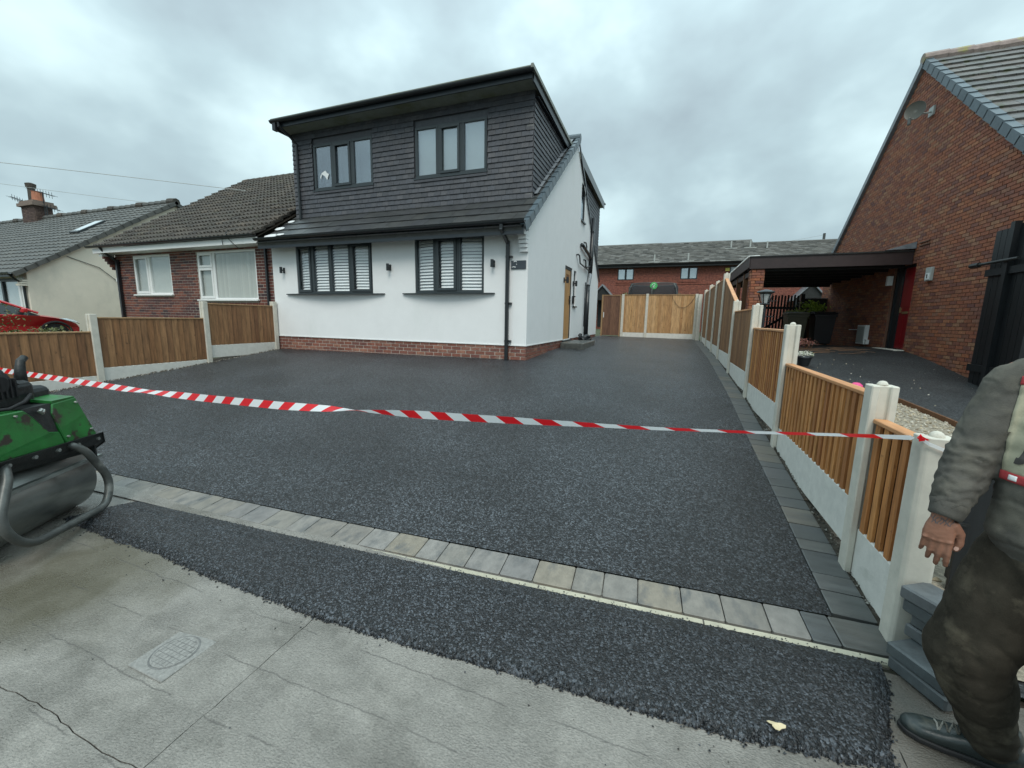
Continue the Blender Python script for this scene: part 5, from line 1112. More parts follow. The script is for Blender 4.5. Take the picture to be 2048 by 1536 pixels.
def wheelie(x,y,m,ml,label):
    zg=g(x,y); t=thing('wheelie_bin',label,'bin',(x,y,zg),'wheelie bins under the carport'); b=MB()
    lo=[(x-.22,y-.25,zg+.06),(x+.22,y-.25,zg+.06),(x+.22,y+.25,zg+.06),(x-.22,y+.25,zg+.06)]; hi=[(x-.28,y-.34,zg+.98),(x+.28,y-.34,zg+.98),(x+.28,y+.34,zg+.98),(x-.28,y+.34,zg+.98)]
    b.add(lo+hi,[(0,1,2,3),(4,5,6,7),(0,1,5,4),(1,2,6,5),(2,3,7,6),(3,0,4,7)]); b.box(x-.30,x+.30,y-.36,y-.33,zg+.90,zg+.98); b.obj('body',m,t,bevel=.02)
    b=MB(); b.prism([(x-.31,y-.38,zg+.985),(x-.31,y+.30,zg+.985),(x-.31,y+.36,zg+1.04),(x-.31,y,zg+1.08),(x-.31,y-.34,zg+1.04)],(.62,0,0)); b.obj('lid',ml,t,bevel=.012)
    b=MB(); b.tube([(x-.25,y+.40,zg+.98),(x+.25,y+.40,zg+.98)],.018,6); b.obj('handle',M['tyre'],t)
    for s_ in (-1,1): b=MB(); b.lathe((x+s_*.25,y+.27,zg+.11),[(.10,-.025),(.10,.025)],16,(Vector((0,1,0)),Vector((0,0,1)),Vector((1,0,0)))); b.obj('wheel',M['tyre'],t)
rgbm('binolive',(.10,.095,.06),.5,noise_s=4,noise_a=.2); rgbm('binlid',(.17,.16,.12),.5,noise_s=4,noise_a=.2); rgbm('binblack',(.02,.018,.02),.5)
wheelie(3.93,16.2,M['binolive'],M['binlid'],'olive brown wheelie bin with lighter lid, left of the black bin under the carport')
wheelie(4.62,16.0,M['binblack'],M['binblack'],'black wheelie bin standing beside the brick wall under the carport')
leaf_cluster('bush','bright yellow green bush leaves above the bins under the carport','bush',(4.55,16.9,.45),.35,.35,.26,700,.10,[(.30,.42,.04),(.42,.55,.08),(.22,.33,.04)],zb=-.65)
leaf_cluster('bush','low strip of yellow green leaves behind the olive bin','bush',(4.0,17.0,.34),.32,.25,.10,300,.09,[(.35,.42,.10),(.45,.5,.15),(.22,.30,.06)],zb=-.65)
PL=thing('plant_pot','black pot of small white flowers on the neighbouring drive behind the fence','plant pot',(2.86,10.7,-.95))
b=MB(); b.lathe((2.86,10.7,-.93),[(.09,0),(.13,.16),(.15,.20),(.145,.215),(.12,.20),(.0,.19)],20); b.obj('pot',M['black'],PL)
rr=random.Random(5); b=MB(); b2=MB()
for k in range(420):
    a=rr.uniform(0,6.28); q=rr.random()**.5*.17; h=.08*(1-(q/.19)**2)+rr.uniform(0,.06); p=Vector((2.86+q*math.cos(a),10.7+q*math.sin(a),-.72+h)); d=Vector((rr.gauss(0,1),rr.gauss(0,1),rr.gauss(.5,.6))).normalized(); s_=d.orthogonal().normalized(); L2=.022
    (b if k%5<3 else b2).add([p,p+d*L2*.5+s_*L2*.4,p+d*L2,p+d*L2*.5-s_*L2*.4],[(0,1,2,3)])
rgbm('petal',(.70,.70,.62),.7); rgbm('leafgreen',(.12,.16,.06),.6); b.obj('flowers',M['petal'],PL,kind='stuff'); b2.obj('leaves',M['leafgreen'],PL,kind='stuff')
leaf_cluster('heather','reddish low shrub by the foot of the black bin','shrub',(3.62,13.6,-.55),.36,.3,.15,600,.045,[(.20,.06,.05),(.30,.10,.09),(.14,.08,.04),(.38,.17,.15)],zb=-.75)
M['twig']=rgbm('twigs',(.16,.09,.05),.8); b=MB()
for k in range(26):
    p=Vector((rr.uniform(3.0,4.6),rr.uniform(12.0,14.2),0)); a=rr.uniform(-.5,.5); p.z=g(p.x,p.y)+.012; q=p+Vector((math.cos(a)*rr.uniform(.2,.7),math.sin(a)*.4,rr.uniform(0,.05))); q.z=max(q.z,g(q.x,q.y)+.012); b.tube([p,(p+q)/2+Vector((0,.04,.01)),q],.006,4)
b.obj('twigs',M['twig'],kind='stuff')
rgbm('pink',(.75,.08,.25),.5); b=MB(); b.lathe((2.96,8.2,-1.02),[(.0,-.09),(.05,-.08),(.085,-.04),(.095,0),(.08,.05),(.04,.085),(0,.09)],16); tag(b.obj('toy_ball',M['pink'],smooth=True),'small bright pink toy ball on the gravel behind the fence','ball')
# ---- trampoline
T=thing('trampoline','trampoline with black safety net and green round badge rising behind the back fence','trampoline',(-.85,22.3,-.55))
M['net']=bpy.data.materials.new('black_net'); M['net'].use_nodes=True; nt_=M['net'].node_tree; pr_=nt_.nodes['Principled BSDF']; pr_.inputs['Base Color'].default_value=(.03,.035,.04,1); pr_.inputs['Alpha'].default_value=.72; pr_.inputs['Roughness'].default_value=.8
cxT,cyT,rT=-.87,22.9,1.22
b=MB(); nseg=48
for ring in ((1.0,1.32),(1.0,1.72),(.92,1.88)):
    for k in range(nseg):
        a=2*math.pi*k/nseg; b.v.append((cxT+rT*ring[0]*math.cos(a),cyT+rT*ring[0]*math.sin(a),ring[1]))
for j in range(2):
    for k in range(nseg): b.f.append((j*nseg+k,j*nseg+(k+1)%nseg,(j+1)*nseg+(k+1)%nseg,(j+1)*nseg+k))
b2=MB()
for k in range(nseg):
    a=2*math.pi*k/nseg; b.v.append((cxT+rT*math.cos(a),cyT+rT*math.sin(a),.3))
m0=3*nseg
for k in range(nseg): b.f.append((m0+k,m0+(k+1)%nseg,(k+1)%nseg,k))
b.obj('safety_net',M['net'],T,smooth=True)
b=MB(); b.tube([(cxT+rT*.92*math.cos(2*math.pi*k/40),cyT+rT*.92*math.sin(2*math.pi*k/40),1.88) for k in range(41)],.022,6); b.obj('top_ring',M['tubegrey'],T)
for k in range(6):
    a=2*math.pi*(k+.5)/6; ca,sa=math.cos(a),math.sin(a); b=MB(); b.tube([(cxT+(rT+.12)*ca,cyT+(rT+.12)*sa,-.55),(cxT+(rT+.12)*ca,cyT+(rT+.12)*sa,1.35),(cxT+(rT+.02)*ca,cyT+(rT+.02)*sa,1.70),(cxT+(rT*.92)*ca,cyT+(rT*.92)*sa,1.88)],.028,8); b.obj('pole',M['tubegrey'],T)
b=MB(); b.lathe((cxT,cyT,.2),[(rT+.1,0),(rT+.12,.04),(rT-.2,.06),(0,.05)],40); b.obj('mat',M['black'],T)
rgbm('badgegreen',(.06,.45,.12),.5); b=MB(); ax_=(Vector((1,0,0)),Vector((0,0,1)),Vector((0,-1,0))); b.lathe((-.80,cyT-rT*.96-.05,1.72),[(.17,0),(.17,.01),(0,.01)],24,ax_); bd=b.obj('badge',M['badgegreen'],T)
b=MB(); b.tube([(-.80+.085*math.cos(t),cyT-rT*.96-.065,1.73+.085*math.sin(t)) for t in [i*.35 for i in range(2,17)]],.012,5); b.tube([(-.86,cyT-rT*.96-.065,1.66),(-.74,cyT-rT*.96-.065,1.76)],.012,5); b.obj('badge_mark',M['plate_white'],bd)
leaf_cluster('shrub','small green shrub top behind the back fence right of the trampoline','shrub',(.55,20.5,1.05),.25,.3,.28,260,.10,gr_,zb=-.6)
leaf_cluster('shrub','thin green shrub top above the back fence left of the trampoline','shrub',(-1.95,19.0,1.02),.16,.2,.22,200,.08,gr_,zb=-.6)
# ---- rear garden level and terrace of houses
def brickmat(name,c1,c2,mc,axis='xz',scale=1):
    m=bpy.data.materials.new(name); m.use_nodes=True; t=m.node_tree; N=t.nodes; L=t.links; p=N['Principled BSDF']; p.inputs['Roughness'].default_value=.85
    geo=N.new('ShaderNodeNewGeometry'); sp=N.new('ShaderNodeSeparateXYZ'); L.new(geo.outputs['Position'],sp.inputs[0]); cb=N.new('ShaderNodeCombineXYZ'); L.new(sp.outputs[0],cb.inputs[0]); L.new(sp.outputs[2],cb.inputs[1])
    br=N.new('ShaderNodeTexBrick'); br.inputs['Scale'].default_value=1; br.inputs['Brick Width'].default_value=.225; br.inputs['Row Height'].default_value=.075; br.inputs['Mortar Size'].default_value=.005; br.inputs['Color1'].default_value=(*c1,1); br.inputs['Color2'].default_value=(*c2,1); br.inputs['Mortar'].default_value=(*mc,1); L.new(cb.outputs[0],br.inputs['Vector'])
    nz=N.new('ShaderNodeTexNoise'); nz.inputs['Scale'].default_value=9; nz.inputs['Detail'].default_value=5; L.new(geo.outputs['Position'],nz.inputs['Vector']); mr=N.new('ShaderNodeMapRange'); mr.inputs['From Min'].default_value=.3; mr.inputs['From Max'].default_value=.7; mr.inputs['To Min'].default_value=.65; mr.inputs['To Max'].default_value=1.35; L.new(nz.outputs[0],mr.inputs['Value'])
    vm=N.new('ShaderNodeVectorMath'); vm.operation='SCALE'; L.new(br.outputs['Color'],vm.inputs[0]); L.new(mr.outputs[0],vm.inputs['Scale']); L.new(vm.outputs[0],p.inputs['Base Color'])
    bp=N.new('ShaderNodeBump'); bp.inputs['Distance'].default_value=.01; L.new(br.outputs['Fac'],bp.inputs['Height']); bp.invert=True; L.new(bp.outputs[0],p.inputs['Normal']); return m
M['farbrick']=brickmat('far_red_brick',(.27,.085,.055),(.19,.062,.045),(.20,.12,.095))
def terrace_house(x0,x1,ridge,label,wins,porch,alarm=None,extra=None):
    t=thing('terraced_house',label,'house',(x0,33,-.5),'row of red brick houses behind the gardens'); Y0=33.0
    b=MB(); wall_xz(b,Y0,Y0+.3,x0,x1,-1,4.05,[(a-.0,c,3.05,3.90) for a,c in wins]); b.box(x0,x0+.2,Y0+.3,41,-1,4.0); b.box(x1-.2,x1,Y0+.3,41,-1,4.0); b.obj('wall',M['farbrick'],t)
    for a,c in wins:
        m_=(a+c)/2; window(t,[((a,Y0+.03),(m_,Y0+.03)),((m_,Y0+.03),(c,Y0+.03))],3.05,3.90,M['black'],fw=.07,gm=M['glass_dark'],backing=M['blind']); b=MB(); b.box(a-.1,c+.1,Y0-.04,Y0+.03,2.86,3.04); b.obj('window_sill',M['farbrick'],t)
        b=MB(); b.box(a-.15,c+.9,Y0-.03,Y0,2.70,2.78); b.obj('brick_band',M['farbrick'],t)
    sl=(ridge-4.15)/(37-32.6); uu=Vector((0,1,sl)).normalized(); nn=Vector((0,-sl,1)).normalized()
    b=MB(); b.prism([(x0,32.62,4.10),(x0,37,ridge-.03),(x0,41.4,4.10),(x0,37,ridge-.15)],(x1-x0,0,0)); b.obj('roof',M['fartile'],t)
    course_tiles(t,(x0,32.55,4.13),(1,0,0),uu,nn,x1-x0,4.98,M['fartile'],.335,.33,.05,lap=.02,tilt=.15,limit=60,jit=.008)
    b=MB(); b.tube([(x0,37,ridge+.0),(x1,37,ridge+.0)],.11,8); b.obj('ridge',M['greytile'],t)
    b=MB(); b.box(x0,x1,32.52,32.56,3.93,4.12); b.box(x0,x1,32.56,33.0,3.93,3.95); b.obj('fascia',M['grime'],t); b=MB(); gutter(b,(x0,32.46,4.12),(x1,32.46,4.12),.06); b.obj('gutter',M['black'],t)
    if porch is not None:
        xp=porch; b=MB()
        for s_ in (-1,1):
            b.prism([(xp,31.6,2.55),(xp+s_*1.0,31.6,1.45),(xp+s_*1.0,31.6,1.55),(xp,31.6,2.68)],(0,1.4,0))
        pr=b.obj('porch_roof',M['lead'],t); b=MB(); b.prism([(xp-.85,31.75,1.5),(xp+.85,31.75,1.5),(xp,31.75,2.5)],(0,.05,0)); b.obj('porch_gable',M['grime'],pr); b=MB(); b.box(xp-.85,xp-.75,31.65,31.75,-.5,1.5); b.box(xp+.75,xp+.85,31.65,31.75,-.5,1.5); b.obj('porch_post',M['blackwood'],t)
        b=MB(); b.box(xp-.45,xp+.45,32.96,33.0,-.5,1.5); b.obj('door',M['grime'],t)
    if alarm: b=MB(); rgbm('alarmyellow',(.65,.55,.12),.5); b.box(alarm-.13,alarm+.13,32.9,33,3.57,3.78); b.obj('alarm_box',M['alarmyellow'],t)
    for vx,vy in (extra or []):
        zz=4.13+sl*(vy-32.55); b=MB(); b.tube([(vx,vy,zz),(vx,vy,zz+.55)],.05,8); b.box(vx-.4,vx+.4,vy-.12,vy-.05,zz-.02,zz+.04); b.obj('roof_vent',M['foil'],t)
terrace_house(-9,-.95,6.25,'left red brick terraced house with one small window behind the brown gate',[(-3.90,-2.71)],-4.81,extra=[(-1.3,32.9)])
terrace_house(-.95,5.5,6.22,'middle red brick terraced house above the trampoline with a yellow alarm box',[(.56,1.70),(3.75,4.9)],None,alarm=3.6,extra=[(1.0,32.9),(3.95,35.3),(5.2,35.3)])
terrace_house(5.5,14,6.0,'right red brick terraced house with lower ridge seen over the carport',[(9.5,10.6)],8.40,extra=[(6.3,35.4)])
b=MB(); b.tube([(10.4,38,5.6),(10.4,38,6.7)],.09,8); tag(b.obj('flue_pipe',M['tubegrey'],loc=(10.4,38,5.7)),'thin flue pipe standing behind the ridge of the right terraced house','flue')
cable((10.4,38,6.6),(4,40,6.25),.15,'thin overhead cable running from the flue over the terrace ridge')
# ================================================================== BARRIER TAPE
def tape():
    A=Vector((1.13,2.425,-.522)); Bp=Vector((-9.30,2.9,-.885)); b=MB(); N1=420; sp=.27; mats=[]
    zs=[(0,-.522),(.024,-.542),(.065,-.582),(.114,-.624),(.173,-.663),(.245,-.708),(.335,-.760),(.414,-.806),(.524,-.842),(.655,-.868),(.8,-.868),(1.0,-.872)]
    tw=[(0,32),(.03,26),(.09,26),(.14,34),(.20,55),(.27,70),(.32,30),(.338,2),(.36,-35),(.42,-75),(.5,-80),(.56,-60),(.60,-25),(.62,-18),(.66,-50),(.75,-60),(.9,-65),(1,-70)]
    L_=(Bp-A).length; wv=.070
    def pt(s,w):
        c=A.lerp(Bp,s); c.z=lerp_prof(zs,s); a=math.radians(lerp_prof(tw,s)); d=(Bp-A).normalized(); side=Vector((0,0,1)).cross(d).normalized()
        v=side*math.cos(a)+Vector((0,0,1))*math.sin(a); return c+v*(w*wv)
    K=5; n=int(L_/sp*8)
    for i in range(n+1):
        for j in range(K+1):
            w=j/K-.5; s=(i/8*sp+ w*.06)/L_; s=min(max(s,0),1); b.v.append(tuple(pt(s,w)))
    for i in range(n):
        for j in range(K): b.f.append((i*(K+1)+j,i*(K+1)+j+1,(i+1)*(K+1)+j+1,(i+1)*(K+1)+j)); mats.append(1 if (i//4)%2 else 0)
    m1=bpy.data.materials.new('tape_white'); m2=bpy.data.materials.new('tape_red')
    for m,c in ((m1,(.85,.87,.88)),(m2,(.80,.012,.02))):
        m.use_nodes=True; t=m.node_tree; p=t.nodes['Principled BSDF']; p.inputs['Base Color'].default_value=(*c,1); p.inputs['Roughness'].default_value=.3
        tr=t.nodes.new('ShaderNodeBsdfTranslucent'); tr.inputs[0].default_value=(*c,1); mx=t.nodes.new('ShaderNodeMixShader'); mx.inputs[0].default_value=.35; t.links.new(p.outputs[0],mx.inputs[1]); t.links.new(tr.outputs[0],mx.inputs[2]); t.links.new(mx.outputs[0],t.nodes['Material Output'].inputs[0])
    o=b.obj('barrier_tape',m1,smooth=True,loc=(-2,2.6,-.8)); o.data.materials.append(m2)
    me=o.data
    for p,mi in zip(me.polygons,mats): p.material_index=mi
    tag(o,'long twisted red and white barrier tape stretched across the front of the driveway','barrier tape')
    # knot and wrap round the post
    b=MB(); P=[Vector((1.135,2.405,-.515)),Vector((1.16,2.375,-.535)),Vector((1.215,2.372,-.556)),Vector((1.29,2.378,-.566)),Vector((1.305,2.43,-.555))]
    for p in P: b.v.append(tuple(p+Vector((0,-.001,.009)))); b.v.append(tuple(p-Vector((0,.001,.008))))
    for i in range(len(P)-1): b.f.append((2*i,2*i+1,2*i+3,2*i+2))
    k=b.obj('tape_wrap',m1,o); k.data.materials.append(m2)
    for i,p in enumerate(k.data.polygons): p.material_index=1 if i>=2 else 0
    b=MB(); pebble(b,(1.137,2.40,-.515),.018,3); b.prism([(1.13,2.39,-.50),(1.165,2.385,-.518),(1.13,2.39,-.53)],(0,.004,0)); b.obj('knot',m2,o)
tape()
# ================================================================== LOOSE BLOCKS BY THE END POST
M['looseblock']=mat('loose_charcoal_block',(.12,.13,.135),.45,cols=[(.085,.10,.105),(.125,.135,.14)],noise_s=12,noise_a=.3,bump=.4,bump_s=120,stain=((.22,.22,.20),7,.6,.8,(1,1,1)))
def loose(x,y,z,a,lab,dims=(.24,.16,.062)):
    b=MB(); ca,sa=math.cos(math.radians(a)),math.sin(math.radians(a)); b.obox(Vector((x,y,z)),(Vector((ca,sa,0)),Vector((-sa,ca,0)),Vector((0,0,1))),dims); tag(b.obj('loose_block',M['looseblock'],bevel=.008,loc=(x,y,z-dims[2]/2)),lab,'block','loose blocks stacked by the end post')
zb=-1.605
loose(1.215,2.175,zb+.034,-62,'bottom charcoal block of the front pile at the foot of the end post')
loose(1.205,2.185,zb+.100,-60,'charcoal block on top of the front pile at the foot of the end post')
loose(1.32,2.27,zb+.034,-58,'bottom charcoal block of the rear pile behind the front pile')
loose(1.325,2.26,zb+.098,-56,'second charcoal block up in the rear pile by the end post')
loose(1.30,2.27,zb+.162,-60,'third charcoal block up in the rear pile by the end post')
loose(1.315,2.265,zb+.226,-57,'fourth charcoal block up in the rear pile by the end post')
loose(1.275,2.265,zb+.290,-60,'fifth charcoal block up in the rear pile, just under the top one')
loose(1.26,2.27,zb+.354,-58,'topmost charcoal block of the rear pile against the end post')
#@@PART6
# ================================================================== ROLLER
RL=thing('road_roller','muddy green pedestrian road roller with a steel drum and bent tube guard at the left','roller',(-4.6,1.5,-1.6))
RA=Vector((-3.98,1.70,0)); ra=Vector((.53,-.85,0)).normalized(); rt=Vector((.85,.53,0)).normalized(); rz=Vector((0,0,1)); RAX=(ra,rt,rz)
def rp(a,o,z): return RA+ra*a+rt*o+rz*z
def rbox(b,a0,a1,o0,o1,z0,z1): b.obox(rp((a0+a1)/2,(o0+o1)/2,(z0+z1)/2),RAX,(a1-a0,o1-o0,z1-z0))
M['drum']=mat('worn_drum_steel',(.24,.25,.235),.34,metal=.75,noise_s=3,noise_sc=(1,1,4),noise_a=.15,rough_a=.06,bump=.1,bump_s=60,stain=((.12,.115,.10),3.2,.55,.85,(1,1,2.5)))
DRX=(rt,rz,ra)
for oc in (-.50,-1.18):
    b=MB(); b.lathe(rp(0,oc,-1.325),[(.0,-.235),(.20,-.235),(.21,-.25),(.272,-.25),(.28,-.242),(.28,.63),(.272,.638),(.21,.638),(.20,.62),(.0,.62)],56,DRX); o=b.obj('drum',M['drum'],RL); 
    for p in o.data.polygons: p.use_smooth=len(p.vertices)==4
    b=MB(); b.lathe(rp(0,oc,-1.325),[(.07,-.30),(.07,-.22),(0,-.22)],16,DRX); b.lathe(rp(0,oc,-1.325),[(.07,.62),(.07,.68),(0,.68)],16,DRX); b.obj('axle_hub',M['grime'],RL)
b=MB(); rbox(b,-.31,-.275,-1.25,-.40,-1.36,-.98); b.obj('side_plate',M['grime'],RL,bevel=.01); b=MB(); rbox(b,.65,.69,-1.25,-.40,-1.36,-.98); b.obj('side_plate',M['grime'],RL,bevel=.01)
# chassis
b=MB(); b.prism([rp(-.285,-1.4,-1.09),rp(.68,-1.4,-1.05),rp(.68,-1.4,-.93),rp(-.285,-1.4,-.95)],rt*1.14); b.obj('chassis',M['grime'],RL,bevel=.01)
b=MB(); b.prism([rp(-.29,-.27,-1.14),rp(-.29,-.17,-1.06),rp(-.28,-.17,-.975),rp(.68,-.17,-.94),rp(.68,-.27,-1.04)],ra*0+rt*.012); b.obj('lower_skirt',M['grime'],RL)
b=MB(); rbox(b,-.30,.66,-.235,-.20,-1.19,-1.165); b.obj('scraper_bar',M['steel'],RL)
b=MB(); rbox(b,-.235,-.22,-.25,-.19,-1.17,-1.05); rbox(b,.5,.515,-.25,-.19,-1.17,-1.05); b.obj('scraper_bracket',M['grime'],RL,kind='stuff')
# green panels, front face leaning back
def gpan(pts,d,name='body_panel'):
    b=MB(); b.prism([rp(a,o,z) for a,o,z in pts],rt*(-d)); return b.obj(name,M['green'],RL,bevel=.006)
gpan([(-.265,-.19,-.985),(.02,-.19,-.975),(.045,-.20,-.86),(.06,-.22,-.74),(.03,-.235,-.675),(-.175,-.235,-.665),(-.21,-.215,-.80)],.5)
gpan([(.03,-.19,-.974),(.70,-.19,-.945),(.70,-.235,-.665),(.245,-.235,-.675),(.20,-.22,-.74),(.13,-.20,-.86),(.05,-.20,-.88)],.5)
b=MB(); b.prism([rp(.05,-.21,-.88),rp(.13,-.21,-.87),rp(.21,-.23,-.74),rp(.245,-.245,-.67),rp(.03,-.245,-.67),rp(.06,-.23,-.74)],rt*-.4); b.obj('recess_panel',M['grime'],RL)
b=MB(); b.tube([rp(.13,-.215,-.70),rp(.16,-.20,-.715),rp(.175,-.205,-.70),rp(.15,-.21,-.69)],.012,6); b.obj('latch_handle',M['steel'],RL)
b=MB(); b.prism([rp(-.17,-.24,-.655),rp(.03,-.24,-.655),rp(.05,-.62,-.60),rp(-.11,-.62,-.60)],rz*-.02); b.obj('deck',M['green'],RL)
# engine cowl
def cowl(a0,a1,o0,o1,z0,z1,r,m=M['grime'],name='engine_cover'):
    b=MB(); pts=[]; c=[(o0,z0),(o0,z1-r),(o0-r*.3,z1-r*.3),(o0-r,z1),(o1+r,z1),(o1,z1-r),(o1,z0)]
    b.prism([rp(a0,o,z) for o,z in c],ra*(a1-a0)); return b.obj(name,m,RL,bevel=.03)
cowl(-.02,.62,-.36,-.85,-.68,-.50,.04); cowl(.10,.80,-.42,-.80,-.50,-.40,.03); cowl(-.17,.05,-.38,-.72,-.68,-.56,.04)
b=MB()
for k in range(6): rbox(b,.12+k*.035,.132+k*.035,-.35,-.44,-.60,-.47)
rbox(b,.36,.50,-.34,-.42,-.64,-.52); b.lathe(rp(.56,-.38,-.56),[(.04,0),(.045,.05),(.03,.07),(0,.07)],12,(ra,rt,rz)); b.obj('cooling_fin',M['tyre'],RL,kind='stuff')
b=MB(); b.lathe(rp(.22,-.40,-.50),[(.07,-.03),(.09,.03),(.05,.05),(0,.05)],16,(ra,rz,rt)); b.obj('air_filter',M['tyre'],RL)
b=MB(); b.tube([rp(-.03,-.45,-.56),rp(-.04,-.45,-.44),rp(-.055,-.45,-.37),rp(-.09,-.45,-.345)],.028,10,rs=[.040,.030,.025,.022]); b.obj('exhaust_stack',M['grime'],RL,smooth=True)
b=MB(); b.tube([rp(.50,-.33,-.64),rp(.30,-.27,-.655),rp(.16,-.29,-.63),rp(.05,-.34,-.60),rp(-.05,-.42,-.62)],.012,7); b.tube([rp(.60,-.38,-.42),rp(.35,-.36,-.43),rp(.12,-.38,-.50),rp(.0,-.38,-.57)],.010,7); b.obj('hose',M['tyre'],RL,smooth=True,kind='stuff')
b=MB(); b.tube([rp(.25,-1.3,-.7),rp(.25,-1.8,-.4),rp(.25,-2.1,-.35)],.03,8); b.tube([rp(-.05,-2.1,-.35),rp(.55,-2.1,-.35)],.025,8); b.obj('steering_handle',M['tubegrey'],RL)
b=MB()
for a_,z_ in ((-.24,-1.02),(-.05,-1.01),(.12,-1.0),(.30,-.99),(.48,-.985),(.62,-.98)): b.lathe(rp(a_,-.175,z_),[(.014,-.01),(.014,.012),(0,.013)],6,(ra,rz,rt))
for a_,z_ in ((-.22,-.93),(-.155,-.70),(.0,-.93),(.32,-.70),(.55,-.70)): b.lathe(rp(a_,-.19 if z_<-.8 else -.225,z_),[(.009,-.01),(.009,.008),(0,.01)],6,(ra,rz,rt))
b.obj('bolt',M['steel'],RL,kind='stuff')
# bent tube guard
def round_path(P,r=.09,n=7):
    out=[P[0]]
    for i in range(1,len(P)-1):
        a=(P[i-1]-P[i]); c=(P[i+1]-P[i]); rr_=min(r,a.length*.48,c.length*.48); a=a.normalized()*rr_; c=c.normalized()*rr_
        for k in range(n+1):
            t=k/n; out.append(P[i]+a*(1-t)**2+c*t*t)
    out.append(P[-1]); return out
b=MB(); b.tube(round_path([rp(.02,-.19,-.985),rp(-.04,-.13,-1.05),rp(-.185,-.09,-1.34),rp(-.09,-.07,-1.53),rp(.58,-.07,-1.50),rp(.70,-.09,-1.30),rp(.55,-.13,-1.05),rp(.49,-.19,-.985)],.12,8),.027,14); b.obj('tube_guard',M['tubegrey'],RL,smooth=True)
# ================================================================== THE WORKER
GZ=-1.62; C0=Vector((1.232,1.68,0)); fd=Vector((-.75,-.66,0)).normalized(); fr=Vector((fd.y,-fd.x,0))
def hp(r,f,h): return Vector((C0.x,C0.y,GZ))+fr*r+fd*f+Vector((0,0,h))
def loft(b,secs,n=20,cap=True):
    "secs: (centre, u axis, v axis, ru, rv, power)"
    vs=[];fs=[]
    for c,u,v,ru,rv,pw in secs:
        for k in range(n):
            a=2*math.pi*k/n; ca,sa=math.cos(a),math.sin(a)
            x=math.copysign(abs(ca)**(2/pw),ca)*ru; y=math.copysign(abs(sa)**(2/pw),sa)*rv; vs.append(c+u*x+v*y)
    m=len(secs)
    for i in range(m-1):
        for k in range(n): fs.append((i*n+k,i*n+(k+1)%n,(i+1)*n+(k+1)%n,(i+1)*n+k))
    if cap: fs+=[tuple(range(n-1,-1,-1)),tuple((m-1)*n+k for k in range(n))]
    b.add(vs,fs)
def limb(b,P,R,n=16,sub=4,flat=1.0,u0=None):
    "smooth tapering limb through the points"
    P=[Vector(p) for p in P]; pts=[];rs=[]
    for i in range(len(P)-1):
        for k in range(sub):
            t=k/sub; pts.append(P[i].lerp(P[i+1],t)); rs.append(R[i]+(R[i+1]-R[i])*t)
    pts.append(P[-1]); rs.append(R[-1])
    for _ in range(2):
        q=[p.copy() for p in pts]
        for i in range(1,len(pts)-1): q[i]=(pts[i-1]+pts[i]*2+pts[i+1])/4
        pts=q
    d=(pts[1]-pts[0]).normalized(); d2=(pts[-1]-pts[-2]).normalized()
    pts=[pts[0]-d*rs[0]*.5]+pts+[pts[-1]+d2*rs[-1]*.5]; rs=[rs[0]*.7]+rs+[rs[-1]*.7]
    b.tube(pts,1,n,rs=rs)
def remesh(b,voxel,smooth_it=6,sf=.6):
    me=bpy.data.meshes.new('tmp'); me.from_pydata(b.v,[],b.f); bm=bmesh.new(); bm.from_mesh(me); bmesh.ops.recalc_face_normals(bm,faces=bm.faces); bm.to_mesh(me); bm.free()
    o=bpy.data.objects.new('tmp',me); C.objects.link(o)
    r=o.modifiers.new('r','REMESH'); r.mode='VOXEL'; r.voxel_size=voxel; r.adaptivity=0
    if smooth_it: sm=o.modifiers.new('s','SMOOTH'); sm.iterations=smooth_it; sm.factor=sf
    bpy.context.view_layer.update(); dg=bpy.context.evaluated_depsgraph_get(); res=bpy.data.meshes.new_from_object(o.evaluated_get(dg))
    bpy.data.objects.remove(o); bpy.data.meshes.remove(me); return res
def displace(me,fn):
    me.update(); ns=[v.normal.copy() for v in me.vertices]
    for v,n in zip(me.vertices,ns): v.co=v.co+n*fn(v.co,n)
def finish(me,name,m,parent):
    me.name=name; me.materials.clear(); me.materials.append(m); me.polygons.foreach_set('use_smooth',[True]*len(me.polygons)); o=bpy.data.objects.new(name,me); place(o,parent,(0,0,0)); return o
PE=thing('person','person in a grubby charcoal sweatshirt and dirty trousers standing by the end post','person',(1.2,1.7,GZ))
Zv=Vector((0,0,1))
sh_r=Vector((1.090,1.820,GZ+1.475)); sh_l=hp(-.185,0,1.455)
el_r=Vector((.992,1.80,-.445)); wr_r=Vector((.930,1.748,-.628))
el_l=hp(-.30,-.02,1.17); wr_l=hp(-.30,.10,.95)
hip_r=hp(.095,0,.92); kn_r=Vector((1.085,1.80,-1.15)); an_r=Vector((1.245,1.855,-1.545))
hip_l=hp(-.095,0,.92); kn_l=hp(-.13,.06,.49); an_l=hp(-.15,.0,.08)
# --- body: one continuous skin
b=MB()
loft(b,[(hp(0,0,.84),fr,fd,.13,.10,2.3),(hp(0,0,.93),fr,fd,.17,.115,2.4),(hp(0,0,1.08),fr,fd,.145,.10,2.3),(hp(0,0,1.25),fr,fd,.165,.115,2.3),(hp(0,-.01,1.38),fr,fd,.175,.11,2.3),(hp(0,-.015,1.46),fr,fd,.14,.085,2.2),(hp(0,-.01,1.51),fr,fd,.065,.065,2)],24)
limb(b,[hp(0,-.01,1.46),hp(0,.01,1.58)],[.062,.058])
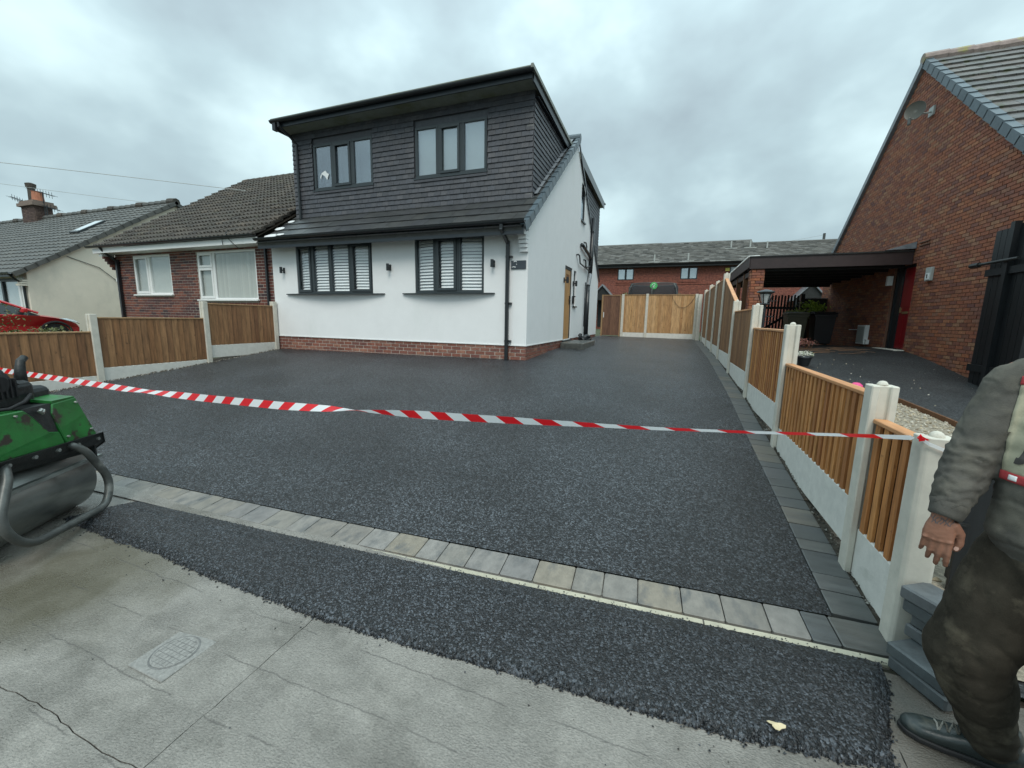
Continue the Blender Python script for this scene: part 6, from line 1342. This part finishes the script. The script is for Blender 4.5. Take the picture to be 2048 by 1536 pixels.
# head, turned slightly to the left
hc=hp(0,.02,1.66)
loft(b,[(hc+Zv*-.115+fd*.035,fr,fd,.030,.030,2),(hc+Zv*-.10+fd*.03,fr,fd,.048,.058,2.2),(hc+Zv*-.06+fd*.012,fr,fd,.062,.082,2.3),(hc+Zv*-.01,fr,fd,.070,.094,2.2),(hc+Zv*.04,fr,fd,.074,.098,2.1),(hc+Zv*.085,fr,fd,.066,.088,2),(hc+Zv*.115,fr,fd,.042,.058,2),(hc+Zv*.125,fr,fd,.012,.016,2)],28)
loft(b,[(hc+fd*.092+Zv*.022,fr,Zv,.008,.012,2),(hc+fd*.105+Zv*-.005,fr,Zv,.010,.014,2),(hc+fd*.116+Zv*-.022,fr,Zv,.014,.011,2),(hc+fd*.098+Zv*-.034,fr,Zv,.013,.006,2)],12)
b.tube([hc+fd*.088-fr*.026+Zv*-.060,hc+fd*.096+Zv*-.057,hc+fd*.088+fr*.026+Zv*-.060],.0065,8); b.tube([hc+fd*.084-fr*.022+Zv*-.070,hc+fd*.093+Zv*-.071,hc+fd*.084+fr*.022+Zv*-.070],.0075,8)
b.tube([hc+fd*.082-fr*.045+Zv*.030,hc+fd*.094-fr*.02+Zv*.036,hc+fd*.094+fr*.02+Zv*.036,hc+fd*.082+fr*.045+Zv*.030],.008,8)
for s_ in (-1,1): loft(b,[(hc+fr*s_*.068+Zv*.0,fd,Zv,.016,.028,2),(hc+fr*s_*.082-fd*.006+Zv*.003,fd,Zv,.019,.032,2),(hc+fr*s_*.086-fd*.008+Zv*.003,fd,Zv,.014,.026,2)],12)
for (S_,E_,W_) in ((sh_r,el_r,wr_r),(sh_l,el_l,wr_l)): limb(b,[S_,S_.lerp(E_,.5),E_,E_.lerp(W_,.4),W_],[.052,.050,.041,.042,.027])
for (H_,K_,A_) in ((hip_r,kn_r,an_r),(hip_l,kn_l,an_l)): limb(b,[H_,H_.lerp(K_,.4),K_,K_.lerp(A_,.35),A_],[.085,.080,.055,.056,.036])
def foot(b,A_,dirf,s=1): 
    dirf=Vector(dirf).normalized(); sd_=Vector((dirf.y,-dirf.x,0)); base=Vector((A_.x,A_.y,GZ+.035))
    loft(b,[(base-dirf*.05+Zv*.02,sd_,Zv,.026,.03,2),(base+Zv*.02,sd_,Zv,.034,.04,2),(base+dirf*.09+Zv*.01,sd_,Zv,.040,.028,2),(base+dirf*.16,sd_,Zv,.042,.020,2),(base+dirf*.20,sd_,Zv,.030,.014,2)],14)
fdr=Vector((-.96,.22,0)); fdl=(fd*.9-fr*.35)
foot(b,an_r,fdr); foot(b,an_l,fdl)
hand_nails=[]
def hand(b,W_,ax,wd,pl,mirror=1):
    "ax: wrist to fingers, wd: towards the little finger, pl: palm side"
    ax=ax.normalized(); pl=pl.normalized(); wd=(wd-ax*wd.dot(ax)).normalized()
    loft(b,[(W_-ax*.02,wd,pl,.027,.021,2.2),(W_+ax*.01,wd,pl,.029,.019,2.3),(W_+ax*.035,wd,pl,.036,.018,2.6),(W_+ax*.065,wd,pl,.040,.017,2.8),(W_+ax*.086,wd,pl,.039,.013,2.6),(W_+ax*.092,wd,pl,.034,.009,2.4)],20)
    # knuckles
    for i,(o_,l_,r_,c1,c2,c3) in enumerate([(-.0305,.098,.0090,3,18,28),(-.0100,.108,.0092,8,26,38),(.0105,.101,.0088,13,34,46),(.0300,.082,.0078,18,42,56)]):
        base=W_+ax*(.084-abs(o_)*.12)+wd*o_-pl*.003; p=base-ax*.03; pts=[p,base]; a_=0; cur=base
        for (L_,ang) in ((.46,c1),(.30,c2),(.24,c3)):
            a=math.radians(ang); dv_=(ax*math.cos(a)+pl*math.sin(a)+wd*(o_*1.0)).normalized(); cur=cur+dv_*l_*L_; pts.append(cur)
        P2=[];R2=[]
        rs=[r_*1.05,r_*1.08,r_*1.0,r_*.93,r_*.80]
        for j in range(len(pts)-1):
            P2+= [pts[j],pts[j].lerp(pts[j+1],.5)]; R2+=[rs[j],(rs[j]+rs[j+1])/2*.94]
        P2.append(pts[-1]); R2.append(rs[-1]); dd=(pts[-1]-pts[-2]).normalized(); P2.append(pts[-1]+dd*r_*.45); R2.append(r_*.5)
        b.tube(P2,1,12,rs=R2); loft(b,[(base-pl*.004-ax*.006,wd,pl,.007,.006,2),(base-pl*.006,wd,pl,.009,.009,2),(base-pl*.004+ax*.006,wd,pl,.007,.006,2)],8)
        if i==0: pass
    tb=W_+ax*.022-wd*.026+pl*.006; k1=tb+(ax*.72-wd*.55+pl*.30).normalized()*.040; k2=k1+(ax*.96-wd*.10+pl*.15).normalized()*.034; k3=k2+(ax*.97+wd*.22+pl*.10).normalized()*.028
    b.tube([tb-ax*.012,tb,tb.lerp(k1,.5),k1,k1.lerp(k2,.5),k2,k2.lerp(k3,.6),k3,k3+(k3-k2).normalized()*.005],1,12,rs=[.014,.019,.0165,.0145,.0122,.0125,.0115,.0095,.005])
    hand_nails.append((k2.lerp(k3,.62),(k3-k2).normalized(),-pl,wd))
axr=Vector((-.05,-.03,-1)); bk=Vector((-.42,-.88,0)).normalized()   # back of the hand faces the street
wdr=Vector((-.90,.40,0))
hand(b,wr_r+Vector((-.006,0,-.012)),axr,wdr,-bk)
hand(b,wr_l+Vector((0,0,-.012)),Vector((-.02,-.1,-1)),-fd,fr)
sk=remesh(b,.0036,2,.4); M['skin']=mat('weathered_skin',(.27,.13,.085),.55,noise_s=22,noise_a=.16,bump=.35,bump_s=170,bump_d=.0015,stain=((.20,.10,.07),26,.55,.8,(1,1,1)))
M['skin'].node_tree.nodes['Principled BSDF'].inputs['Subsurface Weight'].default_value=.06
M['skin'].node_tree.nodes['Principled BSDF'].inputs['Subsurface Radius'].default_value=(.01,.004,.002)
displace(sk,lambda p,n: .0006*noise.noise(p*120)+.0005*noise.noise(Vector((p.x*60,p.y*60,p.z*260))))
body=finish(sk,'body',M['skin'],PE)
rgbm('nail',(.62,.40,.33),.3)
c,ta,tn,tw_=hand_nails[0]; b=MB(); v_=ta.cross(tn).normalized(); loft(b,[(c+tn*.0075,ta,v_,.0085,.0065,2.6),(c+tn*.0115,ta,v_,.0075,.0055,2.6)],14); b.obj('thumb_nail',M['nail'],body,smooth=False)
# faded tattoo on the wrist: short curved strokes
rgbm('tattoo',(.11,.10,.11),.6)
bvh_s=BVHTree.FromPolygons([v.co.copy() for v in sk.vertices],[tuple(p.vertices) for p in sk.polygons])
def stick(bvh,p,dirn,off):
    h=bvh.ray_cast(p-dirn*.25,dirn,.6)
    return (h[0]-dirn*off) if h[0] is not None else p
b=MB(); ux=Vector((.90,-.42,0)).normalized(); rr=random.Random(11)
for k in range(9):
    o_=Vector((wr_r.x-.006,wr_r.y,-.652))+ux*(-.024+.006*k); pts=[]
    for j in range(7):
        t=j/6; q=o_+ux*(.004*math.sin(t*5+k*1.3))+Zv*(-.012+.030*t*(.7+.3*rr.random())); pts.append(stick(bvh_s,q,-bk,.0002))
    b.tube(pts,.0011,4)
b.obj('tattoo',M['tattoo'],body,kind='stuff')
for s_ in (-1,1):
    b=MB(); b.lathe(hc+fd*.083+fr*s_*.031+Zv*.012,[(0,-.012),(.008,-.009),(.012,0),(.008,.009),(0,.012)],12,(fr,Zv,fd)); b.obj('eye',M['white'],body,smooth=True)
# hair
b=MB(); loft(b,[(hc+Zv*.02-fd*.035,fr,fd,.076,.075,2),(hc+Zv*.06-fd*.02,fr,fd,.079,.088,2),(hc+Zv*.10-fd*.008,fr,fd,.066,.084,2),(hc+Zv*.128,fr,fd,.040,.055,2),(hc+Zv*.134,fr,fd,.012,.016,2)],24); rgbm('hair',(.09,.08,.07),.8,noise_s=60,noise_a=.4,bump=1,bump_s=200); hm=remesh(b,.006,3); displace(hm,lambda p,n:.004*noise.noise(p*60)); finish(hm,'hair',M['hair'],PE)
# --- sweatshirt
b=MB()
loft(b,[(hp(0,.0,.875),fr,fd,.185,.125,2.4),(hp(0,.0,.90),fr,fd,.192,.132,2.4),(hp(0,.01,.96),fr,fd,.205,.148,2.4),(hp(0,.01,1.08),fr,fd,.200,.145,2.4),(hp(0,.005,1.25),fr,fd,.205,.145,2.5),(hp(0,-.0,1.37),fr,fd,.205,.132,2.5),(hp(0,-.01,1.455),fr,fd,.185,.112,2.4),(hp(0,-.012,1.51),fr,fd,.145,.10,2.2),(hp(0,-.015,1.555),fr,fd,.09,.085,2.1),(hp(0,-.012,1.575),fr,fd,.078,.078,2)],32)
def sleeve(S_,E_,W_,ri=1):
    cu=E_.lerp(W_,.93); limb(b,[S_.lerp(hp(0,0,1.40),.25),S_,S_.lerp(E_,.45),E_,E_.lerp(W_,.45),E_.lerp(W_,.75),cu],[.085,.080,.076,.068,.062,.054,.045],n=20)
sleeve(sh_r+Vector((0,0,-.018)),el_r,wr_r); sleeve(sh_l+Vector((0,0,-.018)),el_l,wr_l)
sw=remesh(b,.0065,5,.6)
def arm_param(p,S_,E_,W_):
    best=None
    for a,c,o in ((S_,E_,0),(E_,W_,(E_-S_).length)):
        d=c-a; t=max(0,min(1,(p-a).dot(d)/d.length_squared)); q=a+d*t; di=(p-q).length
        if best is None or di<best[0]: best=(di,o+t*d.length,q)
    return best
def sw_disp(p,n):
    di,s_,q=arm_param(p,sh_r,el_r,wr_r); off=.0
    if di<.10 and (p-q).dot(fr)>-.06:
        L0=(el_r-sh_r).length; k=min(1,max(0,(s_-L0*.55)/(L0*.35)))
        ang=math.atan2((p-q).dot(fd),(p-q).dot(fr))
        off+= k*.0050*math.sin(s_*150+3.2*noise.noise(Vector((ang*1.2,s_*9,1)))*1.6+ang*1.1)*(.3+.7*abs(noise.noise(Vector((ang*1.5,s_*14,7)))*2)) + k*.004*noise.noise(Vector((ang*3,s_*70,2)))
        off+= (1-k)*.006*noise.noise(p*14)
    else:
        off+=.010*noise.noise(p*7)+.0045*noise.noise(Vector((p.x*16,p.y*16,p.z*34)))
        h=p.z-GZ
        off+=.010*math.sin(h*48+6*noise.noise(p*5))*max(0,1-abs(h-1.02)/.14)*(.4+.6*noise.noise(p*6+Vector((3,1,2))))
    off*=.7
    q=p+Vector((.03*noise.noise(p*9),.03*noise.noise(p*9+Vector((5,5,5))),0))
    rdg=1-abs(noise.noise(Vector((q.x*7,q.y*7,q.z*17))))*2.2
    off-=.0038*max(0,rdg-.6)/.4
    return off+.0010*noise.noise(p*60)
displace(sw,sw_disp)
M['shirt']=mat('faded_charcoal_sweat',(.098,.094,.084),.95,noise_s=11,noise_a=.24,bump=.8,bump_s=330,bump_d=.002,stain=((.165,.155,.128),9,.46,.72,(1,1,1)),spec=.1)
shirt=finish(sw,'sweatshirt',M['shirt'],PE)
bvh=BVHTree.FromPolygons([v.co.copy() for v in sw.vertices],[tuple(p.vertices) for p in sw.polygons])
for (W_,E_) in ((wr_r,el_r),(wr_l,el_l)):
    d=(W_-E_).normalized(); c=E_.lerp(W_,.90); b=MB(); u=d.orthogonal().normalized(); v=d.cross(u)
    vs=[]
    nn=40
    for j,(t,r) in enumerate(((-.022,.044),(-.016,.050),(.0,.047),(.020,.044),(.030,.042),(.034,.036))):
        for k in range(nn):
            a=2*math.pi*k/nn; rr_=r*(1+.05*math.sin(k*math.pi))*(1+.03*math.sin(a*3+t*80)); vs.append(c+d*t+u*math.cos(a)*rr_+v*math.sin(a)*rr_)
    b.add(vs,[(j*nn+k,j*nn+(k+1)%nn,(j+1)*nn+(k+1)%nn,(j+1)*nn+k) for j in range(5) for k in range(nn)]); b.obj('cuff',M['shirt'],shirt,smooth=True)
# hem rib
b=MB(); 
# --- chest patch, laid on the cloth
def surf(r,h,off): return stick(bvh,hp(r,.0,h)+fd*.1,-fd,off) if False else (lambda q:(q))(None)
def on_shirt(r,h,off):
    o_=hp(r,.45,h); hit=bvh.ray_cast(o_,-fd,.6)
    return hit[0]+fd*off if hit[0] is not None else hp(r,.12,h)
def patch(r0,r1,h0,h1,nu,nv,off,m,name,parent,th=.003,slant=0):
    b=MB()
    for k in range(2):
        for j in range(nv+1):
            for i in range(nu+1):
                r=r0+(r1-r0)*i/nu; h=h0+(h1-h0)*j/nv+slant*(r-r0); b.v.append(tuple(on_shirt(r,h,off-(k*th))))
    N1=(nu+1)*(nv+1)
    for j in range(nv):
        for i in range(nu):
            a=j*(nu+1)+i; b.f.append((a,a+1,a+nu+2,a+nu+1))
    ring=[i for i in range(nu+1)]+[j*(nu+1)+nu for j in range(1,nv+1)]+[nv*(nu+1)+i for i in range(nu-1,-1,-1)]+[j*(nu+1) for j in range(nv-1,0,-1)]
    for i in range(len(ring)): a=ring[i];c=ring[(i+1)%len(ring)]; b.f.append((a,c,c+N1,a+N1))
    return b.obj(name,m,parent,smooth=True)
M['cloth_cream']=mat('grubby_cream_panel',(.44,.42,.31),.95,noise_s=14,noise_a=.12,bump=.4,bump_s=300,stain=((.22,.21,.15),9,.5,.8,(1,1,1)),spec=.2)
M['cloth_red']=mat('faded_red_band',(.42,.06,.065),.9,noise_s=10,noise_a=.15,bump=.4,bump_s=300,spec=.2)
M['print_grey']=mat('dark_grey_print',(.075,.07,.065),.9,noise_s=20,noise_a=.15)
pt_=patch(.172,-.172,1.165,1.445,40,30,.003,M['cloth_cream'],'chest_panel',shirt)
patch(.174,-.174,1.445,1.472,40,4,.0045,M['cloth_red'],'chest_band',shirt); patch(.174,-.174,1.140,1.168,40,4,.0045,M['cloth_red'],'chest_band',shirt)
for r_ in (.150,.105,.06,.015,-.03,-.075,-.12): patch(r_,r_-.022,1.146,1.162,4,3,.0062,M['plate_white'],'band_label',shirt,th=.002)
def stroke(pts,w_,name='letter'):
    b=MB(); m_=len(pts)
    for k in range(2):
        for i,(r,h) in enumerate(pts):
            a=pts[max(i-1,0)];c=pts[min(i+1,m_-1)]; dx,dy=c[0]-a[0],c[1]-a[1]; l=math.hypot(dx,dy) or 1; nx,ny=-dy/l*w_/2,dx/l*w_/2
            for s_ in (-1,-.33,.33,1): b.v.append(tuple(on_shirt(r+nx*s_,h+ny*s_,.0068-k*.0035)))
    for i in range(m_-1):
        for j in range(3): a=i*4+j; b.f.append((a,a+1,a+5,a+4))
    N1=4*m_
    for i in range(m_-1):
        for j in (0,3): a=i*4+j; b.f.append((a,a+4,a+4+N1,a+N1))
    b.obj(name,M['print_grey'],shirt)
# italic j then c  (r decreases towards the wearer's left = right in view)
J=[(.083+.022*0- (h-1.22)*.42,h) for h in [1.345-.008*k for k in range(15)]]
J=[(.098+(1.322-h)*.26,h) for h in [1.322-.0085*k for k in range(12)]]
hk=[(J[-1][0]+.016*(1-math.cos(math.radians(a)))*1.0,J[-1][1]-.018*math.sin(math.radians(a))) for a in range(15,120,15)]
stroke(J+hk,.020); stroke([(.093,1.352),(.088,1.371)],.021)
stroke([(-.005+.040*math.cos(math.radians(a)),1.285+.058*math.sin(math.radians(a))+.0) for a in range(130,-131,-10)][::-1] if False else [(.030-.036*math.cos(math.radians(a)),1.270+.054*math.sin(math.radians(a))) for a in range(50,311,10)],.020)
# --- trousers
b=MB()
loft(b,[(hp(0,0,.80),fr,fd,.16,.13,2.4),(hp(0,0,.88),fr,fd,.18,.135,2.4),(hp(0,0,.97),fr,fd,.165,.12,2.4),(hp(0,0,1.02),fr,fd,.15,.11,2.4)],28)
for (H_,K_,A_) in ((hip_r,kn_r,an_r),(hip_l,kn_l,an_l)):
    limb(b,[H_,H_.lerp(K_,.35),H_.lerp(K_,.72),K_,K_.lerp(A_,.28),K_.lerp(A_,.62),A_.lerp(K_,.05)],[.108,.118,.116,.118,.108,.086,.074],n=22)
tr_=remesh(b,.0075,6,.6)
def tr_disp(p,n):
    h=p.z-GZ; o=.014*noise.noise(p*5)+.003*noise.noise(Vector((p.x*14,p.y*14,p.z*18)))
    if h<.30: o+=.004*math.sin(h*85+5*noise.noise(p*6))*(1-h/.30)
    rdg=1-abs(noise.noise(Vector((p.x*5+2*noise.noise(p*3),p.y*5,p.z*6))))*2.2
    o-=.0045*max(0,rdg-.6)/.4
    return o+.001*noise.noise(p*60)
displace(tr_,tr_disp)
M['trouser']=mat('muddy_work_trousers',(.046,.040,.031),.95,noise_s=10,noise_a=.32,bump=.8,bump_s=330,bump_d=.002,stain=((.15,.13,.095),7.5,.54,.78,(1,1,1)),spec=.1)
finish(tr_,'trousers',M['trouser'],PE)
# --- boots
M['boot']=mat('scuffed_leather_boot',(.020,.028,.028),.32,noise_s=14,noise_a=.4,bump=.4,bump_s=60,stain=((.12,.11,.08),8,.55,.75,(1,1,1)))
def boot(A_,dirf):
    dirf=Vector(dirf).normalized(); sd_=Vector((dirf.y,-dirf.x,0)); base=Vector((A_.x,A_.y,g(A_.x,A_.y)+.006)); b=MB()
    loft(b,[(base-dirf*.085+Zv*.055,sd_,Zv,.022,.030,2),(base-dirf*.06+Zv*.055,sd_,Zv,.040,.048,2.4),(base+Zv*.055,sd_,Zv,.045,.052,2.5),(base+dirf*.07+Zv*.050,sd_,Zv,.047,.044,2.4),(base+dirf*.14+Zv*.040,sd_,Zv,.052,.034,2.4),(base+dirf*.20+Zv*.035,sd_,Zv,.050,.030,2.3),(base+dirf*.235+Zv*.032,sd_,Zv,.036,.024,2.1),(base+dirf*.25+Zv*.030,sd_,Zv,.015,.012,2)],22)
    limb(b,[base+Zv*.06-dirf*.01,base+Zv*.15-dirf*.02],[.048,.052]); bm_=remesh(b,.006,4)
    bo=finish(bm_,'boot',M['boot'],PE); b=MB()
    for z0,sc,th in ((0,1.0,.022),):
        ol=[(-.09,0),(-.08,.035),(-.03,.045),(.05,.045),(.13,.054),(.20,.052),(.24,.034),(.258,0)]; P=[base+dirf*x+sd_*y+Zv*(0) for x,y in ol]+[base+dirf*x-sd_*y for x,y in ol[-2:0:-1]]; b.prism(P,Zv*th)
    b.obj('sole',M['tyre'],bo,bevel=.005); b=MB()
    for k in range(5):
        c=base+dirf*(.045+.026*k)+Zv*(.106-.0078*k); b.tube([c+sd_*.026-Zv*.006,c+Zv*.004,c-sd_*.026-Zv*.006],.0035,6)
        b.tube([c+sd_*.026-Zv*.006,c+dirf*.024-sd_*.026-Zv*.012],.003,6)
    b.obj('laces',M['rubble'],bo,kind='stuff')
boot(an_r,fdr); boot(an_l,fdl)
#@@PART7
